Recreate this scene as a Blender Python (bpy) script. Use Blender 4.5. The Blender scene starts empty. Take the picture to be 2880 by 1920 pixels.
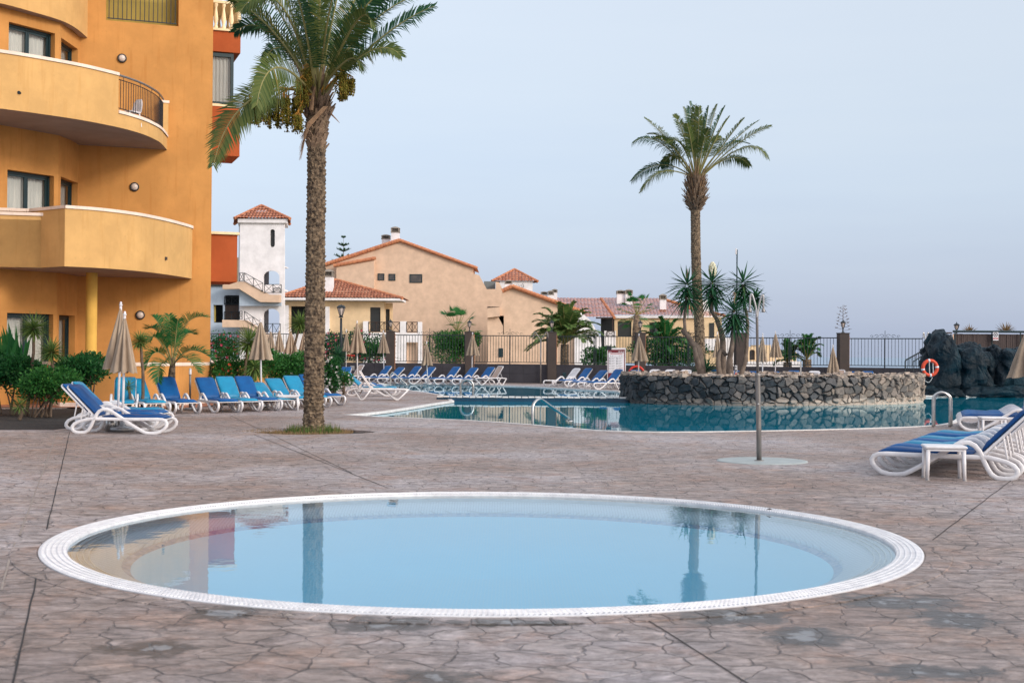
import bpy, bmesh, math, random
from mathutils import Vector, Matrix
from mathutils import noise as mn
random.seed(11)
R_ = math.radians
SC = bpy.context.scene
COL = SC.collection
V = Vector

# ------------------------------------------------------------------ camera
F_PX, CAM_H, ROLL = 3800.0, 1.6, 0.007
TILT = math.atan(36.7 / F_PX)
FW = V((0, math.cos(TILT), math.sin(TILT)))
R0, U0 = V((1, 0, 0)), V((0, -math.sin(TILT), math.cos(TILT)))
RT = R0 * math.cos(ROLL) + U0 * math.sin(ROLL)
UP = U0 * math.cos(ROLL) - R0 * math.sin(ROLL)
cd = bpy.data.cameras.new('camera')
cam = bpy.data.objects.new('camera', cd)
COL.objects.link(cam)
cam.matrix_world = Matrix(((RT.x, UP.x, -FW.x, 0), (RT.y, UP.y, -FW.y, 0), (RT.z, UP.z, -FW.z, CAM_H), (0, 0, 0, 1)))
cd.sensor_width = 36; cd.lens = F_PX / 2880 * 36
cd.clip_start = 0.1; cd.clip_end = 90000
cd.dof.use_dof = True; cd.dof.focus_distance = 30; cd.dof.aperture_fstop = 4.5
SC.camera = cam

# ------------------------------------------------------------------ sky and sun
SUN_EL, SUN_AZ = 24, 128
w = bpy.data.worlds.new('World'); SC.world = w; w.use_nodes = True
nt = w.node_tree; nt.nodes.clear()
N = nt.nodes.new; L = nt.links.new
out = N('ShaderNodeOutputWorld'); bg = N('ShaderNodeBackground'); bg2 = N('ShaderNodeBackground'); addn = N('ShaderNodeAddShader')
sky = N('ShaderNodeTexSky'); sky.sky_type = 'NISHITA'; sky.sun_disc = False
sky.sun_elevation = R_(SUN_EL); sky.sun_rotation = R_(SUN_AZ); sky.dust_density = 3.0
bg.inputs['Strength'].default_value = 0.05
L(sky.outputs[0], bg.inputs['Color'])
tc = N('ShaderNodeTexCoord'); sp = N('ShaderNodeSeparateXYZ'); L(tc.outputs['Generated'], sp.inputs[0])
# thin high cloud veil: brighter towards the zenith, streaky
mp = N('ShaderNodeMapping'); mp.inputs['Scale'].default_value = (1.2, 1.2, 9); mp.inputs['Rotation'].default_value = (0, R_(5), 0)
nz = N('ShaderNodeTexNoise'); nz.inputs['Scale'].default_value = 2.2; nz.inputs['Detail'].default_value = 7; nz.inputs['Roughness'].default_value = .55
L(tc.outputs['Generated'], mp.inputs[0]); L(mp.outputs[0], nz.inputs['Vector'])
ma = N('ShaderNodeMath'); ma.operation = 'MULTIPLY_ADD'; ma.inputs[1].default_value = .11; ma.inputs[2].default_value = -.055
L(nz.outputs['Fac'], ma.inputs[0])
ma2 = N('ShaderNodeMath'); ma2.operation = 'ADD'; L(sp.outputs['Z'], ma2.inputs[0]); L(ma.outputs[0], ma2.inputs[1])
cr = N('ShaderNodeValToRGB'); L(ma2.outputs[0], cr.inputs[0])
e = cr.color_ramp.elements
e[0].position = 0.0; e[0].color = (.44, .51, .68, 1)
e[1].position = 1.0; e[1].color = (.78, .84, .95, 1)
for p, c in ((.05, (.48, .555, .725)), (.12, (.56, .64, .775)), (.20, (.635, .70, .79)), (.30, (.69, .745, .82)), (.55, (.80, .85, .93))):
    q = e.new(p); q.color = (*c, 1)
# a little darker to the right of the view, where the haze bank lies
# after-glow on the sun's side, behind and to the right of the viewer
dt = N('ShaderNodeVectorMath'); dt.operation = 'DOT_PRODUCT'; L(tc.outputs['Generated'], dt.inputs[0]); dt.inputs[1].default_value = (.80, -.52, .30)
gm = N('ShaderNodeMath'); gm.operation = 'MAXIMUM'; L(dt.outputs['Value'], gm.inputs[0]); gm.inputs[1].default_value = 0
gp = N('ShaderNodeMath'); gp.operation = 'POWER'; L(gm.outputs[0], gp.inputs[0]); gp.inputs[1].default_value = 2.0
gv = N('ShaderNodeVectorMath'); gv.operation = 'SCALE'; gv.inputs[0].default_value = (.95, .80, .68); L(gp.outputs[0], gv.inputs['Scale'])
mr = N('ShaderNodeMapRange'); mr.inputs['From Min'].default_value = -.4; mr.inputs['From Max'].default_value = .5
mr.inputs['To Min'].default_value = 1.06; mr.inputs['To Max'].default_value = .93
L(sp.outputs['X'], mr.inputs['Value'])
vm = N('ShaderNodeVectorMath'); vm.operation = 'SCALE'; L(cr.outputs[0], vm.inputs[0]); L(mr.outputs[0], vm.inputs['Scale'])
va = N('ShaderNodeVectorMath'); va.operation = 'ADD'; L(vm.outputs[0], va.inputs[0]); L(gv.outputs[0], va.inputs[1])
L(va.outputs[0], bg2.inputs['Color']); bg2.inputs['Strength'].default_value = .93
L(bg.outputs[0], addn.inputs[0]); L(bg2.outputs[0], addn.inputs[1]); L(addn.outputs[0], out.inputs[0])

sl = bpy.data.lights.new('sun', 'SUN'); sl.energy = 1.9; sl.angle = R_(15); sl.color = (1, .92, .84)
so = bpy.data.objects.new('sun', sl); COL.objects.link(so)
az, el = R_(SUN_AZ), R_(SUN_EL)
SD = V((math.sin(az) * math.cos(el), math.cos(az) * math.cos(el), math.sin(el)))
so.rotation_euler = SD.to_track_quat('Z', 'Y').to_euler(); so.location = (30, -20, 40)
SC.view_settings.view_transform = 'Standard'; SC.view_settings.look = 'None'
SC.view_settings.exposure = 0.0; SC.view_settings.gamma = 1.0

# ------------------------------------------------------------------ pixel helpers (photo is 2880 x 1920)
def ray(px, py): return FW * F_PX + RT * (px - 1440) - UP * (py - 960)
def Q(px, py, Y):
    d = ray(px, py); t = Y / d.y
    return V((d.x * t, Y, CAM_H + d.z * t))
def G(px, py, z=0.0):
    d = ray(px, py); t = (z - CAM_H) / d.z
    return V((d.x * t, d.y * t, z))
def hit(A, B, px, py):
    """ray against the vertical plane through A and B (xy)"""
    n = V((-(B[1] - A[1]), B[0] - A[0])); d = ray(px, py)
    t = (n.x * A[0] + n.y * A[1]) / (n.x * d.x + n.y * d.y)
    p = V((d.x * t, d.y * t, CAM_H + d.z * t))
    ln = math.hypot(B[0] - A[0], B[1] - A[1])
    u = ((p.x - A[0]) * (B[0] - A[0]) + (p.y - A[1]) * (B[1] - A[1])) / ln
    return u, p.z, p

# ------------------------------------------------------------------ object helpers
ORG = {}
def tag(o, label=None, cat=None, group=None, kind=None):
    if label: o['label'] = label
    if cat: o['category'] = cat
    if group: o['group'] = group
    if kind: o['kind'] = kind
    return o
def thing(name, label, cat, loc=(0, 0, 0), group=None):
    o = bpy.data.objects.new(name, None); o.empty_display_size = .2
    COL.objects.link(o); o.location = loc; ORG[o] = V(loc)
    return tag(o, label, cat, group)
def copy_tree(o, parent=None):
    c = o.copy(); COL.objects.link(c)
    if parent: c.parent = parent
    for ch in list(o.children): copy_tree(ch, c)
    return c

class MB:
    def __init__(s): s.v = []; s.f = []; s.m = []; s.col = None
    def add(s, vs, fs, mi=0):
        k = len(s.v); s.v += [V(p) for p in vs]
        for f in fs: s.f.append([i + k for i in f]); s.m.append(mi)
    def box(s, c, d, rz=0, mi=0, M=None):
        x, y, z = d[0] / 2, d[1] / 2, d[2] / 2
        vs = [V((a * x, b * y, e * z)) for a in (-1, 1) for b in (-1, 1) for e in (-1, 1)]
        if M is None: M = Matrix.Rotation(rz, 3, 'Z')
        s.add([M @ p + V(c) for p in vs], [(0, 1, 3, 2), (4, 6, 7, 5), (0, 4, 5, 1), (2, 3, 7, 6), (0, 2, 6, 4), (1, 5, 7, 3)], mi)
    def rbox(s, c, d, r=.01, rz=0, mi=0):
        """box with chamfered edges"""
        x, y, z = d[0] / 2, d[1] / 2, d[2] / 2; M = Matrix.Rotation(rz, 3, 'Z')
        rings = []
        for zz, ins in ((-z, r), (-z + r, 0), (z - r, 0), (z, r)):
            a, b = x - ins, y - ins; q = min(r, a, b)
            rings.append([V((a - q, -b, zz)), V((a, -b + q, zz)), V((a, b - q, zz)), V((a - q, b, zz)), V((-a + q, b, zz)), V((-a, b - q, zz)), V((-a, -b + q, zz)), V((-a + q, -b, zz))])
        s.loft([[M @ p + V(c) for p in rg] for rg in rings], True, True, mi)
    def loft(s, rings, closed=True, caps=False, mi=0):
        n = len(rings[0]); vs = [p for r in rings for p in r]; fs = []
        for i in range(len(rings) - 1):
            for j in range(n if closed else n - 1):
                a, b = i * n + j, i * n + (j + 1) % n
                fs.append((a, b, b + n, a + n))
        if caps: fs.append(tuple(range(n))[::-1]); fs.append(tuple((len(rings) - 1) * n + j for j in range(n)))
        s.add(vs, fs, mi)
    def tube(s, path, r, n=8, closed=False, caps=True, mi=0, flat=None):
        path = [V(p) for p in path]; m = len(path); rings = []
        prev = None
        for i, p in enumerate(path):
            if closed: t = path[(i + 1) % m] - path[i - 1]
            else: t = path[min(i + 1, m - 1)] - path[max(i - 1, 0)]
            t = t.normalized() if t.length > 1e-9 else V((0, 0, 1))
            if prev is None:
                a = V((0, 0, 1)) if abs(t.z) < .9 else V((1, 0, 0))
            else: a = prev
            x = (a - t * a.dot(t)).normalized(); y = t.cross(x); prev = x
            rr = r[i] if isinstance(r, (list, tuple)) else r
            fx, fy = (flat if flat else (1, 1))
            rings.append([p + x * (rr * fx * math.cos(2 * math.pi * k / n)) + y * (rr * fy * math.sin(2 * math.pi * k / n)) for k in range(n)])
        if closed: rings.append(rings[0])
        s.loft(rings, True, caps and not closed, mi)
    def ribbon(s, path, w, h, axis, closed=True, mi=0):
        """rectangular section swept in the plane square to axis; w along axis, h in plane"""
        path = [V(p) for p in path]; m = len(path); axis = V(axis).normalized(); rings = []
        for i, p in enumerate(path):
            if closed: t = path[(i + 1) % m] - path[i - 1]
            else: t = path[min(i + 1, m - 1)] - path[max(i - 1, 0)]
            t.normalize(); nn = axis.cross(t).normalized(); c = .3
            a, b = axis * (w / 2), nn * (h / 2)
            rings.append([p + a * (1 - c) + b, p + a + b * (1 - c), p + a - b * (1 - c), p + a * (1 - c) - b, p - a * (1 - c) - b, p - a - b * (1 - c), p - a + b * (1 - c), p - a * (1 - c) + b])
        if closed: rings.append(rings[0])
        s.loft(rings, True, not closed, mi)
    def lathe(s, prof, c=(0, 0, 0), n=24, mi=0, M=None):
        c = V(c); rings = []
        for r, z in prof:
            rg = [V((r * math.cos(2 * math.pi * k / n), r * math.sin(2 * math.pi * k / n), z)) for k in range(n)]
            if M: rg = [M @ p for p in rg]
            rings.append([p + c for p in rg])
        s.loft(rings, True, False, mi)
    def strip(s, pts, z0, z1, mi=0):
        for a, b in zip(pts[:-1], pts[1:]):
            s.add([(a[0], a[1], z0), (b[0], b[1], z0), (b[0], b[1], z1), (a[0], a[1], z1)], [(0, 1, 2, 3)], mi)
    def plate(s, outer, holes, fn, mi=0):
        """polygon with holes extruded; fn(point, side) gives the 3-D place of each 2-D point for side 0 / 1"""
        bm = bmesh.new(); loops = []
        for lp in [outer] + list(holes):
            vs = [bm.verts.new((p[0], p[1], 0)) for p in lp]
            loops.append(vs)
            for i in range(len(vs)): bm.edges.new((vs[i], vs[(i + 1) % len(vs)]))
        bmesh.ops.triangle_fill(bm, use_beauty=True, edges=bm.edges[:])
        bm.verts.index_update(); pts = [(v.co.x, v.co.y) for v in bm.verts]
        idx = [[v.index for v in lp] for lp in loops]
        fs = [[v.index for v in f.verts] for f in bm.faces]; bm.free()
        for side in (0, 1): s.add([fn(p, side) for p in pts], fs, mi)
        n = len(pts); k = len(s.v) - 2 * n
        for lp in idx:
            for i in range(len(lp)):
                a, b = lp[i], lp[(i + 1) % len(lp)]
                s.f.append([k + a, k + b, k + n + b, k + n + a]); s.m.append(mi)
    def build(s, name, mats, parent=None, smooth=False, label=None):
        o = ORG.get(parent, V((0, 0, 0))) if parent else V((0, 0, 0))
        me = bpy.data.meshes.new(name)
        me.from_pydata([tuple(p - o) for p in s.v], [], s.f)
        if not isinstance(mats, (list, tuple)): mats = [mats]
        for m in mats: me.materials.append(m)
        if len(mats) > 1: me.polygons.foreach_set('material_index', s.m)
        me.polygons.foreach_set('use_smooth', [smooth] * len(s.f))
        if s.col:
            at = me.color_attributes.new('mark', 'FLOAT_COLOR', 'POINT')
            at.data.foreach_set('color', [c for q in s.col for c in q])
        me.update()
        ob = bpy.data.objects.new(name, me); COL.objects.link(ob)
        if parent: ob.parent = parent; ORG[ob] = o
        if label: ob['label'] = label
        return ob
def setting(ob): ob['kind'] = 'structure'; return ob

def arc(cx, cy, r, a0, a1, n): return [(cx + r * math.cos(R_(a0 + (a1 - a0) * i / n)), cy + r * math.sin(R_(a0 + (a1 - a0) * i / n))) for i in range(n + 1)]
def spline(pts, n=6, closed=False):
    """Catmull-Rom through the points"""
    pts = [V(p) for p in pts]; m = len(pts); o = []
    rng = range(m) if closed else range(m - 1)
    for i in rng:
        if closed: a, b, c, d = pts[i - 1], pts[i], pts[(i + 1) % m], pts[(i + 2) % m]
        else: a, b, c, d = pts[max(i - 1, 0)], pts[i], pts[i + 1], pts[min(i + 2, m - 1)]
        for k in range(n):
            t = k / n
            o.append(.5 * ((2 * b) + (c - a) * t + (2 * a - 5 * b + 4 * c - d) * t * t + (3 * b - a - 3 * c + d) * t ** 3))
    if not closed: o.append(pts[-1])
    return o

# ------------------------------------------------------------------ materials
def newmat(name):
    m = bpy.data.materials.new(name); m.use_nodes = True
    t = m.node_tree; b = t.nodes['Principled BSDF']
    return m, t, b
def noise_n(t, vec, scale, detail=6, rough=.6, dist=0):
    n = t.nodes.new('ShaderNodeTexNoise'); n.inputs['Scale'].default_value = scale
    n.inputs['Detail'].default_value = detail; n.inputs['Roughness'].default_value = rough; n.inputs['Distortion'].default_value = dist
    t.links.new(vec, n.inputs['Vector']); return n
def ramp_n(t, fac, stops):
    r = t.nodes.new('ShaderNodeValToRGB'); t.links.new(fac, r.inputs[0]); e = r.color_ramp.elements
    e[0].position, e[1].position = stops[0][0], stops[-1][0]
    e[0].color = (*stops[0][1], 1); e[1].color = (*stops[-1][1], 1)
    for p, c in stops[1:-1]: q = e.new(p); q.color = (*c, 1)
    return r
def mix_n(t, fac, a, b, mode='MIX'):
    m = t.nodes.new('ShaderNodeMix'); m.data_type = 'RGBA'; m.blend_type = mode
    for s, val in ((0, fac), (6, a), (7, b)):
        if isinstance(val, (int, float)): m.inputs[s].default_value = val
        elif isinstance(val, tuple): m.inputs[s].default_value = (*val, 1)
        else: t.links.new(val, m.inputs[s])
    return m.outputs[2]
def math_n(t, op, a, b=None, c=None):
    m = t.nodes.new('ShaderNodeMath'); m.operation = op
    for s, val in enumerate((a, b, c)):
        if val is None: continue
        if isinstance(val, (int, float)): m.inputs[s].default_value = val
        else: t.links.new(val, m.inputs[s])
    return m.outputs[0]
def bump_n(t, h, strength, dist=.02):
    b = t.nodes.new('ShaderNodeBump'); b.inputs['Strength'].default_value = strength; b.inputs['Distance'].default_value = dist
    t.links.new(h, b.inputs['Height']); return b.outputs[0]
def surf(name, c, c2=None, scale=3, rough=.7, bump=0, bscale=60, metal=0, spec=.4, lo=.35, hi=.65, stretch=None, coat=0):
    m, t, b = newmat(name); tcn = t.nodes.new('ShaderNodeTexCoord'); vec = tcn.outputs['Object']
    if stretch:
        mp = t.nodes.new('ShaderNodeMapping'); mp.inputs['Scale'].default_value = stretch; t.links.new(vec, mp.inputs[0]); vec = mp.outputs[0]
    c2 = c2 or tuple(x * .8 for x in c)
    n = noise_n(t, vec, scale, 8)
    r = ramp_n(t, n.outputs['Fac'], ((lo, c2), (hi, c)))
    t.links.new(r.outputs[0], b.inputs['Base Color'])
    b.inputs['Roughness'].default_value = rough; b.inputs['Metallic'].default_value = metal
    b.inputs['Specular IOR Level'].default_value = spec
    if coat: b.inputs['Coat Weight'].default_value = coat
    if bump:
        n2 = noise_n(t, vec, bscale, 4); t.links.new(bump_n(t, n2.outputs['Fac'], bump, .02), b.inputs['Normal'])
    return m
def stucco(name, c, stain=(.5, .42, .3), amt=.25):
    m, t, b = newmat(name); tcn = t.nodes.new('ShaderNodeTexCoord'); vec = tcn.outputs['Object']
    n1 = noise_n(t, vec, .9, 8, .65); n2 = noise_n(t, vec, 6, 6)
    mp = t.nodes.new('ShaderNodeMapping'); mp.inputs['Scale'].default_value = (3, 3, .25); t.links.new(vec, mp.inputs[0])
    n3 = noise_n(t, mp.outputs[0], 2.0, 6)
    a = mix_n(t, ramp_n(t, n1.outputs['Fac'], ((.38, (0, 0, 0)), (.66, (1, 1, 1)))).outputs[0], tuple(x * .88 for x in c), tuple(min(1, x * 1.08) for x in c))
    a = mix_n(t, math_n(t, 'MULTIPLY', ramp_n(t, n3.outputs['Fac'], ((.55, (0, 0, 0)), (.75, (1, 1, 1)))).outputs[0], amt), a, tuple(x * s for x, s in zip(c, stain)))
    a = mix_n(t, math_n(t, 'MULTIPLY', ramp_n(t, n2.outputs['Fac'], ((.6, (0, 0, 0)), (.72, (1, 1, 1)))).outputs[0], amt * .5), a, tuple(x * .7 for x in c))
    t.links.new(a, b.inputs['Base Color']); b.inputs['Roughness'].default_value = .9; b.inputs['Specular IOR Level'].default_value = .15
    nb = noise_n(t, vec, 45, 6); t.links.new(bump_n(t, nb.outputs['Fac'], .35, .012), b.inputs['Normal'])
    return m
def leafmat(name, c1, c2, c3=None, transl=.25, rough=.5):
    m, t, b = newmat(name); g = t.nodes.new('ShaderNodeNewGeometry')
    st = [(0, c1), (.6, c2)] + ([(.93, c2), (1, c3)] if c3 else [(1, c2)])
    r = ramp_n(t, g.outputs['Random Per Island'], st)
    t.links.new(r.outputs[0], b.inputs['Base Color']); b.inputs['Roughness'].default_value = rough
    b.inputs['Specular IOR Level'].default_value = .15
    tr = t.nodes.new('ShaderNodeBsdfTranslucent'); t.links.new(r.outputs[0], tr.inputs[0])
    mx = t.nodes.new('ShaderNodeMixShader'); mx.inputs[0].default_value = transl
    t.links.new(b.outputs[0], mx.inputs[1]); t.links.new(tr.outputs[0], mx.inputs[2])
    t.links.new(mx.outputs[0], t.nodes['Material Output'].inputs[0]); return m
def watermat(name, tint, ior=1.36, bump=.03, scale=2.5, bd=.02, gcol=(.97, .99, 1), murk=None):
    m, t, b = newmat(name); t.nodes.remove(b)
    tcn = t.nodes.new('ShaderNodeTexCoord'); n = noise_n(t, tcn.outputs['Object'], scale, 3, .5)
    n2 = noise_n(t, tcn.outputs['Object'], scale * 6, 2, .5)
    hh = math_n(t, 'ADD', n.outputs['Fac'], math_n(t, 'MULTIPLY', n2.outputs['Fac'], .12))
    nb = bump_n(t, hh, bump, bd)
    fr = t.nodes.new('ShaderNodeFresnel'); fr.inputs['IOR'].default_value = ior; t.links.new(nb, fr.inputs['Normal'])
    gl = t.nodes.new('ShaderNodeBsdfGlossy'); gl.inputs['Roughness'].default_value = .012; t.links.new(nb, gl.inputs['Normal'])
    gl.inputs['Color'].default_value = (*gcol, 1)
    tr = t.nodes.new('ShaderNodeBsdfTransparent'); tr.inputs[0].default_value = (*tint, 1)
    mx = t.nodes.new('ShaderNodeMixShader'); t.links.new(fr.outputs[0], mx.inputs[0])
    body = tr.outputs[0]
    if murk:
        df = t.nodes.new('ShaderNodeBsdfDiffuse'); df.inputs[0].default_value = (*murk[0], 1); m2 = t.nodes.new('ShaderNodeMixShader'); m2.inputs[0].default_value = murk[1]
        t.links.new(tr.outputs[0], m2.inputs[1]); t.links.new(df.outputs[0], m2.inputs[2]); body = m2.outputs[0]
    t.links.new(body, mx.inputs[1]); t.links.new(gl.outputs[0], mx.inputs[2])
    t.links.new(mx.outputs[0], t.nodes['Material Output'].inputs[0]); return m
def glassmat(name):
    m, t, b = newmat(name); t.nodes.remove(b)
    fr = t.nodes.new('ShaderNodeFresnel'); fr.inputs['IOR'].default_value = 1.5
    gl = t.nodes.new('ShaderNodeBsdfGlossy'); gl.inputs['Roughness'].default_value = .02
    tr = t.nodes.new('ShaderNodeBsdfTransparent'); tr.inputs[0].default_value = (.85, .9, .9, 1)
    mx = t.nodes.new('ShaderNodeMixShader'); t.links.new(fr.outputs[0], mx.inputs[0]); t.links.new(tr.outputs[0], mx.inputs[1]); t.links.new(gl.outputs[0], mx.inputs[2])
    t.links.new(mx.outputs[0], t.nodes['Material Output'].inputs[0]); return m
def mosaic(name, c1, c2, grout, size, gw=.08, rough=.25):
    """small square tiles"""
    m, t, b = newmat(name); tcn = t.nodes.new('ShaderNodeTexCoord')
    br = t.nodes.new('ShaderNodeTexBrick'); br.offset = 0; br.inputs['Scale'].default_value = 1
    br.inputs['Brick Width'].default_value = size; br.inputs['Row Height'].default_value = size; br.inputs['Mortar Size'].default_value = size * gw
    br.inputs['Color1'].default_value = (*c1, 1); br.inputs['Color2'].default_value = (*c2, 1); br.inputs['Mortar'].default_value = (*grout, 1)
    t.links.new(tcn.outputs['Object'], br.inputs['Vector'])
    n = noise_n(t, tcn.outputs['Object'], 1.3, 5)
    a = mix_n(t, math_n(t, 'MULTIPLY', n.outputs['Fac'], .35), br.outputs['Color'], tuple(x * .75 for x in c1))
    t.links.new(a, b.inputs['Base Color']); b.inputs['Roughness'].default_value = rough; return m

def deckmat():
    m, t, b = newmat('stamped_concrete'); tcn = t.nodes.new('ShaderNodeTexCoord'); vec = tcn.outputs['Object']
    nw = noise_n(t, vec, 1.7, 3); sc = t.nodes.new('ShaderNodeVectorMath'); sc.operation = 'SCALE'; sc.inputs['Scale'].default_value = .42
    t.links.new(nw.outputs['Color'], sc.inputs[0])
    ad = t.nodes.new('ShaderNodeVectorMath'); ad.operation = 'ADD'; t.links.new(vec, ad.inputs[0]); t.links.new(sc.outputs[0], ad.inputs[1])
    def vor(scale, feat):
        v = t.nodes.new('ShaderNodeTexVoronoi'); v.feature = feat; v.voronoi_dimensions = '2D'; v.inputs['Scale'].default_value = scale
        v.inputs['Randomness'].default_value = .85; t.links.new(ad.outputs[0], v.inputs['Vector']); return v
    ve = vor(3.5, 'DISTANCE_TO_EDGE'); vc = vor(3.5, 'F1')
    wj = noise_n(t, vec, 2.3, 4)
    jm = t.nodes.new('ShaderNodeMapRange'); jm.inputs['From Min'].default_value = .004
    t.links.new(ve.outputs['Distance'], jm.inputs['Value'])
    t.links.new(math_n(t, 'MULTIPLY_ADD', wj.outputs['Fac'], .15, -.03), jm.inputs['From Max'])
    joint = jm.outputs[0]  # 0 in the joint
    nl = noise_n(t, vec, .22, 6, .6); nm = noise_n(t, vec, 1.4, 8, .7); nf = noise_n(t, vec, 14, 6, .7)
    base = ramp_n(t, nl.outputs['Fac'], ((.36, (.235, .172, .145)), (.48, (.28, .228, .210)), (.62, (.37, .33, .335)))).outputs[0]
    base = mix_n(t, ramp_n(t, nm.outputs['Fac'], ((.5, (0, 0, 0)), (.72, (.75, .75, .75)))).outputs[0], base, (.33, .19, .13))
    base = mix_n(t, ramp_n(t, nm.outputs['Fac'], ((.28, (.6, .6, .6)), (.44, (0, 0, 0)))).outputs[0], base, (.13, .105, .098))
    cs_ = t.nodes.new('ShaderNodeSeparateColor'); t.links.new(vc.outputs['Color'], cs_.inputs[0])
    cg = ramp_n(t, cs_.outputs[0], ((0, (.40, .41, .43)), (1, (.62, .60, .575)))).outputs[0]
    base = mix_n(t, .55, base, cg, 'SOFT_LIGHT')
    mps = t.nodes.new('ShaderNodeMapping'); mps.inputs['Scale'].default_value = (1.0, 1.9, 1); mps.inputs['Rotation'].default_value = (0, 0, .35); t.links.new(vec, mps.inputs[0])
    nsl = noise_n(t, mps.outputs[0], 4.2, 12, .78, .8)
    base = mix_n(t, .9, base, ramp_n(t, nsl.outputs['Fac'], ((.34, (.14, .135, .13)), (.5, (.5, .5, .5)), (.66, (.82, .82, .84)))).outputs[0], 'OVERLAY')
    base = mix_n(t, .5, base, ramp_n(t, nf.outputs['Fac'], ((.3, (.28, .28, .28)), (.7, (.72, .72, .72)))).outputs[0], 'OVERLAY')
    nj = noise_n(t, vec, 2.6, 4)
    jd = math_n(t, 'MULTIPLY', math_n(t, 'SUBTRACT', 1.0, joint), math_n(t, 'MULTIPLY_ADD', nj.outputs['Fac'], 4.2, -1.75))
    base = mix_n(t, math_n(t, 'MINIMUM', jd, .78), base, (.062, .050, .048))
    mp3 = t.nodes.new('ShaderNodeMapping'); mp3.inputs['Scale'].default_value = (2.2, 5.5, 1); mp3.inputs['Rotation'].default_value = (0, 0, -.25); t.links.new(vec, mp3.inputs[0])
    nk = noise_n(t, mp3.outputs[0], 2.2, 3, .5, 1.2)
    ck = math_n(t, 'ABSOLUTE', math_n(t, 'SUBTRACT', nk.outputs['Fac'], .5))
    ckr = ramp_n(t, ck, ((.0, (1, 1, 1)), (.018, (0, 0, 0)))).outputs[0]
    nk2 = noise_n(t, vec, 4.5, 3)
    ckm = math_n(t, 'MULTIPLY', ckr, ramp_n(t, nk2.outputs['Fac'], ((.50, (0, 0, 0)), (.56, (.9, .9, .9)))).outputs[0])
    base = mix_n(t, ckm, base, (.085, .07, .068))
    # worn, wet and dirty patches near the paddling pool
    sepn = t.nodes.new('ShaderNodeSeparateXYZ'); t.links.new(vec, sepn.inputs[0])
    wet = None; pale = None
    for px, py, rx, ry in ((2270, 1600 + 190, .34, .20), (2690, 1740, .36, .18), (2480, 1690, .45, .16), (620, 1725, .30, .16), (430, 1822, .42, .12), (1090, 1757, .42, .13), (760, 1712, .32, .07), (2080, 1735, .45, .16), (2590, 1888, .5, .10), (1440, 1752, .5, .06), (2600, 1690, .3, .12), (1220, 1905, .3, .12)):
        g = G(px, py)
        dx = math_n(t, 'MULTIPLY', math_n(t, 'SUBTRACT', sepn.outputs[0], g.x), 1 / rx)
        dy = math_n(t, 'MULTIPLY', math_n(t, 'SUBTRACT', sepn.outputs[1], g.y), 1 / (ry * 2.2))
        dd = math_n(t, 'SQRT', math_n(t, 'ADD', math_n(t, 'MULTIPLY', dx, dx), math_n(t, 'MULTIPLY', dy, dy)))
        k = math_n(t, 'SUBTRACT', 1.0, dd)
        wet = k if wet is None else math_n(t, 'MAXIMUM', wet, k)
    wn = noise_n(t, vec, 5, 6, .7)
    wf = math_n(t, 'ADD', wet, math_n(t, 'MULTIPLY_ADD', wn.outputs['Fac'], 2.4, -1.25))
    wr = ramp_n(t, wf, ((.12, (0, 0, 0)), (.42, (1, 1, 1)))).outputs[0]
    wi = ramp_n(t, wf, ((.70, (0, 0, 0)), (.85, (1, 1, 1)))).outputs[0]
    base = mix_n(t, math_n(t, 'MULTIPLY', wr, .85), base, (.050, .044, .040))
    base = mix_n(t, math_n(t, 'MULTIPLY', wi, .75), base, (.30, .31, .33))
    t.links.new(base, b.inputs['Base Color'])
    rg = math_n(t, 'MULTIPLY_ADD', wr, -.28, .60)
    t.links.new(rg, b.inputs['Roughness']); b.inputs['Specular IOR Level'].default_value = .5
    # relief: rounded slabs, chiselled face, joints
    mp = t.nodes.new('ShaderNodeMapping'); mp.inputs['Scale'].default_value = (2.6, 6, 1); mp.inputs['Rotation'].default_value = (0, 0, .3); t.links.new(vec, mp.inputs[0])
    nc = noise_n(t, mp.outputs[0], 1.6, 7, .62, .6)
    h = math_n(t, 'ADD', math_n(t, 'MULTIPLY', joint, .6), math_n(t, 'ADD', math_n(t, 'MULTIPLY', nc.outputs['Fac'], 1.0), math_n(t, 'MULTIPLY', nsl.outputs['Fac'], .9)))
    h = math_n(t, 'ADD', h, math_n(t, 'MULTIPLY', nf.outputs['Fac'], .12))
    t.links.new(bump_n(t, h, .9, .034), b.inputs['Normal'])
    return m

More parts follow.
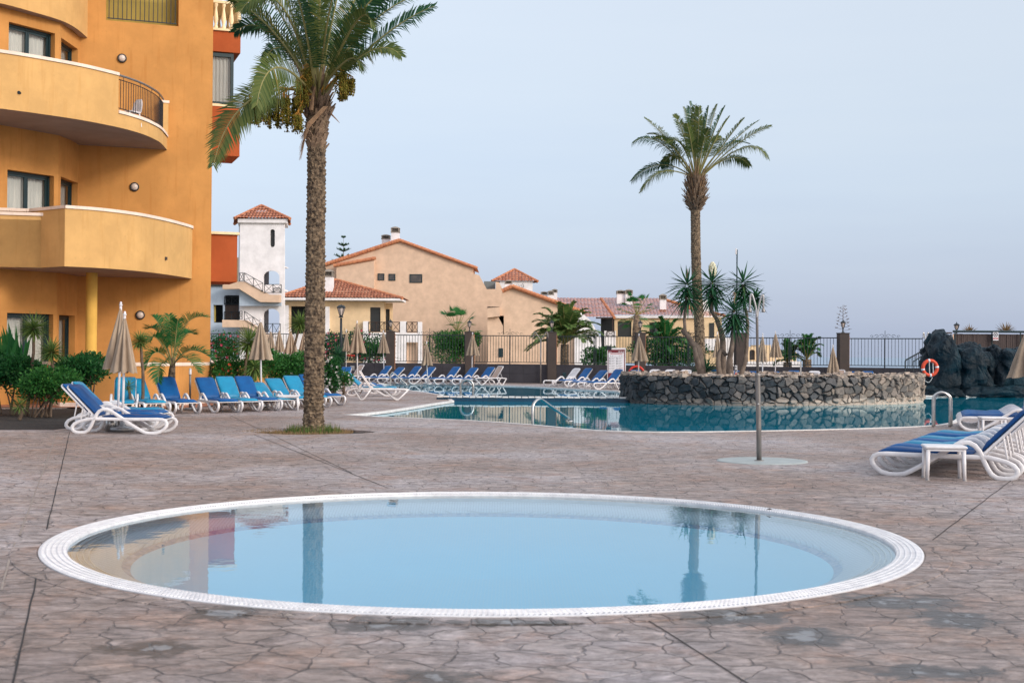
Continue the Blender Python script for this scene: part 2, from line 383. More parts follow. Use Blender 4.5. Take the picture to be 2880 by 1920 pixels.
MAT = {}
def defmats():
    M = MAT
    M['deck'] = deckmat()
    M['orange'] = stucco('orange_render', (.55, .262, .080), (.75, .6, .45), .55)
    M['amber'] = stucco('amber_render', (.62, .37, .145), (.8, .7, .55), .5)
    M['red'] = stucco('terracotta_render', (.40, .095, .032), (.7, .6, .5), .2)
    M['yellow'] = stucco('yellow_render', (.72, .43, .10), (.7, .6, .5), .2)
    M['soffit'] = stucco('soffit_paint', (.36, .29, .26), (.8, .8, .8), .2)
    M['cream'] = stucco('cream_coping', (.80, .66, .56), (.6, .55, .5), .35)
    M['ivory'] = stucco('ivory_balustrade', (.85, .70, .45), (.7, .6, .5), .2)
    M['villa'] = stucco('peach_render', (.68, .49, .36), (.85, .8, .75), .18)
    M['villa2'] = stucco('pale_yellow_render', (.72, .54, .34), (.85, .8, .75), .18)
    M['white'] = stucco('white_render', (.80, .78, .80), (.8, .8, .8), .15)
    M['bluewhite'] = stucco('shaded_white_render', (.42, .50, .60), (.8, .8, .8), .15)  # white render with its blue-grey shade put into the colour
    M['khaki'] = stucco('khaki_render', (.40, .30, .08), (.8, .7, .5), .2)
    M['darkwall'] = surf('dark_cladding', (.052, .050, .060), (.034, .032, .040), 1.5, .55)
    M['pillar'] = surf('brown_pillar', (.050, .036, .032), (.036, .028, .026), 2, .7)
    M['pillar_lit_side'] = stucco('lit_pillar_side_orange', (.50, .23, .13), (.7, .6, .5), .2)  # orange is the warm light on the right faces, put into the colour
    M['frame'] = surf('dark_green_frame', (.008, .030, .038), None, 4, .35)
    M['iron'] = surf('black_iron', (.012, .020, .026), None, 8, .45)
    M['rail_iron'] = surf('weathered_iron', (.020, .040, .050), (.03, .035, .04), 4, .5)
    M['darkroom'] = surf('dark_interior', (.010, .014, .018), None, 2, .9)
    M['brownwood'] = surf('dark_brown_wood', (.045, .026, .020), (.03, .018, .014), 6, .6)
    M['screen'] = surf('timber_screen', (.075, .055, .052), (.045, .034, .034), 3, .75, .3, 30, stretch=(6, 6, .5))
    M['curtain'] = surf('white_curtain', (.72, .66, .62), (.55, .52, .50), 2, .95, stretch=(9, 9, .3))
    M['glass'] = glassmat('window_glass')
    M['plastic'] = surf('white_resin', (.74, .73, .75), (.60, .58, .60), 5, .38, spec=.5)
    M['bluefab'] = surf('royal_blue_vinyl', (.001, .090, .29), (.001, .062, .21), 2.5, .5, .5, 7, spec=.25)
    M['navyfab'] = surf('navy_vinyl', (.001, .055, .20), (.001, .036, .14), 2.5, .5, .5, 7, spec=.25)
    M['tealfab'] = surf('turquoise_vinyl', (.004, .24, .43), (.006, .17, .32), 2.0, .42, .5, 7, spec=.35)
    M['beigefab'] = surf('beige_sling', (.50, .37, .30), (.40, .29, .24), 3, .8)
    M['canvas'] = surf('taupe_canvas', (.40, .31, .225), (.25, .19, .145), 3.5, .9, .3, 25, stretch=(1, 1, .5))
    M['steel'] = surf('brushed_steel', (.55, .55, .54), (.38, .38, .38), 8, .28, metal=1)
    M['greysteel'] = surf('painted_grey_steel', (.24, .225, .215), (.16, .15, .145), 6, .38, metal=.4, stretch=(6, 6, .6))
    M['alu'] = surf('grey_aluminium', (.42, .42, .43), (.30, .30, .31), 6, .4, metal=.6)
    M['basewhite'] = surf('pale_concrete', (.36, .40, .40), (.28, .31, .31), 4, .6)
    M['bark'] = surf('palm_bark', (.26, .19, .125), (.035, .025, .019), 11, .95, 1.0, 40, lo=.36, hi=.64)
    M['boots'] = surf('old_leaf_bases', (.30, .21, .14), (.09, .06, .045), 7, .9, .6, 30)
    M['dead'] = surf('dead_frond', (.30, .19, .11), (.17, .10, .06), 6, .9)
    M['rachis'] = surf('frond_stalk', (.28, .25, .10), (.19, .18, .06), 6, .6)
    M['palmleaf'] = leafmat('palm_leaflets', (.014, .060, .032), (.032, .095, .038), (.10, .15, .05), .2)
    M['palmleaf2'] = leafmat('olive_palm_leaflets', (.045, .085, .024), (.11, .14, .040), (.24, .19, .055), .25)
    M['arecaleaf'] = leafmat('fresh_palm_leaflets', (.015, .10, .030), (.04, .17, .045), (.12, .26, .06), .3)
    M['canaryleaf'] = leafmat('grey_green_palm_leaflets', (.05, .12, .035), (.13, .20, .055), (.24, .24, .08), .3)
    M['yucca'] = leafmat('yucca_blades', (.014, .070, .036), (.035, .12, .055), (.14, .20, .07), .15)
    M['yuccayellow'] = leafmat('variegated_yucca_blades', (.06, .13, .04), (.16, .23, .06), (.34, .36, .12), .2)
    M['shrub'] = leafmat('glossy_shrub_leaves', (.008, .055, .018), (.022, .105, .028), (.07, .20, .045), .25, .4)
    M['shrub2'] = leafmat('bright_shrub_leaves', (.015, .09, .025), (.045, .16, .035), (.11, .27, .05), .3, .4)
    M['dates'] = leafmat('green_dates', (.075, .075, .012), (.20, .175, .03), (.30, .19, .03), .05)
    M['datestalk'] = surf('orange_date_stalk', (.48, .22, .035), (.30, .16, .03), 8, .6)
    M['yuccatrunk'] = surf('smooth_grey_trunk', (.20, .155, .125), (.085, .065, .055), 5, .9, .6, 25, stretch=(1, 1, .6))
    M['stem'] = surf('shrub_stem', (.16, .11, .075), (.08, .055, .04), 8, .9)
    M['flower'] = surf('cream_flowers', (.82, .78, .62), (.62, .60, .42), 20, .7)
    M['pink'] = surf('pink_flowers', (.62, .06, .12), (.45, .04, .10), 10, .7)
    M['redleaf'] = surf('red_bracts', (.70, .05, .03), (.50, .04, .03), 10, .7)
    M['whitefl'] = surf('white_flowers', (.78, .74, .72), None, 10, .7)
    M['soil'] = surf('dark_soil', (.045, .036, .030), (.012, .011, .012), 14, .95, 1.0, 30)
    M['redpave'] = surf('red_paving', (.40, .17, .10), (.30, .13, .085), 3, .8)
    M['grass'] = leafmat('grass_blades', (.05, .11, .03), (.12, .17, .04), (.26, .18, .08), .2)
    M['drygrass'] = leafmat('dry_grass_blades', (.16, .11, .055), (.26, .17, .09), (.12, .16, .05), .15)
    M['tile'] = tilemat()
    M['chim'] = surf('grey_chimney_cap', (.30, .26, .22), (.20, .175, .15), 3, .9)
    M['chimw'] = M['white']
    M['lampglass'] = surf('frosted_lamp_glass', (.62, .52, .46), None, 4, .25)
    M['coping'] = surf('white_grating', (.72, .72, .74), (.58, .58, .61), 9, .45)
    M['edge'] = surf('white_pool_edge', (.72, .70, .69), (.55, .52, .50), 6, .6)
    M['ringtile'] = mosaic('pale_grey_mosaic', (.74, .77, .82), (.66, .70, .78), (.48, .50, .55), .03, .1)
    M['floor_small'] = mosaic('light_blue_mosaic', (.27, .72, .93), (.24, .69, .92), (.38, .73, .86), .03, .07)
    M['dashtile'] = mosaic('blue_dash_mosaic', (.04, .20, .42), (.36, .46, .58), (.2, .3, .4), .05, .08)
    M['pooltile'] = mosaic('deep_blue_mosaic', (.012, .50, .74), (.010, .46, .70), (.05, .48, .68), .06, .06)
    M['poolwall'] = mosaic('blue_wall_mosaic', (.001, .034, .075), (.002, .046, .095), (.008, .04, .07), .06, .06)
    M['water'] = watermat('paddling_water', (.86, .97, 1), 1.33, .08, 2.6, .012, (.96, 1, 1))
    M['water2'] = watermat('pool_water', (.45, .93, 1), 1.17, .10, 1.1, .014, (.82, .95, 1), ((.0, .27, .40), .62))
    M['buoy'] = surf('orange_red_foam', (.72, .075, .025), (.55, .06, .025), 6, .55)
    M['rope'] = surf('white_rope', (.55, .56, .56), None, 9, .8)
    M['burgundy'] = surf('burgundy_print', (.16, .018, .030), None, 4, .6)
    M['paper'] = surf('white_panel', (.72, .73, .78), (.66, .67, .72), 2, .5)
    M['ink'] = surf('dark_print', (.05, .05, .06), None, 4, .6)
    M['redink'] = surf('red_print', (.45, .04, .04), None, 4, .6)
    M['sticker'] = surf('yellow_sticker', (.80, .60, .06), None, 4, .6)
    M['redplastic'] = surf('red_plastic', (.62, .035, .02), None, 4, .4)
    # artificial rock
    m, t, b = newmat('painted_rock'); tcn = t.nodes.new('ShaderNodeTexCoord'); g = t.nodes.new('ShaderNodeNewGeometry')
    n = noise_n(t, tcn.outputs['Object'], 1.1, 8, .65); n2 = noise_n(t, tcn.outputs['Object'], 5, 6)
    base = ramp_n(t, n.outputs['Fac'], ((.3, (.001, .004, .008)), (.5, (.001, .012, .021)), (.62, (.004, .026, .040)), (.8, (.015, .045, .062)))).outputs[0]
    base = mix_n(t, math_n(t, 'MULTIPLY', ramp_n(t, n2.outputs['Fac'], ((.48, (0, 0, 0)), (.75, (1, 1, 1)))).outputs[0], .25), base, (.06, .07, .08))
    t.links.new(base, b.inputs['Base Color']); b.inputs['Roughness'].default_value = .6; b.inputs['Specular IOR Level'].default_value = .22
    t.links.new(bump_n(t, n2.outputs['Fac'], .8, .06), b.inputs['Normal']); M['rock'] = m
    # rubble stone wall (the mark attribute carries joint depth, stone tone with light from the right in it, lime)
    m, t, b = newmat('lava_stone_wall'); tcn = t.nodes.new('ShaderNodeTexCoord')
    at = t.nodes.new('ShaderNodeAttribute'); at.attribute_name = 'mark'; sc = t.nodes.new('ShaderNodeSeparateColor'); t.links.new(at.outputs['Color'], sc.inputs[0])
    n = noise_n(t, tcn.outputs['Object'], 7, 8, .7)
    st = ramp_n(t, sc.outputs[1], ((0, (.018, .026, .033)), (.3, (.045, .052, .060)), (.55, (.12, .11, .105)), (.8, (.22, .18, .15)), (1, (.34, .27, .22)))).outputs[0]
    st = mix_n(t, .8, st, ramp_n(t, n.outputs['Fac'], ((.25, (.2, .2, .2)), (.75, (.8, .8, .8)))).outputs[0], 'OVERLAY')
    st = mix_n(t, sc.outputs[2], st, (.50, .42, .35))
    st = mix_n(t, sc.outputs[0], (.016, .018, .022), st)
    t.links.new(st, b.inputs['Base Color']); b.inputs['Roughness'].default_value = .85
    t.links.new(bump_n(t, n.outputs['Fac'], .8, .03), b.inputs['Normal']); M['stone'] = m
    M['rubble'] = surf('rubble_top', (.42, .34, .28), (.10, .09, .085), 3.2, .9, 1.0, 9, lo=.40, hi=.56)
    # sea
    m, t, b = newmat('sea_water'); tcn = t.nodes.new('ShaderNodeTexCoord')
    mp = t.nodes.new('ShaderNodeMapping'); mp.inputs['Scale'].default_value = (.004, .012, 1); t.links.new(tcn.outputs['Object'], mp.inputs[0])
    n = noise_n(t, mp.outputs[0], 1, 6)
    t.links.new(ramp_n(t, n.outputs['Fac'], ((.3, (.19, .27, .36)), (.7, (.26, .34, .44)))).outputs[0], b.inputs['Base Color']); b.inputs['Roughness'].default_value = .5
    M['sea'] = m
    M['terrain'] = surf('dry_hillside', (.20, .16, .10), (.10, .10, .05), .05, .95)

def tilemat():
    m, t, b = newmat('clay_roof_tiles'); tcn = t.nodes.new('ShaderNodeTexCoord')
    at = t.nodes.new('ShaderNodeAttribute'); at.attribute_name = 'mark'; sc = t.nodes.new('ShaderNodeSeparateColor'); t.links.new(at.outputs['Color'], sc.inputs[0])
    n = noise_n(t, tcn.outputs['Object'], 3, 6)
    c = ramp_n(t, sc.outputs[1], ((0, (.25, .080, .048)), (.5, (.40, .145, .085)), (1, (.58, .26, .16)))).outputs[0]
    c = mix_n(t, math_n(t, 'MULTIPLY', n.outputs['Fac'], .4), c, (.30, .17, .13))
    c = mix_n(t, math_n(t, 'MULTIPLY', sc.outputs[0], .6), c, (.12, .05, .04))
    t.links.new(c, b.inputs['Base Color']); b.inputs['Roughness'].default_value = .9; b.inputs['Specular IOR Level'].default_value = .08; return m
defmats()
# ================================================================== GROUND AND POOLS
POOL = [(981, 1167), (1058.6, 1171.7), (1160.6, 1175.5), (1300, 1181), (1400, 1187.5), (1504, 1195), (1600, 1204), (1683, 1210.5), (1760, 1213.5), (1853, 1215), (1960, 1214.5), (2057, 1213), (2180, 1211),
        (2287, 1208.7), (2390, 1206), (2484, 1203), (2570, 1200), (2637, 1195.5), (2670, 1190), (2687, 1182), (2700, 1172), (2724, 1164), (2790, 1159), (2900, 1154), (3060, 1148),
        (3060, 1113.5), (2870, 1113.5), (2720, 1113), (2587, 1112.5), (2300, 1106), (2000, 1103), (1740, 1100), (1600, 1092.5), (1480, 1086), (1330, 1082), (1200, 1080), (1110, 1078.8), (1070, 1079.5),
        (1062, 1081.5), (1090, 1087), (1158, 1098.5), (1199, 1103.5), (1242, 1111), (1262, 1119), (1276, 1127.5), (1220, 1135.5), (1160.6, 1145.5), (1084, 1157), (1020, 1164)]
POOLW = [G(*p) for p in POOL]
KC = V((-.234, 11.93, 0)); KR = 3.70; KW = .205
def circ(r, n, z=0): return [V((KC.x + r * math.cos(2 * math.pi * i / n), KC.y + r * math.sin(2 * math.pi * i / n), z)) for i in range(n)]
PIT = [G(712, 1215), G(800, 1208.5), G(900, 1206), G(1000, 1209), G(1055, 1214.5), G(1000, 1218.5), G(900, 1221), G(800, 1221)]
PIT = spline(PIT, 4, True)
BED = [G(-120, 1209), G(150, 1208.5), G(198, 1203), G(212, 1190), G(300, 1166), G(470, 1150), G(640, 1140), G(800, 1130), G(905, 1121), G(945, 1110), G(930, 1100), G(700, 1104), G(620, 1108), G(180, 1147), G(-200, 1149)]
def ground_sheet():
    mb = MB()
    mb.plate([(-70, -12), (70, -12), (70, 88), (-70, 88)], [[(p.x, p.y) for p in POOLW], [(p.x, p.y) for p in circ(KR, 128)], [(p.x, p.y) for p in PIT], [(p.x, p.y) for p in BED]],
             lambda p, s: V((p[0], p[1], 0 if s == 0 else -.09)))
    setting(mb.build('deck', MAT['deck']))
ground_sheet()
# soil bed and the sunk pit at the palm
mb = MB(); fnz = lambda z: (lambda p, s: V((p[0], p[1], z - s * .1)))
mb.plate([(p.x, p.y) for p in PIT], [], fnz(-.045)); setting(mb.build('palm_pit_soil', MAT['soil']))
mb = MB(); mb.plate([(p.x, p.y) for p in BED], [], fnz(-.02)); setting(mb.build('soil', MAT['soil']))
mb = MB(); mb.add([(-30, 38.4, .014), (-9, 38.4, .014), (-9, 60, .014), (-30, 60, .014)], [(0, 1, 2, 3)]); setting(mb.build('terrace_paving', MAT['redpave']))
# terrain falling to the sea
mb = MB(); rows = []
for y, z in ((87.9, -.2), (95, -2), (150, -2.2), (220, -2.3), (270, -3), (400, -16), (600, -29.5), (900, -33)):
    rows.append([V((x, y, z + .5 * mn.noise((x * .05, y * .05, 0)))) for x in range(-700, 701, 28)])
mb.loft(rows, False); setting(mb.build('terrain', MAT['terrain'], smooth=True))
mb = MB(); mb.add([(-30000, 300, -30), (30000, 300, -30), (60000, 80000, -30), (-60000, 80000, -30)], [(0, 1, 2, 3)]); setting(mb.build('sea', MAT['sea']))
mb = MB(); mb.add([(-700, -300, -.25), (700, -300, -.25), (700, -12, -.25), (-700, -12, -.25)], [(0, 1, 2, 3)]); setting(mb.build('ground_beyond', MAT['terrain']))
mb = MB(); 
for x0, x1 in ((-700, -70), (70, 700)): mb.add([(x0, -12, -.26), (x1, -12, -.26), (x1, 90, -.26), (x0, 90, -.26)], [(0, 1, 2, 3)])
setting(mb.build('ground_sides', MAT['terrain']))

# main pool shell
def off(poly, d):
    n = len(poly); o = []
    for i in range(n):
        a, b, c = poly[i - 1], poly[i], poly[(i + 1) % n]
        e1 = (b - a).normalized(); e2 = (c - b).normalized()
        nn = V((e1.y + e2.y, -(e1.x + e2.x), 0)).normalized()
        k = max(.35, abs(nn.x * e1.y - nn.y * e1.x))
        o.append(b + nn * d / k)
    return o
def area(p): return sum(p[i - 1].x * p[i].y - p[i].x * p[i - 1].y for i in range(len(p)))
sg = 1 if area(POOLW) > 0 else -1
mb = MB(); n = len(POOLW)
low = [V((p.x, p.y, -1.5)) for p in POOLW]; topr = [V((p.x, p.y, .0)) for p in POOLW]
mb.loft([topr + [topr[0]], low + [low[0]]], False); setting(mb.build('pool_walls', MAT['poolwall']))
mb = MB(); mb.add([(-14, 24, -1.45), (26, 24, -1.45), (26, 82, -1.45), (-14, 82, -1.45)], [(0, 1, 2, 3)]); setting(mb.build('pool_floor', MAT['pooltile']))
# pool edge band
mb = MB(); i0, i1 = POOLW, off(POOLW, sg * .12)
a = [V((p.x, p.y, .014)) for p in i0]; b = [V((p.x, p.y, .014)) for p in i1]; c = [V((p.x, p.y, -.02)) for p in i1]; d = [V((p.x, p.y, -.05)) for p in off(POOLW, -sg * .02)]; d2 = [V((p.x, p.y, .014)) for p in off(POOLW, -sg * .02)]
mb.loft([x + [x[0]] for x in (d, d2, a, b, c)], False); setting(mb.build('pool_edge', MAT['edge']))
WZ = -.06
SH = [POOLW[i] for i in (43, 44, 45, 46, 47, 48)] if len(POOLW) > 48 else POOLW[-6:]
SH = POOLW[-6:] + [POOLW[0], POOLW[1]]
mb = MB(); inr = off(POOLW, -sg * .42); idx = [len(POOLW) - 6 + i for i in range(6)] + [0, 1]
wds = [.03, .06, .08, .08, .08, .07, .05, .03]
A_ = [V((POOLW[i].x, POOLW[i].y, .012)) for i in idx]; B_ = [V((POOLW[i].x, POOLW[i].y, 0)).lerp(V((inr[i].x, inr[i].y, 0)), w_ / .42) + V((0, 0, WZ - .03)) for i, w_ in zip(idx, wds)]
mb = MB(); mb.add([(-14, 23, WZ), (27, 23, WZ), (27, 50.6, WZ), (-14, 50.6, WZ)], [(0, 1, 2, 3)]); mb.add([(4.6, 50.6, WZ), (27, 50.6, WZ), (27, 82, WZ), (4.6, 82, WZ)], [(0, 1, 2, 3)])
setting(mb.build('pool_water', MAT['water2']))
mb = MB(); mb.add([(-14, 50.9, -.035), (4.6, 50.9, -.035), (4.6, 82, -.035), (-14, 82, -.035)], [(0, 1, 2, 3)]); setting(mb.build('upper_pool_water', MAT['water2']))
# weir between the two basins, capped with brick-on-edge
wl, wr_ = G(1228, 1114.5, 0.10), G(1778, 1118, .10)
weir = thing('pool_weir', 'low blue tiled dividing wall with white capping bricks between two pool basins', 'pool wall', ((wl.x + wr_.x) / 2, (wl.y + wr_.y) / 2, 0))
dv = (wr_ - wl); ln = V((dv.x, dv.y)).length; ang = math.atan2(dv.y, dv.x); cc = (wl + wr_) / 2
mb = MB(); mb.box((cc.x, cc.y, -.68), (ln, .30, 1.5), ang); mb.build('wall', MAT['poolwall'], weir)
mb = MB(); nb = 30
for i in range(nb):
    p = wl.lerp(wr_, (i + .5) / nb); mb.rbox((p.x, p.y, .096 + random.uniform(-.008, .008)), (ln / nb - .025, .36, .05), .008, ang + random.uniform(-.015, .015))
mb.build('capping', MAT['edge'], weir)

# paddling pool
def ringmesh(prof, n=192):
    m = MB(); m.lathe([(r, z) for r, z in prof], KC, n); return m
setting(ringmesh([(KR - KW - .002, -.02), (KR - .35, -.07), (KR - .62, -.13), (KR - .63, -.16)]).build('paddling_pool_rim', MAT['ringtile'], smooth=True))
setting(ringmesh([(KR - .63, -.16), (KR - .70, -.19)]).build('paddling_pool_border', MAT['dashtile']))
setting(ringmesh([(KR - .70, -.19), (2.0, -.33), (.01, -.38)]).build('paddling_pool_floor', MAT['floor_small'], smooth=True))
m_ = ringmesh([(KR - .2, -.012), (1.8, -.012), (.005, -.012)]); setting(m_.build('paddling_pool_water', MAT['water']))
# fine steps in the rim
m_ = MB()
for k in range(4): m_.lathe([(KR - KW - .03 - k * .045, -.022 - k * .010), (KR - KW - .03 - k * .045, -.012 - k * .010 - .004), (KR - KW - .038 - k * .045, -.012 - k * .010 - .004), (KR - KW - .038 - k * .045, -.03 - k * .010)], KC, 160)
setting(m_.build('paddling_pool_steps', MAT['edge']))
# grating: base ring and radial slats and concentric bars
m_ = MB(); m_.lathe([(KR + .012, -.02), (KR + .012, .010), (KR - .004, .014), (KR - .02, .010), (KR - KW + .012, .004), (KR - KW, .008), (KR - KW - .003, -.03)], KC, 192)
ns = 640
for i in range(ns):
    a = 2 * math.pi * i / ns; ca, sa = math.cos(a), math.sin(a); w2 = .0105
    vs = []
    for r in (KR - .012, KR - KW + .006):
        for s_, z in ((-1, .004), (-.7, .017), (.7, .017), (1, .004)):
            vs.append((KC.x + r * ca - s_ * w2 * sa, KC.y + r * sa + s_ * w2 * ca, z))
    m_.add(vs, [(0, 1, 5, 4), (1, 2, 6, 5), (2, 3, 7, 6), (0, 3, 2, 1), (4, 5, 6, 7)])
for k in range(4):
    r = KR - .045 - k * .043; m_.lathe([(r + .006, .012), (r + .004, .0195), (r - .004, .0195), (r - .006, .012)], KC, 192)
setting(m_.build('paddling_pool_grating', MAT['coping']))
# narrow paver ring
m_ = MB(); nr = 100
for i in range(nr):
    a = 2 * math.pi * (i + .5) / nr
    m_.rbox((KC.x + (KR + .125) * math.cos(a), KC.y + (KR + .125) * math.sin(a), .0), (.205, 2 * math.pi * (KR + .12) / nr - .008, .014), .004, a)
setting(m_.build('paddling_pool_pavers', MAT['deck']))
# control joints cut across the deck
def joint(a, b, w_=.014, z=.004):
    A, B = G(*a), G(*b); m = MB(); k = 40; d = (B - A).normalized(); nn = V((-d.y, d.x, 0)); r1 = []; r2 = []
    for i in range(k + 1):
        p = A.lerp(B, i / k); wv = w_ * (.6 + .7 * abs(mn.noise(p * 2.2)));  p = p + nn * .008 * mn.noise(p * 1.5)
        r1.append(V((p.x, p.y, z)) + nn * wv / 2); r2.append(V((p.x, p.y, z)) - nn * wv / 2)
    m.loft([r1, r2], False); return m
MAT['jointm'] = surf('joint_filler', (.030, .027, .028), None, 8, .9)
MAT['jointl'] = surf('pale_joint_filler', (.30, .25, .22), None, 8, .9)
jm = MB(); jl = MB()
for a, b in (((196, 1215), (131, 1490)), ((106, 1610), (36, 1925)), ((648, 1168), (990, 1330)), ((715, 1222), (1090, 1372)), ((1812, 1737), (2140, 1945)), ((2878, 1325), (2620, 1520)), ((860, 1166), (1010, 1169.5))):
    q = joint(a, b); jm.add(q.v, q.f)
for a, b in (((160, 1217), (55, 1505)), ((42, 1526), (2, 1660))):
    q = joint(a, b, .02); jl.add(q.v, q.f)
setting(jm.build('pavement_joints', MAT['jointm'])); setting(jl.build('pale_pavement_joints', MAT['jointl']))

# ================================================================== STONE ISLAND
isl = thing('stone_planter_island', 'long rounded island planter of dark lava stone standing in the pool', 'planter', (9.5, 48.5, 0))
ctr = [G(1752, 1132, WZ), G(1800, 1134.5, WZ), G(1960, 1138.5, WZ), G(2130, 1141, WZ), G(2330, 1140, WZ), G(2480, 1137.5, WZ), G(2560, 1134.5, WZ), G(2586, 1131.5, WZ), G(2588, 1127, WZ), G(2560, 1122.5, WZ), G(2400, 1119, WZ), G(2100, 1117, WZ), G(1850, 1116, WZ), G(1770, 1118, WZ), G(1742, 1124, WZ)]
ctr[-1] = V((4.15, 50.2, 0)); ctr[0] = V((4.25, 48.4, 0)); ctr[-2] = V((4.6, 52.2, 0)); ctr[-3] = V((6.3, 53.4, 0)); ctr[-4] = V((10, 53.6, 0)); ctr[-5] = V((12.6, 53, 0))
loop = spline([V((p.x, p.y, 0)) for p in ctr], 60, True)
per = [0]
for i in range(1, len(loop)): per.append(per[-1] + (loop[i] - loop[i - 1]).length)
tot = per[-1] + (loop[0] - loop[-1]).length
ns = int(tot / .028); pts = []; j = 0
lp2 = loop + [loop[0]]; per2 = per + [tot]
for i in range(ns):
    s = tot * i / ns
    while per2[j + 1] < s: j += 1
    t = (s - per2[j]) / (per2[j + 1] - per2[j]); pts.append(lp2[j].lerp(lp2[j + 1], t))
cen = V((9.3, 48.9, 0))
nrm = []
for i in range(ns):
    t = pts[(i + 2) % ns] - pts[i - 2]; q = V((t.y, -t.x, 0)).normalized()
    if q.dot(pts[i] - cen) < 0: q = -q
    nrm.append(q)
cs = .27; ncol = int(tot / cs); nrow = 5; cell = {}
for a in range(ncol):
    for b in range(-1, nrow + 1): cell[(a, b)] = ((a + .5 + random.uniform(-.62, .62) + (.5 if b % 2 else 0)) * tot / ncol, (b + .5 + random.uniform(-.6, .6)) * .225, random.random(), random.uniform(.1, 1))
nz_ = 42; ZT = .90; mb = MB(); mb.col = []; rings = []
for k in range(nz_):
    z = WZ - .05 + (ZT - WZ + .05) * k / (nz_ - 1); ring = []
    for i in range(ns):
        s = tot * i / ns; wz = z - WZ; sw = s + .07 * mn.noise((s * 4, z * 4, 1)); zw = wz + .05 * mn.noise((s * 4, z * 4, 7))
        ca, rb = int(sw / tot * ncol), int(zw / .225); best = []
        for da in (-2, -1, 0, 1, 2):
            for db in (-1, 0, 1):
                q = cell.get(((ca + da) % ncol, rb + db))
                if q:
                    dx = abs(q[0] - sw); dx = min(dx, tot - dx); best.append((math.hypot(dx * (.65 + .5 * q[2]), (q[1] - zw) * (1.35 - .5 * q[3])) - .05 * q[3], q[2], q[3], (q[0] - sw), (q[1] - zw)))
        best.sort(); e_ = best[1][0] - best[0][0]; f = min(1, max(0, e_ / .034)); f = f * f * (3 - 2 * f)
        tiltx = math.sin(best[0][1] * 97) * .38; tiltz = math.sin(best[0][1] * 53 + 1) * .38; bx = best[0][3] if abs(best[0][3]) < 1 else 0; dis = f * (.045 + .065 * best[0][2] + tiltx * bx + tiltz * best[0][4]) + .012 * mn.noise(pts[i] * 9 + V((0, 0, z * 9)))
        right = (pts[i].x - 4) / 10.5
        lime = max(0, min(1, (.13 + .12 * right - wz + .10 * mn.noise((s * 2.3, z * 2, 3)) + (.06 if best[0][1] > .6 else 0)) / .05)) * min(1, max(.12, right * 1.25 - .05))
        if wz < .09: dis = .05 + .03 * f; f = max(f, lime)
        tone = min(1, max(0, best[0][1] * .42 + .70 * right - .08))  # random per stone, plus side light painted in as lighter stones to the right
        if z > ZT - .1: dis -= (z - ZT + .1) * .5
        ring.append(pts[i] + nrm[i] * dis + V((0, 0, z + (.04 * mn.noise((s * 3, 0, 5)) + .03 * mn.noise((s * 9, 0, 5))) * (k / nz_) ** 3)))
        mb.col.append((max(f, lime * .9), tone, lime * .85, 1))
    rings.append(ring + [ring[0]])
flat = [p for r in rings for p in r[:-1]]
fs = [(k * ns + i, k * ns + (i + 1) % ns, (k + 1) * ns + (i + 1) % ns, (k + 1) * ns + i) for k in range(nz_ - 1) for i in range(ns)]
mb.add(flat, fs); mb.build('wall', MAT['stone'], isl)
mb = MB(); rr = []
step = 6; base_ring = [rings[-1][i] for i in range(0, ns, step)]
for k in range(9):
    t = k / 8; rr.append([p.lerp(V((cen.x + (p.x - cen.x) * .55, 49.7 + (p.y - 49.7) * .12, p.z)), t) + V((0, 0, (.05 * mn.noise((p.x * 2.6, p.y * 2.6 + k, 2)) + .07 * abs(mn.noise((p.x * 6, p.y * 6 + k * 3, 2)))) - (.10 * t))) for p in base_ring])
mb.loft(rr, True, False); mb.f.append([8 * len(base_ring) + i for i in range(len(base_ring))]); mb.m.append(0); mb.build('top', MAT['rubble'], isl)
# loose rubble along the rim of the planter
mb = MB()
for i in range(420):
    k = random.randrange(ns); p = pts[k] - nrm[k] * random.uniform(-.03, .55); s = random.uniform(.05, .13)
    M = Matrix.Rotation(random.uniform(0, 6), 3, 'Z') @ Matrix.Rotation(random.uniform(-.5, .5), 3, 'X')
    vs = [M @ V((x * s * random.uniform(.7, 1.3), y * s * random.uniform(.7, 1.3), z * s * random.uniform(.3, .6))) + V((p.x, p.y, ZT + .02)) for x in (-1, 1) for y in (-1, 1) for z in (-1, 1)]
    mb.add(vs, [(0, 1, 3, 2), (4, 6, 7, 5), (0, 4, 5, 1), (2, 3, 7, 6), (0, 2, 6, 4), (1, 5, 7, 3)])
mb.build('rubble', MAT['rubble'], isl)['kind'] = 'stuff'

# ================================================================== PERIMETER WALL, PILLARS, RAILINGS
FP = [(560, 81), (840, 79.5), (1098, 78), (1320, 77), (1551, 75.5), (1800, 73.5), (2080, 71.5), (2370, 69), (2640, 67)]
def fpt(px, Y): q = Q(px, 1000, Y); return V((q.x, q.y, 0))
wallt = thing('perimeter_wall', 'low dark tiled wall with square brown pillars behind the far loungers', 'wall', fpt(1551, 76))
def topz(px, Y): return Q(px, 1020 + (px - 1100) * .0098, Y).z
for i in range(len(FP) - 1):
    a, b = fpt(*FP[i]), fpt(*FP[i + 1]); z = topz((FP[i][0] + FP[i + 1][0]) / 2, (FP[i][1] + FP[i + 1][1]) / 2)
    d = b - a; an = math.atan2(d.y, d.x); c = (a + b) / 2; m = MB()
    k = 6
    for q in range(k):
        for r in range(2):
            pc = a.lerp(b, (q + .5) / k); m.rbox((pc.x, pc.y, z * (r + .5) / 2), (d.length / k - .012, .22, z / 2 - .012), .006, an)
    m.box((c.x, c.y + .03, z / 2), (d.length, .2, z - .01), an)
    m.build('wall_section', MAT['darkwall'], wallt)
pil_top = {1098: 933, 1320: 935, 1551: 936, 1800: 937.5, 2080: 938, 2370: 938.5}
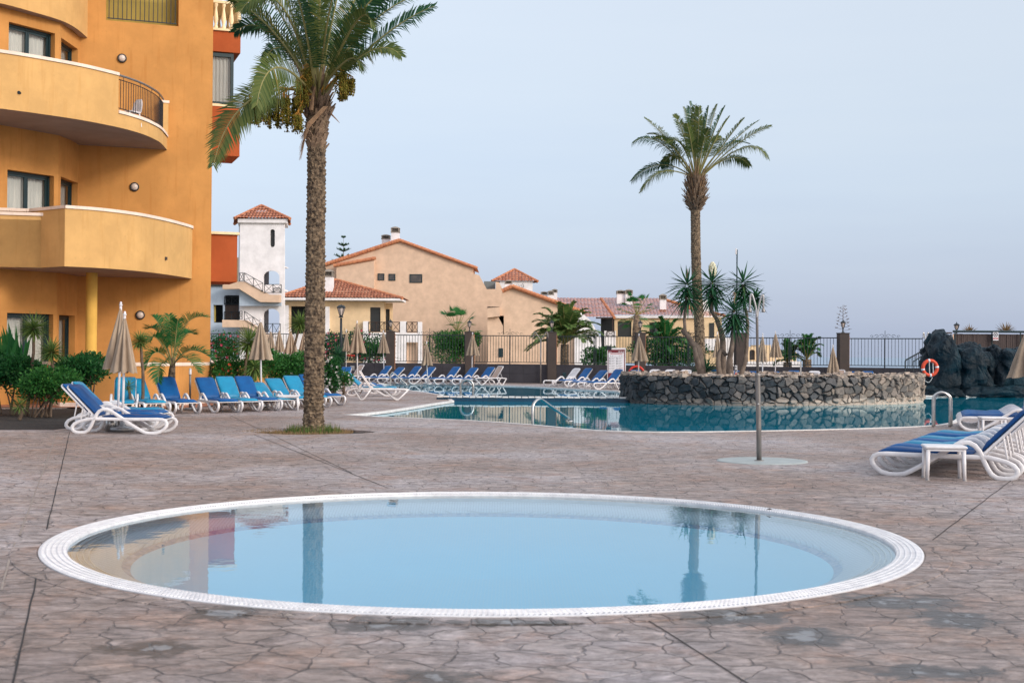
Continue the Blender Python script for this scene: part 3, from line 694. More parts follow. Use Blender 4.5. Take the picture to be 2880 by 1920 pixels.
for px, Y in FP[2:-1]:
    p = fpt(px, Y); zt = Q(px, pil_top[px], Y).z; m = MB(); m.box((p.x, p.y - .06, zt / 2), (.50, .48, zt), .12)
    m.box((p.x, p.y - .06, zt + .025), (.54, .52, .05), .12)
    pl = m.build('pillar', MAT['pillar'], wallt)
    m = MB(); m.box((p.x + .262, p.y - .01, zt / 2 + .3), (.03, .40, zt - .8), .12); m.build('pillar_lit_face', MAT['pillar_lit_side'], pl)  # strip painted as the sunlit right side of the pillar
RLAB = {0: 'black railing beside the orange building above red flowering shrubs', 1: 'black railing behind the lamp post and tall beige parasols', 2: 'black railing in front of the white terrace block of the big peach villa', 3: 'black railing in front of the blank peach villa wall and triangular opening', 4: 'black railing in front of the big bushy palm, behind the rules board', 5: 'black railing in front of palms, behind the broken trunk of the island yucca', 6: 'black railing in front of small white houses and low palms near the shower', 7: 'black railing panel with open sea showing through, left of the rocks'}
def railing(i, a, b, zb, zt, label, crest=True):
    t = thing('metal_railing', label, 'railing', (a + b) / 2 + V((0, 0, zb)), 'railings on the perimeter wall')
    m = MB(); d = b - a; an = math.atan2(d.y, d.x); c = (a + b) / 2
    m.box((c.x, c.y, zt), (d.length, .05, .05), an); m.box((c.x, c.y, zb + .06), (d.length, .04, .04), an); m.build('rail', MAT['rail_iron'], t)
    m = MB(); k = int(d.length / .165)
    for q in range(k + 1):
        p = a.lerp(b, q / k); m.box((p.x, p.y, (zb + zt) / 2 + .03), (.022, .022, zt - zb - .06), an)
    m.build('bars', MAT['rail_iron'], t)
    m = MB(); p = c; m.box((p.x, p.y + .04, (zb + zt) / 2 - .08), (.06, .04, zt - zb + .16), an); m.build('post', MAT['rail_iron'], t)
    if crest:
        m = MB(); ux = d.normalized()
        for s_ in (-1, 1):
            for k_, (x0, r0) in enumerate(((.16, .10), (.42, .09), (.66, .07))):
                path = [c + ux * (s_ * (x0 + r0 * math.cos(tt))) + V((0, 0, zt + .05 + r0 * .9 + r0 * .8 * math.sin(tt) * (1 - .25 * tt / 5))) for tt in [q * .5 for q in range(11)]]
                m.tube(path, .011, 5)
        m.tube([c + V((0, 0, zt)), c + V((0, 0, zt + .40))], .014, 5)
        m.build('scroll_crest', MAT['rail_iron'], t)
for i in range(len(FP) - 1):
    a, b = fpt(*FP[i]), fpt(*FP[i + 1]); d = (b - a).normalized()
    pm, Ym = (FP[i][0] + FP[i + 1][0]) / 2, (FP[i][1] + FP[i + 1][1]) / 2
    zt = Q(pm, 941.5 + (pm - 1100) * .0075, Ym).z; zb = topz(pm, Ym) + .04
    if i == 7: b = fpt(2612, 67.3)
    railing(i, a + d * .28, b - d * .30, zb, zt, RLAB[i])
def lantern(px, Y, label, s=1.0, zt=None):
    p = fpt(px, Y) + V((0, -.06, (Q(px, pil_top[px], Y).z + .05) if zt is None else zt))
    t = thing('pillar_lantern', label, 'lantern', p, 'black lanterns on the pillars')
    m = MB(); m.lathe([(.001, 0), (.10 * s, 0), (.085 * s, .03 * s), (.03 * s, .06 * s), (.022 * s, .16 * s), (.045 * s, .19 * s), (.02 * s, .22 * s), (.06 * s, .26 * s), (.07 * s, .27 * s), (.001, .272 * s)], p, 10)
    m.lathe([(.135 * s, .50 * s), (.14 * s, .52 * s), (.09 * s, .575 * s), (.045 * s, .61 * s), (.02 * s, .63 * s), (.025 * s, .66 * s), (.001, .70 * s)], p, 6)
    for k in range(6):
        a = k * math.pi / 3; m.tube([p + V((.065 * s * math.cos(a), .065 * s * math.sin(a), .27 * s)), p + V((.12 * s * math.cos(a), .12 * s * math.sin(a), .505 * s))], .009 * s, 4)
    m.build('body', MAT['iron'], t)
    m = MB(); m.lathe([(.055 * s, .275 * s), (.108 * s, .50 * s)], p, 6); m.build('pane', MAT['lampglass'], t)
lantern(1098, 78, 'small black lantern on the pillar in front of the villa terrace railing')
lantern(1320, 77, 'small black lantern on the pillar beside the bushy fan palm')
lantern(1551, 75.5, 'small black lantern on the pillar left of the big bushy palm')
lantern(1800, 73.5, 'small black lantern on the pillar behind the parasol, below the fan palm')
lantern(2370, 69, 'black lantern on the pillar against open sky, with a dry flower stalk behind')
# ================================================================== ORANGE APARTMENT BUILDING
YW = 44.5
Wa = Q(470, 422, YW); zb3 = Wa.z
# flat wall: slightly turned; passes through Wa
sl_ = .36; WD = V((1, sl_, 0)).normalized(); WN = V((WD.y, -WD.x, 0))   # WN points to the viewer
def on_wall(px, py=900):
    B = Wa + WD; return hit(Wa, B, px, py)
def wpt(u, out=0, z=0): p = Wa + WD * u + WN * out; return V((p.x, p.y, z))
uR = on_wall(592)[0]; ZTOP = 17.5
def curve(pts, z): return [G(px, py, z) for px, py in pts]
B3 = curve([(-60, 300), (0, 305.5), (110, 320), (223, 337), (300, 351.5), (352, 363), (400, 377), (429, 389), (452, 402), (466, 414)], zb3)
drum = curve([(0, 349), (90, 364.5), (165, 381), (200, 395), (222, 408)], zb3)
D = [V((p.x, p.y, 0)) for p in drum]; D[-1] = wpt(on_wall(222, 408)[0])
# straighten the facets that carry the windows
dA = (D[1] - D[0]).normalized(); D0 = D[0] - dA * 5
bld = thing('apartment_building', 'tall orange apartment building with curved balconies and a yellow column', 'building', (D[-1].x, D[-1].y, 0))
print('wall', Wa, 'zb3', zb3, 'drum', [tuple(round(c, 2) for c in p) for p in D], 'B3', [tuple(round(c, 2) for c in p) for p in B3], uR)

def panel(mb, A, B, z0, z1, ops, depth=.28, mi=0, rmi=0):
    """vertical wall from A to B with rectangular openings (u0,u1,za,zb) and reveals going back from the viewer"""
    A, B = V((A[0], A[1], 0)), V((B[0], B[1], 0)); d = (B - A); Ln = d.length; d.normalize(); n = V((-d.y, d.x, 0))  # n points back
    us = sorted({0, Ln, *[o[0] for o in ops], *[o[1] for o in ops]}); zs = sorted({z0, z1, *[o[2] for o in ops], *[o[3] for o in ops]})
    for i in range(len(us) - 1):
        for j in range(len(zs) - 1):
            uc, zc = (us[i] + us[i + 1]) / 2, (zs[j] + zs[j + 1]) / 2
            if any(o[0] < uc < o[1] and o[2] < zc < o[3] for o in ops): continue
            P = lambda u, z: A + d * u + V((0, 0, z))
            mb.add([P(us[i], zs[j]), P(us[i + 1], zs[j]), P(us[i + 1], zs[j + 1]), P(us[i], zs[j + 1])], [(0, 1, 2, 3)], mi)
    for u0, u1, a, b in [o[:4] for o in ops]:
        c = [A + d * u0 + V((0, 0, a)), A + d * u1 + V((0, 0, a)), A + d * u1 + V((0, 0, b)), A + d * u0 + V((0, 0, b))]
        k = [p + n * depth for p in c]
        mb.add(c + k, [(0, 1, 5, 4), (1, 2, 6, 5), (2, 3, 7, 6), (3, 0, 4, 7)], rmi)
    return d, n
def window(parent, A, B, op, depth=.28, sashes=2, curtain=True, stick=False, name='window'):
    A, B = V((A[0], A[1], 0)), V((B[0], B[1], 0)); d = (B - A).normalized(); n = V((-d.y, d.x, 0)); u0, u1, a, b = op[:4]
    o = A + n * (depth - .05); ang = math.atan2(d.y, d.x); fw = .075
    m = MB(); W = u1 - u0; Hh = b - a
    def bar(uc, zc, wu, hz, dd=.07, off_=0): p = o + d * uc + n * off_; m.box((p.x, p.y, zc), (wu, dd, hz), ang)
    bar(u0 + fw / 2, (a + b) / 2, fw, Hh - .01); bar(u1 - fw / 2, (a + b) / 2, fw, Hh - .01); bar((u0 + u1) / 2, b - fw / 2, W - 2 * fw - .006, fw); bar((u0 + u1) / 2, a + fw / 2, W - 2 * fw - .006, fw)
    for k in range(sashes):
        s0 = u0 + fw + (W - 2 * fw) * k / sashes; s1 = u0 + fw + (W - 2 * fw) * (k + 1) / sashes
        bar(s0 + .035, (a + b) / 2, .06, Hh - 2 * fw - .01, .05, .02 + .0); bar(s1 - .035, (a + b) / 2, .06, Hh - 2 * fw - .01, .05, .02)
        bar((s0 + s1) / 2, b - fw - .035, s1 - s0 - .15, .06, .05, .02); bar((s0 + s1) / 2, a + fw + .035, s1 - s0 - .15, .06, .05, .02)
    f = m.build('window_frame', MAT['frame'], parent)
    m = MB(); p0, p1 = o + d * (u0 + fw) + n * .03, o + d * (u1 - fw) + n * .03
    m.add([p0 + V((0, 0, a + fw)), p1 + V((0, 0, a + fw)), p1 + V((0, 0, b - fw)), p0 + V((0, 0, b - fw))], [(0, 1, 2, 3)]); m.build('pane', MAT['glass'], f)
    if curtain:
        m = MB(); nn = 60; r0, r1 = [], []
        for i in range(nn + 1):
            q = o + d * (u0 + W * i / nn) + n * (.16 + .025 * math.sin(i * 1.35) + .02 * mn.noise((i * .3, 0, 0)))
            r0.append(q + V((0, 0, a))); r1.append(q + V((0, 0, b)))
        m.loft([r0, r1], False); m.build('curtain', MAT['curtain'], f, True)
    m = MB(); q0, q1 = o + d * (u0 - .3) + n * .9, o + d * (u1 + .3) + n * .9
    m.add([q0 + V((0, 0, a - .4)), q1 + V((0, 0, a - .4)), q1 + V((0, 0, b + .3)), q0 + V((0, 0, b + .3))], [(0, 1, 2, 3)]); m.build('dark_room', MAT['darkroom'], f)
    return f, o, d, n
# heights of floors
def zat(A, B, px, py): return hit(A, B, px, py)[1]
fa, fb = D0, D[2]          # long facet with the large windows
D[1] = D0 + (D[2] - D0) * ((D[1] - D0).length / (D[2] - D0).length)
ga, gb = D[2], D[4]        # narrow facet with the small windows
mb = MB(); opsA, opsB = [], []
wins = [((25, 61), (155, 95), 172, 107, 219, 138, 210), ((21, 481), (152, 491), 171, 496.5, 219, 515, 583), ((20, 879), (150, 884), 166, 886, 211, 887, 1010)]
for (x0, y0), (x1, y1), sx, sy, sx1, sy1, yb in wins:
    u0, zt, _ = hit(fa, fb, x0, y0); u1, zt1, _ = hit(fa, fb, min(x1, 158), y1); zt = (zt + zt1) / 2; zb = zt - 2.15
    opsA.append((u0, u1, zb, zt))
    s0, t0, _ = hit(ga, gb, sx, sy); s1, t1, _ = hit(ga, gb, sx1, sy1); s0 = max(.05, s0); s1 = min((gb - ga).length - .03, s1)
    opsB.append((s0, s1, zb, (t0 + t1) / 2))
print('ops', opsA, opsB, 'len', (fb - fa).length, (gb - ga).length)
panel(mb, fa, fb, -.1, ZTOP, opsA, .28)
panel(mb, ga, gb, -.1, ZTOP, opsB, .28)
# flat wall with the recessed loggia at the top
l0, lz, _ = on_wall(298, 57); l1, lz1, _ = on_wall(502, 75); lz = (lz + lz1) / 2
ops = [(l0 - on_wall(222, 408)[0], l1 - on_wall(222, 408)[0], lz, lz + 2.6)]
panel(mb, D[4], wpt(uR), -.1, ZTOP, ops, .55)
cor = wpt(uR); side = [wpt(uR, 0), wpt(uR, -9)]
mb.strip(side, -.1, ZTOP); mb.strip([wpt(uR, -9), wpt(uR - 14, -9)], -.1, ZTOP)
mb.build('wall', MAT['orange'], bld)
mb = MB(); q0, q1 = wpt(l0 - .02, -.56), wpt(l1 + .02, -.56); mb.add([q0 + V((0, 0, lz - .05)), q1 + V((0, 0, lz - .05)), q1 + V((0, 0, lz + 2.7)), q0 + V((0, 0, lz + 2.7))], [(0, 1, 2, 3)])
mb.build('loggia_wall', MAT['khaki'], bld)
mb = MB(); mb.box(tuple(wpt((l0 + l1) / 2, -.1, lz + .10)), (l1 - l0 - .10, .025, .03), math.atan2(WD.y, WD.x)); mb.box(tuple(wpt((l0 + l1) / 2, -.1, lz + 1.05)), (l1 - l0 - .10, .025, .04), math.atan2(WD.y, WD.x))
for i in range(16):
    p = wpt(l0 + .1 + (l1 - l0 - .2) * i / 15, -.1); mb.box((p.x, p.y, lz + .56), (.025, .025, .96), .3)
mb.build('loggia_railing', MAT['iron'], bld)
for (A, B, ops_, nsash) in ((fa, fb, opsA, 2), (ga, gb, opsB, 1)):
    for k, op in enumerate(ops_):
        f, o, d, n = window(bld, A, B, op, .28, nsash)
        if A is fa and k == 1:
            for uu in (.27, .78):
                m = MB(); p = o + d * (op[0] + (op[1] - op[0]) * uu) + V((0, 0, op[2] + .52)) - n * .0 + n * .024
                ring = [p + d * .11 * math.cos(t * .4) + V((0, 0, .13 * math.sin(t * .4))) for t in range(16)]; m.add(ring, [list(range(16))]); m.build('sun_sticker', MAT['sticker'], f)
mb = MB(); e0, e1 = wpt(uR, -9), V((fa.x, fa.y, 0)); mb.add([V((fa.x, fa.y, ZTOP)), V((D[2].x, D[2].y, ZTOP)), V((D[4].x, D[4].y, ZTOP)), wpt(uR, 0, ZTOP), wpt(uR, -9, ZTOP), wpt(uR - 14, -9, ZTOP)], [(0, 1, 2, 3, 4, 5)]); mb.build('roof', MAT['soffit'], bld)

def balcony(curvepts, inner, z0, z1, th=.14, rim=.09, name='balcony', upto=None):
    """parapet along curvepts (outer face), floor slab to the inner wall line"""
    cv = [V((p.x, p.y, 0)) for p in spline(curvepts, 5)]
    if upto: full = cv; 
    m = MB(); inn = []
    for i, p in enumerate(cv):
        t = cv[min(i + 1, len(cv) - 1)] - cv[max(i - 1, 0)]; nn = V((-t.y, t.x, 0)).normalized(); inn.append(p + nn * th)
    k = len(cv) if not upto else upto(cv)
    o, q = cv[:k], inn[:k]
    Z = lambda L_, z: [p + V((0, 0, z)) for p in L_]
    m.loft([Z(o, z0), Z(o, z1), Z(q, z1), Z(q, z0 + .2)], False)
    m.add([o[-1] + V((0, 0, z0)), q[-1] + V((0, 0, z0)), q[-1] + V((0, 0, z1)), o[-1] + V((0, 0, z1))], [(0, 1, 2, 3)])
    if k < len(cv):
        o2, q2 = cv[k - 1:], inn[k - 1:]; m.loft([Z(o2, z0), Z(o2, z0 + .42), Z(q2, z0 + .42), Z(q2, z0 + .2)], False)
    b = m.build('balcony', MAT['amber'], bld)
    # coping
    def cop(L0, L1, z, over=.035):
        mm = MB(); rings = []
        A_, B_ = [], []
        for i, (p, r) in enumerate(zip(L0, L1)):
            dd = (p - r).normalized() * over; A_.append(p + dd); B_.append(r - dd)
        mm.loft([Z(A_, z), Z(A_, z + rim), Z(B_, z + rim), Z(B_, z)], False)
        for e_ in (0, -1): mm.add([A_[e_] + V((0, 0, z)), A_[e_] + V((0, 0, z + rim)), B_[e_] + V((0, 0, z + rim)), B_[e_] + V((0, 0, z))], [(0, 1, 2, 3)])
        mm.build('coping', MAT['cream'], b)
    cop(o, q, z1)
    if k < len(cv): cop(cv[k - 1:], inn[k - 1:], z0 + .42)
    # soffit and floor
    ring = [a_ + (b_ - a_).normalized() * .012 for a_, b_ in zip(cv, inn)] + [V((p[0], p[1], 0)) for p in inner]
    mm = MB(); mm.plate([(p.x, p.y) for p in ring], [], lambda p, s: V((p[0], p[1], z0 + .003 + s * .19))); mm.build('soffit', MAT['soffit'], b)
    return b, cv, inn, k
far0 = V((D0.x, D0.y, 0))
# upper middle balcony (with railing at its rounded end)
z_t3 = Q(322, 202, (G(322, 356, zb3)).y).z
def k322(cv):
    for i, p in enumerate(cv):
        d = p - V((0, 0, CAM_H)); px = 1440 + F_PX * (p.x / p.y)
        if px > 322: return i + 1
B3e = B3[:-1] + [V((wpt(on_wall(470, 422)[0]).x, wpt(on_wall(470, 422)[0]).y, 0))]
B3f = [B3[0] + (B3[0] - B3[2])] + B3e
inner3 = [D[4], D[3], D[2], far0]
b3, cv3, in3, k3 = balcony(B3f, inner3, zb3, z_t3 - .09, upto=k322)
# railing on the rounded end
mb = MB(); mid = [(p + q) / 2 for p, q in zip(cv3[k3 - 1:], in3[k3 - 1:])]; zr = zb3 + .51; zr1 = z_t3 - .05
mb.tube([p + V((0, 0, zr1)) for p in mid[:-2]], .035, 8); b_r = mb.build('handrail', MAT['greysteel'], b3)
mb = MB(); mb.tube([p + V((0, 0, zr + .08)) for p in mid[:-2]], .014, 5); mb.tube([p + V((0, 0, zr1 - .13)) for p in mid[:-2]], .014, 5)
fine = spline(mid[:-2], 1); pl = [0]
for a, b in zip(mid[:-3], mid[1:-2]): pl.append(pl[-1] + (b - a).length)
for i in range(30):
    s = pl[-1] * (i + .3) / 30; j = max(q for q in range(len(pl)) if pl[q] <= s); j = min(j, len(pl) - 2)
    p = mid[j].lerp(mid[j + 1], (s - pl[j]) / max(1e-6, pl[j + 1] - pl[j])); mb.box((p.x, p.y, (zr + zr1 - .05) / 2), (.016, .016, zr1 - zr - .18), 0)
    if i % 7 == 2: mb.box((p.x, p.y, zr1 - .07), (.014, .014, .12), 0)
mb.build('railing_bars', MAT['iron'], b3)
e_ = mid[-2]; mb = MB(); mb.box((e_.x, e_.y, (zr + z_t3) / 2 - .08), (.22, .22, z_t3 - zr - .1), .4); ep = mb.build('end_post', MAT['amber'], b3)
mb = MB(); mb.box((e_.x, e_.y, z_t3 - .09), (.27, .27, .08), .4); mb.build('post_cap', MAT['cream'], ep)
# lower balcony
z1b = Q(537, 786, on_wall(537, 786)[2].y).z
z1b = Q(537, 785, on_wall(537, 786)[2].y).z
K1 = G(183, 749, z1b); z1t = Q(183, 577, K1.y).z
B1 = [G(px, py, z1t) for px, py in ((183, 577), (276, 584), (367, 595), (429, 606), (490, 620), (520, 631))]
ue = on_wall(538, 700)[0]; B1.append(wpt(ue)); B1[-2] = wpt(ue - .06, .42)
s1 = G(83, 587, z1t)
inner1 = [D[4], D[3], D[2], V((s1.x, s1.y, 0))]
b1, cv1, in1, k1 = balcony(B1, inner1, z1b, z1t - .09)
# dark return side of the lower balcony and the lower planter trough
mb = MB(); A = V((K1.x, K1.y, 0)); A = cv1[0]; S1 = V((s1.x, s1.y, 0)); S2 = V((G(-40, 583, z1t).x, G(-40, 583, z1t).y, 0)); o = [A, S1, S2]; q = [A + V((.02, .14, 0)), S1 + V((.05, .14, 0)), S2 + V((0, .14, 0))]
Z = lambda L_, z: [p + V((0, 0, z)) for p in L_]
mb.loft([Z(o, z1b), Z(o, z1t - .09), Z(q, z1t - .09), Z(q, z1b + .2)], False); bs = mb.build('balcony_return', MAT['amber'], bld)
mb = MB(); mb.loft([Z([p + V((0, -.035, 0)) for p in o], z1t - .09), Z([p + V((0, -.035, 0)) for p in o], z1t), Z([p + V((0, .035, 0)) for p in q], z1t), Z([p + V((0, .035, 0)) for p in q], z1t - .09)], False); mb.build('coping', MAT['cream'], bs)
T0 = Q(-160, 750, K1.y + .25); T1 = Q(0, 750, K1.y + .4); T2 = Q(123, 752, K1.y + .7); tz = Q(60, 605, K1.y + .45).z
mb = MB(); L_ = [V((T0.x, T0.y, 0)), V((T1.x, T1.y, 0)), V((T2.x, T2.y, 0))]; back = [p + V((.05, .7, 0)) for p in L_]
mb.loft([Z(L_, z1b + .002), Z(L_, tz)], False); mb.loft([Z([L_[-1], back[-1]], z1b + .002), Z([L_[-1], back[-1]], tz)], False)
mb.plate([(p.x, p.y) for p in L_ + back[::-1]], [], lambda p, s: V((p[0], p[1], (z1b + .004) if s == 0 else tz - .12)))
tr = mb.build('planter_trough', MAT['amber'], bld)
mb = MB(); mb.loft([Z([p + V((0, -.04, 0)) for p in L_], tz), Z([p + V((0, -.04, 0)) for p in L_], tz + .09), Z([p + V((0, .12, 0)) for p in L_], tz + .09), Z([p + V((0, .12, 0)) for p in L_], tz)], False); e_ = L_[-1]; mb.box((e_.x + .0, e_.y + .3, tz + .045), (.12, .75, .09)); mb.build('coping', MAT['cream'], tr)
# soffit under trough and return
mb = MB(); poly = [cv1[0], S1, S2, V((T0.x, T0.y, 0)) + V((0, .7, 0)), far0, D[2]]
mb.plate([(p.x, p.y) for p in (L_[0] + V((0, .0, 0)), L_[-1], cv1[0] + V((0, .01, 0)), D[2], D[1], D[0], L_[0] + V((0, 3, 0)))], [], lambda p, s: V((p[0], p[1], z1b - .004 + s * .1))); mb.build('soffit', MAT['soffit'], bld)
# top balcony
z4 = on_wall(246, 107)[1]
B4 = [G(px, py, z4) for px, py in ((-90, -4), (0, 9.5), (92, 34), (171, 58), (214, 80))] + [wpt(on_wall(246, 107)[0])]
b4, cv4, in4, k4 = balcony(B4, inner3, z4, z4 + 1.5)
# column
cp = hit((-20, 41.6), (0, 41.6), 258, 800)[2]
mb = MB(); mb.lathe([(.20, 0), (.20, .12), (.172, .14), (.170, z1b)], (cp.x, cp.y, 0), 28); mb.build('column', MAT['yellow'], bld, True)
# bulkhead lamps
for lx, ly in ((343, 165), (378, 526), (394, 886)):
    p = on_wall(lx, ly)[2]; Mq = WN.to_track_quat('Z', 'Y').to_matrix(); m = MB()
    m.lathe([(.145, 0), (.15, .05), (.135, .075), (.112, .075), (.112, .05)], p, 22, M=Mq); lb = m.build('wall_lamp', MAT['iron'], bld, True)
    m = MB(); m.lathe([(.112, .055), (.10, .085), (.07, .105), (.03, .115), (.001, .118)], p, 20, M=Mq); m.build('lamp_glass', MAT['lampglass'], lb, True)
# spouts / small fittings on the parapets
for px, py in ((56, 263),):
    p = hit(cv3[0], cv3[14], px, py)[2]; m = MB(); m.tube([p + V((0, .05, 0)), p + V((.0, -.09, .01))], .045, 8); m.build('drain_spout', MAT['iron'], bld)
for px, py, zz in ((443, 348, 0), (467, 727, 1)):
    L_ = cv3 if zz == 0 else cv1; j = min(range(len(L_)), key=lambda i: abs(1440 + F_PX * L_[i].x / L_[i].y - px)); Yj = L_[j].y; p = Q(px, py, Yj - .03); m = MB(); m.box(tuple(p), (.07, .05, .10), .7); m.build('junction_box', MAT['brownwood'], bld)
# plants in the trough are separate; balustrade and red bays on the flank
def loc(u, v, z): return wpt(uR + u, -v, z)
BYm = loc(.3, 1.6, 0).y
def bay(z0, z1, mat, u1=1.13, v0=1.5, v1=3.4, name='bay', parent=None):
    m = MB(); c = [loc(-.02, v0, 0), loc(u1, v0, 0), loc(u1, v1, 0), loc(-.02, v1, 0)]
    m.loft([Z(c, z0), Z(c, z1)], True, True); return m.build(name, mat, parent or bld)
fp = loc(1.13, 1.5, 0); print('bay px', 1440 + F_PX * fp.x / fp.y)
zq = lambda py: Q(660, py, fp.y).z
by = bay(zq(150), zq(93), MAT['red']); m = MB()
# cornice + balustrade
c = [loc(-.02, 1.42, 0), loc(1.22, 1.42, 0), loc(1.22, 3.5, 0), loc(-.02, 3.5, 0)]; m.loft([Z(c, zq(92)), Z(c, zq(86))], True, True)
c2 = [loc(-.02, 1.46, 0), loc(1.17, 1.46, 0), loc(1.17, 3.46, 0), loc(-.02, 3.46, 0)]; m.loft([Z(c2, zq(15)), Z(c2, zq(8))], True, True); m.build('cornice', MAT['ivory'], by)
for (a, b, k) in ((loc(.02, 1.55, 0), loc(1.08, 1.55, 0), 5), (loc(1.08, 1.8, 0), loc(1.08, 3.4, 0), 7), (loc(.02, 3.4, 0), loc(.95, 3.4, 0), 4)):
    for i in range(k):
        p = a.lerp(b, i / (k - 1)); z0_, z1_ = zq(86), zq(15); h = z1_ - z0_; m = MB()
        m.lathe([(.075, 0), (.075, .08 * h), (.05, .12 * h), (.045, .2 * h), (.085, .36 * h), (.075, .5 * h), (.045, .74 * h), (.045, .84 * h), (.06, .88 * h), (.075, .92 * h), (.075, h)], (p.x, p.y, z0_), 12); m.build('baluster', MAT['ivory'], by, True)
# window bay
z0_, z1_ = zq(296), zq(152)
m = MB()
for p, wd in ((loc(.86, 1.62, 0), .10), (loc(.0, 1.62, 0), .08)): m.box((p.x, p.y, (z0_ + z1_) / 2), (wd, .1, z1_ - z0_), .35)
p = loc(.43, 1.62, 0); m.box((p.x, p.y, z1_ - .07), (.80, .1, .12), math.atan2(WD.y, WD.x)); m.box((p.x, p.y, z0_ + .05), (.80, .1, .08), math.atan2(WD.y, WD.x))
c = [loc(.86, 1.62, 0), loc(.86, 3.2, 0)]; 
fr = m.build('bay_window', MAT['frame'], bld)
m = MB(); r0, r1 = [], []
for i in range(40):
    q = loc(.02 + .84 * i / 39, 1.74 + .03 * math.sin(i * 1.1), 0); r0.append(q + V((0, 0, z0_))); r1.append(q + V((0, 0, z1_)))
m.loft([r0, r1], False); m.build('curtain', MAT['curtain'], fr, True)
m = MB(); q0, q1 = loc(.04, 1.66, 0), loc(.83, 1.66, 0); m.add([q0 + V((0, 0, z0_)), q1 + V((0, 0, z0_)), q1 + V((0, 0, z1_)), q0 + V((0, 0, z1_))], [(0, 1, 2, 3)]); m.build('pane', MAT['glass'], fr)
m = MB(); m.strip([loc(.90, 1.62, 0), loc(.90, 3.2, 0), loc(-.02, 3.2, 0)], z0_, z1_); m.build('bay_side', MAT['frame'], fr)
m = MB(); c = [loc(-.02, 1.48, 0), loc(1.0, 1.48, 0), loc(1.0, 3.3, 0), loc(-.02, 3.3, 0)]; m.loft([Z(c, zq(303)), Z(c, zq(296))], True, True); m.build('sill', MAT['ivory'], fr)
bay(zq(440), zq(303), MAT['red'])
b5 = bay(zq(793), zq(662), MAT['red'], 1.08); m = MB(); c = [loc(-.02, 1.4, 0), loc(1.14, 1.4, 0), loc(1.14, 3.5, 0), loc(-.02, 3.5, 0)]; m.loft([Z(c, zq(661)), Z(c, zq(654))], True, True); m.build('coping', MAT['ivory'], b5)

# plastic chair on the balcony
def pchair(p, rz, label):
    t = thing('plastic_chair', label, 'chair', p); M = Matrix.Rotation(rz, 3, 'Z')
    def P(x, y, z): return M @ V((x, y, z)) + V(p)
    m = MB(); m.rbox(tuple(P(0, 0, .43)), (.46, .46, .035), .012, rz); m.build('seat', MAT['plastic'], t)
    m = MB(); rows = []
    for k in range(7):
        z = .45 + .43 * k / 6; w_ = .22 * (1 - .45 * (k / 6) ** 4); rows.append([P(x * w_, -.22 - .10 * k / 6 - .03 * (x * x), z) for x in (-1, -.6, -.2, .2, .6, 1)])
    m.loft(rows, False); m.build('backrest', MAT['plastic'], t, True)
    for x in (-1, 1):
        for y in (-1, 1): m = MB(); m.tube([P(x * .19, y * .19, .42), P(x * .23, y * .24, 0)], .022, 6); m.build('leg', MAT['plastic'], t)
    return t
cpos = hit(Wa, Wa + V((1, .5, 0)), 342, 290)[2]; ci = in3[k3 + 2]
pchair((ci.x + .0, ci.y + .55, zb3 + .2), 2.6, 'white plastic chair behind the curved railing of the orange balcony')

# low garden wall curving in front of the facade
gw = thing('garden_wall', 'low orange garden wall with white coping in front of the building', 'wall', (-10, 38.6, 0))
zg = Q(400, 1022, 39.6).z
lnpts = [Q(100, 1060, 42.6), Q(170, 1060, 38.9), Q(260, 1060, 39.0), Q(380, 1060, 39.4), Q(480, 1060, 40.2), Q(550, 1060, 41.4), Q(590, 1060, 43.0), Q(597, 1060, 44.6)]
cvw = [V((p.x, p.y, 0)) for p in lnpts[:2]] + [V((p.x, p.y, 0)) for p in spline(lnpts[1:], 5)[1:]]
mb = MB(); mb.loft([Z(cvw, -.05), Z(cvw, zg - .07)], False); mb.build('wall', MAT['orange'], gw)
mb = MB(); o2 = [p + V((0, -.03, 0)) for p in cvw]; q2 = [p + V((-.02, .22, 0)) for p in cvw]; mb.loft([Z(o2, zg - .07), Z(o2, zg + .03), Z(q2, zg + .03), Z(q2, zg - .07)], False); mb.build('coping', MAT['cream'], gw)
mb = MB(); mb.loft([Z([p + V((0, -.03, 0)) for p in cvw], 0), Z([p + V((0, -.03, 0)) for p in cvw], .13), Z(cvw, .13)], False); mb.build('skirting', MAT['cream'], gw)
gw2 = thing('garden_wall', 'orange wall with cream coping behind the right hedge, beside the building corner', 'wall', (-6.5, 43, 0))
a, b = Q(594, 1060, 45.6), Q(900, 1060, 52.0); a.z = b.z = 0; zz = Q(680, 1012, 47).z; mb = MB(); mb.loft([Z([a, b], -.05), Z([a, b], zz - .1)], False); mb.build('wall', MAT['orange'], gw2)
mb = MB(); o2 = [a + V((0, -.04, 0)), b + V((0, -.04, 0))]; q2 = [a + V((0, .25, 0)), b + V((0, .25, 0))]; mb.loft([Z(o2, zz - .1), Z(o2, zz + .03), Z(q2, zz + .03), Z(q2, zz - .1)], False); mb.build('coping', MAT['cream'], gw2)
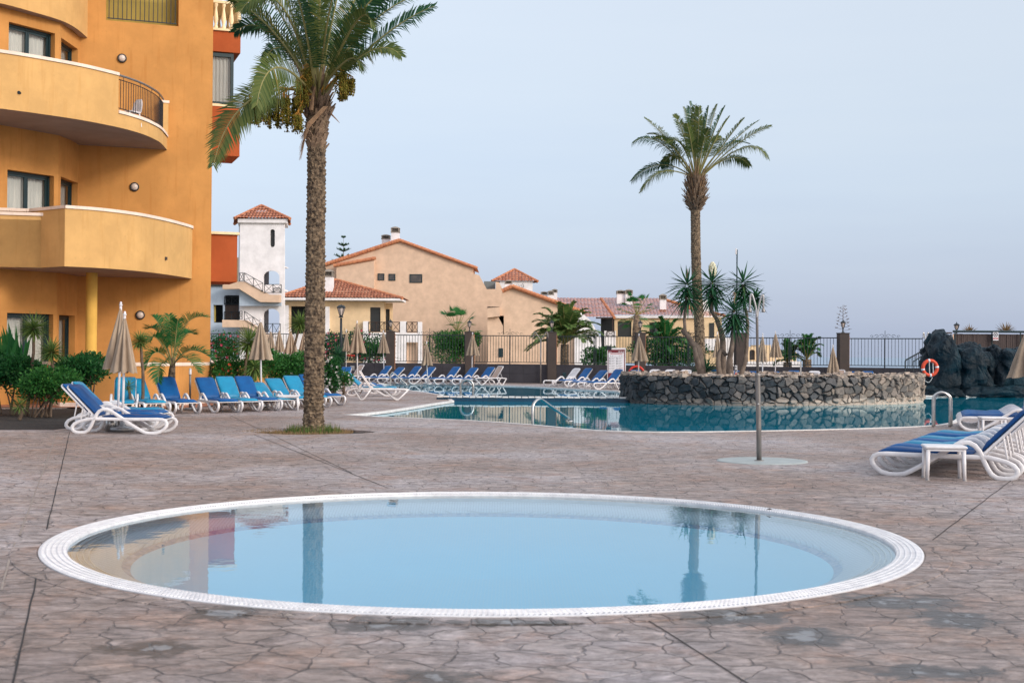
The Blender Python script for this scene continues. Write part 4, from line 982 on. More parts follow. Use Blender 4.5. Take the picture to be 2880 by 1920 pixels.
# ================================================================== BACKGROUND HOUSES
def pplate(mb, pts, holes, Y, th, mi=0):
    """outline given in photo pixels at depth Y, real thickness th going back"""
    mb.plate(pts, holes, lambda p, s: Q(p[0], p[1], Y) + V((0, th * s, 0)), mi)
def rect(x0, y0, x1, y1): return [(x0, y0), (x1, y0), (x1, y1), (x0, y1)]
def archp(x0, x1, ytop, ybot, n=10):
    r = (x1 - x0) / 2; cx = (x0 + x1) / 2
    return [(x0, ybot)] + [(cx - r * math.cos(math.pi * i / n), ytop + r * .75 - r * .75 * math.sin(math.pi * i / n)) for i in range(n + 1)] + [(x1, ybot)]
def tile_roof(name, A, B, C_, D_, parent, pitch=.40, amp=.09, rows=None):
    """A-B eave, D-C top edge (may coincide); barrel tiles run from the top down to the eave"""
    A, B, C_, D_ = map(V, (A, B, C_, D_)); e = (B - A); Ln = e.length; e.normalize()
    up = (D_ - A) - e * (D_ - A).dot(e); Hh = up.length; up.normalize(); nn = e.cross(up).normalized()
    if nn.z < 0: nn = -nn
    d0, d1 = (D_ - A).dot(e), (C_ - A).dot(e); mb = MB(); mb.col = []
    xa, xb = min(0, d0), max(Ln, d1); W_ = xb - xa
    ncol = max(3, int(W_ / pitch)); per = 6; nr = rows or max(3, int(Hh / .6)); random.seed(3)
    tones = [[random.random() for _ in range(nr + 2)] for _ in range(ncol + 2)]
    for c in range(ncol):
        for r in range(nr):
            v0, v1 = Hh * r / nr, Hh * (r + 1) / nr
            rgs = []
            for v, lift in ((v0, .06), (v1, .0)):
                rg = []
                lo_, hi_ = (d0 * v / Hh), Ln - (Ln - d1) * v / Hh
                for k in range(per + 1):
                    x = xa + W_ * (c + k / per) / ncol; xx = min(max(x, lo_), hi_)
                    h = amp * abs(math.sin(math.pi * (k / per))) ** .8
                    rg.append(A + e * xx + up * v + nn * (h + lift))
                rgs.append(rg)
            lo_, hi_ = (d0 * v0 / Hh), Ln - (Ln - d1) * v0 / Hh
            if xa + W_ * (c + 1) / ncol <= lo_ or xa + W_ * c / ncol >= hi_: continue
            mb.loft(rgs, False)
            for q in range(2):
                for k in range(per + 1): mb.col.append((1.0 if k in (0, per) else .12 if q else .0, tones[c][r] * .6 + .2, 0, 1))
    mb.col = mb.col[:len(mb.v)]
    return mb.build(name, MAT['tile'], parent)
def verge(mb, P0, P1, r=.13, n=10):
    r = r * 1.7
    """row of ridge tiles along an edge"""
    P0, P1 = V(P0), V(P1)
    for i in range(n):
        a, b = P0.lerp(P1, i / n), P0.lerp(P1, (i + 1.12) / n); mb.tube([a, b], [r * 1.1, r * .9], 8)
MAT['vtile'] = surf('verge_tiles', (.58, .25, .12), (.38, .13, .07), 2.5, .85)
def xrail(mb, A, B, h, nbay, r=.022, posts=True):
    r = r * 1.5
    A, B = V(A), V(B)
    for z in (.06, h): mb.tube([A + V((0, 0, z)), B + V((0, 0, z))], r, 4)
    for i in range(nbay + 1):
        p = A.lerp(B, i / nbay); mb.tube([p, p + V((0, 0, h))], r * 1.2, 4)
    for i in range(nbay):
        p, q = A.lerp(B, i / nbay), A.lerp(B, (i + 1) / nbay)
        mb.tube([p + V((0, 0, .06)), q + V((0, 0, h))], r * .7, 4); mb.tube([q + V((0, 0, .06)), p + V((0, 0, h))], r * .7, 4)
def chimney(parent, px, y0, y1, wpx, Y, name='chimney'):
    """white shaft, louvred grey cap with little roof; y0 top, y1 base"""
    p = Q(px, y1, Y); t = Q(px, y0, Y); w_ = wpx * Y / F_PX; Hh = t.z - p.z; m = MB()
    m.box((p.x, p.y, p.z + Hh * .27 - .4), (w_, w_, Hh * .55 + .8)); c = m.build(name, MAT['white'], parent)
    m = MB(); m.box((p.x, p.y, p.z + Hh * .57), (w_ * 1.16, w_ * 1.16, Hh * .05))
    for sx in (-1, 1):
        for sy in (-1, 1): m.box((p.x + sx * w_ * .46, p.y + sy * w_ * .46, p.z + Hh * .70), (w_ * .16, w_ * .16, Hh * .26))
    for k in range(4): m.box((p.x, p.y, p.z + Hh * (.62 + .055 * k)), (w_ * .8, w_ * .8, Hh * .018))
    m.lathe([(w_ * .82, p.z + Hh * .83), (w_ * .82, p.z + Hh * .86), (w_ * .45, p.z + Hh * .95), (.01, t.z)], (p.x, p.y, 0), 4, M=Matrix.Rotation(math.pi / 4, 3, 'Z'))
    m.build('cap', MAT['chim'], c); m = MB(); m.box((p.x, p.y, p.z + Hh * .70), (w_ * .6, w_ * .6, Hh * .25)); m.build('flue', MAT['darkroom'], c)
def hwin(parent, x0, y0, x1, y1, Y, mat='glassdark', frame=2.2, name='window'):
    m = MB(); fr = frame
    pplate(m, rect(x0, y0, x1, y1), [rect(x0 + fr, y0 + fr, x1 - fr, y1 - fr)], Y - .05, .12); f = m.build(name, MAT['frame'], parent)
    m = MB(); pplate(m, rect(x0 + fr, y0 + fr, x1 - fr, y1 - fr), [], Y + .0, .04); m.build('pane', MAT[mat], f); return f
MAT['glassdark'] = surf('dark_window_glass', (.11, .095, .085), (.05, .05, .055), 1.5, .12)
MAT['shutter'] = surf('dark_shutter', (.016, .022, .026), (.03, .03, .03), 2, .6, stretch=(1, 1, 14))

# ---- white stair tower with the beige stair in front
Y = 150.0
tw = thing('stair_tower', 'white square stair tower with tiled pyramid roof, arches and beige outside stairs', 'tower', Q(737, 1085, Y))
m = MB()
pplate(m, [(675, 622), (800, 622), (800, 1085), (673, 1085)], [archp(741, 786, 761, 800), archp(741, 786, 868, 935), [(760 + 6.5 * math.cos(a * .5), 651 + 6.5 * math.sin(a * .5) if math.sin(a * .5) < 0 else 651 + 6.5 * math.sin(a * .5)) for a in range(0)] or [(760, 650), (762, 646), (766.5, 644.5), (771, 646), (773, 650), (773, 689), (771, 693.5), (766.5, 695.5), (762, 693.5), (760, 689)]], Y, .35)
wl_ = m.build('wall', MAT['white'], tw)
m = MB(); pplate(m, [(761, 648), (772, 648), (772, 694), (761, 694)], [], Y + .25, .06); m.build('slit_window', MAT['shutter'], tw)
a, b = Q(675, 622, Y), Q(800, 622, Y); zt = a.z; zm = Q(737, 745, Y).z; zb = Q(737, 1085, Y).z; dp = 5.6
m = MB()
kx = (Y + dp) / Y * 1.004
for x in (a.x, b.x): m.strip([(x, Y + .35), (x * kx, Y + dp)], zb, zt)
m.strip([(a.x * kx, Y + dp), (b.x * kx, Y + dp)], zm, zt); m.box(((a.x + b.x) / 2, Y + dp / 2, zm), (b.x - a.x - .8, dp - .6, .12)); m.strip([(a.x * kx, Y + dp), ((a.x + b.x) / 2 - .2, Y + dp)], zb, zm)
m.box(((a.x + b.x) / 2, Y + dp / 2, Q(737, 812, Y).z), (b.x - a.x - .8, dp - .6, .2)); m.build('rear_walls', MAT['white'], tw)
el, er = Q(659, 614, Y - .5), Q(816, 614, Y - .5); ap = Q(735, 578, Y + 2.9); zc = el.z
m = MB(); k_ = 1.036; cq = [V((el.x + .35, Y - .3, 0)), V((er.x - .35, Y - .3, 0)), V(((er.x - .35) * k_, Y + dp + .2, 0)), V(((el.x + .35) * k_, Y + dp + .2, 0))]; m.loft([[p + V((0, 0, zc - .45)) for p in cq], [p + V((0, 0, zc - .01)) for p in cq]], True, True); m.build('cornice', MAT['white'], tw)
bl, br = V((el.x * 1.044, Y + dp + .5, zc)), V((er.x * 1.044, Y + dp + .5, zc)); el.z = er.z = zc
for A_, B_ in ((el, er), (er, br), (br, bl), (bl, el)): tile_roof('roof', A_, B_, ap, ap, tw, pitch=.36)
m = MB()
for c in (el, er, bl, br): verge(m, c, ap, .10, 12)
m.build('roof_ridge', MAT['vtile'], tw)
m = MB(); pplate(m, [(626, 801), (668, 791), (686, 792), (757, 829), (786, 829), (786, 850), (731, 849), (672, 812), (626, 813)], [], Y - 1.5, 1.2); m.build('stair', MAT['villa'], tw)
m = MB(); pplate(m, [(625, 899), (690, 900), (717, 916), (760, 948), (760, 965), (708, 926), (692, 920), (625, 920)], [], Y - 1.5, 1.2); m.build('stair', MAT['villa'], tw)
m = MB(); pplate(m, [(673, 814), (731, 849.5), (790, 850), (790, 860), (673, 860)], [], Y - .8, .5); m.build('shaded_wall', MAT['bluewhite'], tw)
def XR(x0, y0, x1, y1, hpx, n, Yd): m = MB(); A, B = Q(x0, y0, Yd), Q(x1, y1, Yd); xrail(m, A, B, hpx * Yd / F_PX, n); m.build('railing', MAT['iron'], tw)
XR(674, 791, 684, 791, 24, 1, Y - 1.6); XR(687, 792, 739, 821, 25, 2, Y - 1.6); XR(744, 824, 791, 824, 24, 2, Y - 1.6); XR(674, 898, 681, 898, 23, 1, Y - 1.6); XR(687, 900, 735, 932, 25, 2, Y - 1.6); XR(745, 950, 788, 950, 40, 2, Y - 1.0); XR(770, 824, 788, 824, 14, 1, Y - .6)
# ---- grey white block left of the tower
blk = thing('apartment_block', 'grey-white apartment block with dark balconies beside the white stair tower', 'building', Q(640, 1085, Y + 1))
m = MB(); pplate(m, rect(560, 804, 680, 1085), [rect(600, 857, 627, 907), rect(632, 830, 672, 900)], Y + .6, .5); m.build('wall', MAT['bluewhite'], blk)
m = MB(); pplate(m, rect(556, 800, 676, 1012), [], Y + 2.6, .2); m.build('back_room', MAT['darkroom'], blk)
m = MB(); pplate(m, rect(560, 793, 640, 803), [], Y + .3, 2); m.build('eave', MAT['brownwood'], blk)
m = MB(); pplate(m, rect(594, 857, 606, 905), [], Y + 1.0, .2); m.build('wall_pier', MAT['khaki'], blk)
m = MB(); xrail(m, Q(631, 857, Y + .4), Q(672, 857, Y + .4), 23 * Y / F_PX, 2); xrail(m, Q(631, 899, Y + .4), Q(672, 899, Y + .4), 23 * Y / F_PX, 2); m.build('railing', MAT['iron'], blk)
m = MB(); pplate(m, rect(633, 858, 672, 897), [], Y + .75, .05); m.build('shutter', MAT['brownwood'], blk)
m = MB(); pplate(m, rect(666, 724, 673, 795), [], Y + 6, 1); m.build('tower_stub', MAT['villa2'], blk)

# ---- big peach villa
Y = 185.0
vl = thing('villa', 'large peach gabled villa with blank wall, three small windows and two roof vents', 'house', Q(1150, 1085, Y))
out_ = [(905, 1085), (905, 752), (916, 745), (1123.5, 678), (1330, 752), (1327, 768), (1348, 774), (1369, 813), (1394, 813), (1394, 792), (1404, 794), (1415, 817), (1415, 845), (1404, 866), (1371, 866), (1371, 1085)]
m = MB(); pplate(m, out_, [], Y, 11); m.build('wall', MAT['villa'], vl)
m = MB(); g0, g1, g2 = Q(900, 748, Y - .25), Q(1123.5, 675, Y - .25), Q(1342, 754, Y - .25)
verge(m, g0, g1, .15, 30); verge(m, g1, g2, .13, 28); m.build('roof_verge', MAT['vtile'], vl)
for P0, P1 in ((g0, g1), (g2, g1)):
    B0, B1 = P0 + V((0, 11.5, 0)), P1 + V((0, 11.5, 0)); m = MB(); m.add([P0 + V((0, .1, .03)), P1 + V((0, .1, .03)), B1 + V((0, 0, .03)), B0 + V((0, 0, .03))], [(0, 1, 2, 3)]); m.build('roof', MAT['vtile'], vl)
m = MB(); pplate(m, [(946, 745), (1052, 729), (1052, 850), (946, 850)], [], Y - 1.0, 1.1); wb = m.build('wall_projection', MAT['villa'], vl)
m = MB(); verge(m, Q(938, 747, Y - 1.1), Q(1056, 726, Y - 1.1), .14, 11); m.build('coping_tiles', MAT['vtile'], wb)
hwin(vl, 1062, 769, 1081, 788, Y - .05); hwin(vl, 1093, 770, 1112, 789, Y - .05); hwin(vl, 1152, 771, 1187.5, 795, Y - .05)
chimney(vl, 1112, 637, 676, 22, Y + 1.5); chimney(vl, 1085.5, 659, 690, 22, Y + 3)
m = MB(); pplate(m, rect(1361, 791, 1393, 814), [], Y + 3.5, .05); m.build('lattice', surf('blue_lattice', (.22, .26, .28), (.05, .07, .08), 30, .7), vl)
m = MB(); pplate(m, [(1371, 862), (1407, 862.5), (1371, 868)], [], Y - .04, .1); m.build('painted_shadow', MAT['brownwood'], vl)  # dark sliver painted as the shadow under the jutting wall

# ---- tiled pavilion wing
Y = 165.0
pv = thing('terrace_house', 'low yellow house with hipped tile roof, shuttered doors and white terrace parapets', 'house', Q(960, 1085, Y))
zE = Q(960, 838, Y).z
m = MB(); pplate(m, rect(797, 848, 1080, 1085), [rect(1041, 863, 1070, 934), rect(818, 861, 880, 960)], Y + .8, .4); m.build('wall', MAT['villa2'], pv)
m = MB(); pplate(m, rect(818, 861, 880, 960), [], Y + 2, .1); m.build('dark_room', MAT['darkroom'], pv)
m = MB(); pplate(m, rect(1080, 852, 1104, 1085), [rect(1081, 869, 1096, 930)], Y + 3.2, .4); m.build('wall', MAT['villa2'], pv)
m = MB(); a, b = Q(1080, 848, Y + .8), Q(1080, 848, Y + 3.2); m.strip([(a.x, a.y), (a.x, b.y)], -3, a.z); m.build('wall_return', MAT['villa2'], pv)
for x0, y0, x1, y1, yy in ((1041, 864, 1070, 932, Y + .95), (1081, 869, 1096, 930, Y + 3.4)):
    m = MB(); pplate(m, rect(x0, y0, x1, y1), [], yy, .06); m.build('shutter_door', MAT['shutter'], pv)
e0, e1 = Q(779, 838, Y - .6), Q(1132, 838, Y - .6); e0.z = e1.z = zE; t0, t1 = Q(922, 789, Y + 4.4), Q(949, 788, Y + 4.4); t0.z = t1.z
tile_roof('roof', e0, e1, t1, t0, pv); r0, r1 = e0 + V((0, 10, 0)), e1 + V((0, 10, 0)); tile_roof('roof', r1, r0, t0, t1, pv); tile_roof('roof', e1, r1, t1, t1, pv); tile_roof('roof', r0, e0, t0, t0, pv)
m = MB(); verge(m, e0, t0, .12, 14); verge(m, e1, t1, .12, 18); verge(m, t0, t1, .12, 3); m.build('roof_ridge', MAT['vtile'], pv)
m = MB(); c = (e0 + e1) / 2; m.box((c.x, c.y + 3.4, zE - .16), (e1.x - e0.x - .25, 6.9, .26)); m.build('fascia', MAT['white'], pv)
chimney(pv, 924, 757, 805, 27, Y + 1.6)
for x0, y0, x1, y1, yy, nm in ((797, 858, 811, 1085, Y + .2, 'post'), (915, 862, 926, 1085, Y + .3, 'post'), (1021, 903, 1035, 1085, Y - .4, 'parapet'), (1125, 903, 1142, 1085, Y - .4, 'parapet'), (1175, 905, 1186, 1085, Y - .4, 'parapet'), (1035, 935, 1125, 1085, Y - .38, 'parapet'), (1142, 936, 1175, 962, Y - .38, 'parapet'), (800, 938, 900, 1085, Y - .3, 'parapet')):
    m = MB(); pplate(m, rect(x0, y0, x1, y1), [], yy, .5 if nm == 'post' else 1.2); m.build(nm, MAT['white'], pv)
m = MB(); xrail(m, Q(1036, 934, Y - .3), Q(1124, 934, Y - .3), 28 * Y / F_PX, 4, .03); xrail(m, Q(1143, 934, Y - .3), Q(1175, 934, Y - .3), 28 * Y / F_PX, 2, .03); m.build('railing', MAT['brownwood'], pv)
m = MB(); pplate(m, rect(1121, 964, 1170, 1085), [], Y + .4, .2); m.build('lower_wall', MAT['villa'], pv)

# ---- second gabled villa (right)
Y = 172.0
v2 = thing('villa', 'peach villa with long sloping tiled gable and a small triangular opening', 'house', Q(1500, 1085, Y))
out2 = [(1371, 1085), (1371, 866), (1405, 864), (1414, 845), (1413, 820), (1440, 807), (1500, 826), (1560, 850), (1640, 878), (1616, 880), (1616, 930), (1640, 1085)]
m = MB(); pplate(m, out2, [[(1400, 887.5), (1417, 887.5), (1417, 940), (1415, 940), (1415, 917)]], Y - 2, 9); m.build('wall', MAT['villa'], v2)
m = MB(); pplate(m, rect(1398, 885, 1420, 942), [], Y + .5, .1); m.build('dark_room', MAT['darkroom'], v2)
m = MB(); h0, h1, h2, h3 = Q(1412, 818, Y - 2.3), Q(1440, 804.5, Y - 2.3), Q(1560, 848, Y - 2.3), Q(1642, 878, Y - 2.3)
verge(m, h0, h1, .15, 4); verge(m, h1, h2, .15, 14); verge(m, h2, h3, .15, 9); m.build('roof_verge', MAT['vtile'], v2)
m = MB(); m.loft([[h0, h1, h2, h3], [p + V((0, 9.5, 0)) for p in (h0, h1, h2, h3)]], False); m.build('roof', MAT['vtile'], v2)
m = MB(); pplate(m, [(1616, 880), (1632, 876), (1660, 900), (1690, 950), (1698, 1085), (1616, 1085)], [], Y - 2.6, .6); m.build('buttress', MAT['white'], v2)
m = MB(); pplate(m, [(1371, 866), (1406, 865), (1406, 890), (1396, 890), (1371, 893)], [], Y - 2.6, .62); m.build('stair_parapet', MAT['villa'], v2)
m = MB(); pplate(m, rect(1402, 979, 1415, 1004), [], Y - 2.1, .12); m.build('hatch', MAT['frame'], v2)
chimney(v2, 1430, 787, 812, 19, Y + 2)
m = MB()
for k in range(5): x = 1450 + 5 * k; m.tube([Q(x, 812, Y + 1), Q(x + 3, 800, Y + 1)], .02, 4)
m.build('aerial', MAT['iron'], v2)

# ---- far small tower with tile roof
Y = 225.0
t2 = thing('stair_tower', 'distant small white tower with red tiled hip roof between the peach villas', 'tower', Q(1450, 1085, Y))
m = MB(); pplate(m, rect(1406, 790, 1498, 1000), [], Y, 3.2); m.build('wall', MAT['white'], t2)
e0, e1, ap = Q(1383, 790, Y - .4), Q(1513, 790, Y - .4), Q(1447, 757, Y + 3); e1.z = e0.z; r0, r1 = e0 + V((0, 7, 0)), e1 + V((0, 7, 0))
for A_, B_ in ((e0, e1), (e1, r1), (r1, r0), (r0, e0)): tile_roof('roof', A_, B_, ap, ap, t2, pitch=.52)
m = MB(); verge(m, e0, ap, .12, 10); verge(m, e1, ap, .12, 10); m.build('roof_ridge', MAT['vtile'], t2)
m = MB(); m.tube([Q(1467 + 6 * math.cos(k * .35), 804 + 7 * math.sin(k * .35), Y - .2) for k in range(-4, 5)], .03, 4); m.build('satellite_dish', MAT['iron'], t2)

# ---- long tile-roofed row of houses
Y = 200.0
hr = thing('terrace_row', 'long low row of cream houses under red tile roofs with paired chimneys', 'house', Q(1800, 1085, Y))
for k, (e0x, e0y, e1x, e1y, t0x, t1x, ty, yy) in enumerate(((1606, 892, 1728, 892, 1545, 1690, 838.5, Y - 1.5), (1728, 886.5, 2040, 889, 1690, 1860, 838.5, Y), )):
    a, b, c, d = Q(e0x, e0y, yy), Q(e1x, e1y, yy), Q(t1x, ty, yy + 8), Q(t0x, ty, yy + 8); b.z = a.z; c.z = d.z; tile_roof('roof', a, b, c, d, hr, pitch=.52)
    m = MB(); verge(m, b, c, .12, 16); m.build('roof_ridge', MAT['vtile'], hr)
a, b = Q(1840, 838.5, Y + 5), Q(2040, 889, Y); m = MB(); verge(m, Q(1860, 838.5, Y + 5), Q(2010, 889, Y), .12, 14); m.build('roof_ridge', MAT['vtile'], hr)
m = MB(); pplate(m, rect(1728, 887, 2040, 894), [], Y + .1, .3); m.build('fascia', MAT['white'], hr)
m = MB(); pplate(m, rect(1706, 893, 2020, 1020), [rect(1737, 904, 1776, 946), rect(1826, 906, 1863, 946)], Y + .6, 5); m.build('wall', MAT['villa2'], hr)
m = MB(); pplate(m, rect(1735, 902, 1778, 948), [], Y + .8, .1); pplate(m, rect(1824, 904, 1865, 948), [], Y + .8, .1); m.build('shutter', MAT['shutter'], hr)
hwin(hr, 1841, 907, 1862, 946, Y + .45)
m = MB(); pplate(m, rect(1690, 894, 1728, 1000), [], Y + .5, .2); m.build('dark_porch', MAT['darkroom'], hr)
m = MB(); pplate(m, rect(1722, 894, 1725, 940), [], Y - 1.4, .2); pplate(m, rect(1676, 892, 1728, 896), [], Y - 1.4, .2); m.build('porch_beam', MAT['brownwood'], hr)
m = MB(); pplate(m, rect(1700, 930, 1732, 1085), [], Y - 1.8, .4); m.build('parapet', MAT['white'], hr); m = MB(); pplate(m, rect(1960, 950, 2080, 1085), [], Y - .6, .4); m.build('parapet', MAT['white'], hr)
m = MB(); xrail(m, Q(1707, 946, Y - 1.9), Q(1728, 946, Y - 1.9), 15 * Y / F_PX, 1, .03); xrail(m, Q(1883, 953, Y - .7), Q(2000, 953, Y - .7), 16 * Y / F_PX, 6, .035); m.build('railing', MAT['brownwood'], hr)
chimney(hr, 1530, 819, 840, 17, Y + 4); chimney(hr, 1549, 816, 845, 16, Y + 3.2); chimney(hr, 1560, 812, 836, 14, Y + 6); chimney(hr, 1745, 815, 840, 21, Y + 4.6); chimney(hr, 1768, 813, 842, 20, Y + 4.2); chimney(hr, 1864, 826, 862, 18, Y + 3)
m = MB(); pplate(m, rect(1892, 904, 1897, 914), [], Y + .3, .2); m.build('wall_light', MAT['lampglass'], hr)
hr2 = thing('terrace_house', 'cream house end with white gable and dark shutter behind the island yuccas', 'house', Q(2000, 1010, 190))
Y = 190.0
m = MB(); pplate(m, [(1975, 892), (2030, 892), (2030, 1085), (1975, 1085)], [], Y, 3); m.build('wall', MAT['villa2'], hr2)
m = MB(); pplate(m, [(1965, 892), (1972, 858), (1985, 840), (2000, 858), (2000, 880), (2006, 892)], [], Y + 3, 2); m.build('gable', MAT['white'], hr2)
a, b, c, d = Q(1966, 890, Y - .3), Q(2008, 890, Y - .3), Q(1990, 876, Y + 2), Q(1970, 876, Y + 2); b.z = a.z; c.z = d.z; tile_roof('roof', a, b, c, d, hr2, pitch=.52)
m = MB(); pplate(m, rect(1995, 908, 2009, 950), [], Y - .08, .1); m.build('shutter', MAT['shutter'], hr2)
m = MB(); pplate(m, rect(1970, 952, 2032, 985), [], Y - .5, .4); m.build('parapet', MAT['white'], hr2)
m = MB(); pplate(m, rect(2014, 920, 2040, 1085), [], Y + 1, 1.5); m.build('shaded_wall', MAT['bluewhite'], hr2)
# small distant house through the railing on the right
Y = 230.0
sm = thing('distant_house', 'small cream house with arched window seen through the right railing', 'house', Q(2150, 1085, Y))
m = MB(); pplate(m, [(2080, 975), (2128, 975), (2128, 970), (2168, 970), (2168, 978), (2205, 985), (2240, 990), (2240, 1085), (2080, 1085)], [archp(2108, 2124, 983, 1012)], Y, 6); m.build('wall', MAT['villa2'], sm)
m = MB(); pplate(m, rect(2104, 980, 2128, 1016), [], Y + 1, .1); m.build('window', MAT['glassdark'], sm)
m = MB(); pplate(m, rect(2076, 1016, 2250, 1085), [], Y - 3, 2.5); m.build('parapet', MAT['white'], sm)
# ================================================================== PLANTS
def frond(mb, base, mid, tip, Ll, n=46, r=.03, start=.22, vee=.55, droop=.35, wd=.035, up=None, rag=.15, roll=0):
    """feather frond: curved stalk through three points, two ranks of leaflets. mb = (stalk mesh, leaflet mesh)"""
    st, lf = mb; base, mid, tip = V(base), V(mid), V(tip)
    c = mid * 2 - (base + tip) / 2
    B = lambda t: base * (1 - t) ** 2 + c * 2 * t * (1 - t) + tip * t * t
    T = lambda t: ((c - base) * (1 - t) + (tip - c) * t).normalized()
    path = [B(i / 12) for i in range(13)]; st.tube(path, [r * (1 - .85 * i / 12) + .003 for i in range(13)], 5)
    for i in range(n):
        t = start + (1 - start) * (i + .5) / n; p = B(t); tg = T(t)
        s = tg.cross(V((0, 0, 1))); s = s.normalized() if s.length > .15 else V((1, 0, 0))
        u = s.cross(tg).normalized()
        if roll: s, u = s * math.cos(roll) + u * math.sin(roll), u * math.cos(roll) - s * math.sin(roll)
        q = (t - start) / (1 - start); L_ = Ll * (math.sin(math.pi * min(1, .16 + .80 * q)) ** .55) * (1 - .25 * q)
        for sd in (-1, 1):
            if random.random() < rag * .4: continue
            k = L_ * random.uniform(1 - rag, 1 + rag * .6); fw = .45 + .55 * q
            d = (s * sd * 1.0 + tg * fw + u * vee * random.uniform(.6, 1.3)).normalized()
            w_ = (tg - d * tg.dot(d)).normalized() * wd * .5
            m1 = p + d * k * .55; dn = V((0, 0, -1)) * k * droop
            e_ = p + d * k + dn * random.uniform(.5, 1.4); m1 += dn * .22
            lf.add([p - w_ * .6, p + w_ * .6, m1 + w_, m1 - w_, e_], [(0, 1, 2, 3), (3, 2, 4)])
def sword_head(lf, c, r, n=90, axis=(0, 0, 1), wd=.06, droop=.25, lo=-.55, hi=1.0, jit=.2):
    """rosette of stiff blades"""
    c = V(c); ax = V(axis).normalized(); Mr = ax.to_track_quat('Z', 'Y').to_matrix()
    for i in range(n):
        z = lo + (hi - lo) * (i + random.random()) / n; a = i * 2.399963 + random.uniform(-.2, .2); rr = math.sqrt(max(0, 1 - z * z))
        d = Mr @ V((rr * math.cos(a), rr * math.sin(a), z)); k = r * random.uniform(1 - jit, 1 + jit * .5) * (1 - .25 * max(0, -z))
        s = d.cross(V((0, 0, 1))); s = s.normalized() if s.length > .1 else V((1, 0, 0)); nn = s.cross(d) * wd * .18
        b = c + d * r * .05 + ax * (z * .12 * r); m1 = c + d * k * .5 + nn; dn = V((0, 0, -k * droop * rr)); e_ = c + d * k + dn; m1 += dn * .25; s = s * wd * .5
        lf.add([b - s * .7, b + s * .7, m1 + s, m1 - s, b - nn, m1 - nn * 2, e_], [(0, 4, 5, 3), (4, 1, 2, 5), (3, 5, 6), (5, 2, 6)])
def shrub(name, label, c, rx, ry, rz, n, mat='shrub', leaf=.075, cat='shrub', stems=7, group=None, zc=None, flowers=None, fl_n=0, seed=1, lumps=9):
    random.seed(seed); c = V(c); t = thing(name, label, cat, (c.x, c.y, 0), group); lf = MB(); st = MB()
    zc = zc if zc is not None else c.z; cc = V((c.x, c.y, zc)); lump = []
    for i in range(lumps):
        a = random.uniform(0, 6.28); q = random.uniform(.35, .8); lump.append((cc + V((math.cos(a) * rx * q, math.sin(a) * ry * q, random.uniform(-.5, .72) * rz)), random.uniform(.35, .62)))
    lump.append((cc, .6))
    for i in range(stems):
        b = V((c.x + random.uniform(-.35, .35) * rx, c.y + random.uniform(-.3, .3) * ry, 0)); e_ = random.choice(lump)[0]; mid = b.lerp(e_, .5) + V((random.uniform(-.1, .1), 0, .05))
        st.tube(spline([b, mid, e_], 3), [.022, .020, .018, .016, .012, .009, .006], 5)
        for k in range(3):
            f = b.lerp(e_, .7); st.tube([f, f + V((random.uniform(-.35, .35) * rx, random.uniform(-.3, .3), random.uniform(.1, .5) * rz))], [.01, .004], 4)
    for i in range(n):
        L0, s_ = random.choice(lump); d = V((random.gauss(0, 1), random.gauss(0, 1), random.gauss(0, 1))).normalized(); q = s_ * random.uniform(.55, 1.08) if random.random() < .85 else s_ * random.uniform(1.05, 1.3)
        p = L0 + V((d.x * rx * q, d.y * ry * q, d.z * rz * q))
        if p.z < .05: p.z = random.uniform(.05, .3)
        u = (d + V((random.uniform(-1, 1), random.uniform(-1, 1), random.uniform(-.4, 1.1)))).normalized(); s = u.cross(V((random.uniform(-1, 1), random.uniform(-1, 1), random.uniform(-1, 1)))).normalized()
        k = leaf * random.uniform(.7, 1.35); lf.add([p, p + u * k * .5 + s * k * .27, p + u * k, p + u * k * .5 - s * k * .27], [(0, 1, 2, 3)])
    lf.build('foliage', MAT[mat], t); st.build('stem', MAT['stem'], t)
    if flowers:
        fl = MB()
        for i in range(fl_n):
            L0, s_ = random.choice(lump); d = V((random.gauss(0, 1), -abs(random.gauss(0, 1)), random.gauss(0, 1))).normalized(); p = L0 + V((d.x * rx * s_, d.y * ry * s_, d.z * rz * s_))
            for k in range(5):
                a = k * 1.257; q = leaf * .55; e1 = p + V((math.cos(a) * q, -.02, math.sin(a) * q)); e2 = p + V((math.cos(a + .9) * q, -.02, math.sin(a + .9) * q)); fl.add([p, e1, e2], [(0, 1, 2)])
        fl.build('flowers', MAT[flowers], t)
    return t
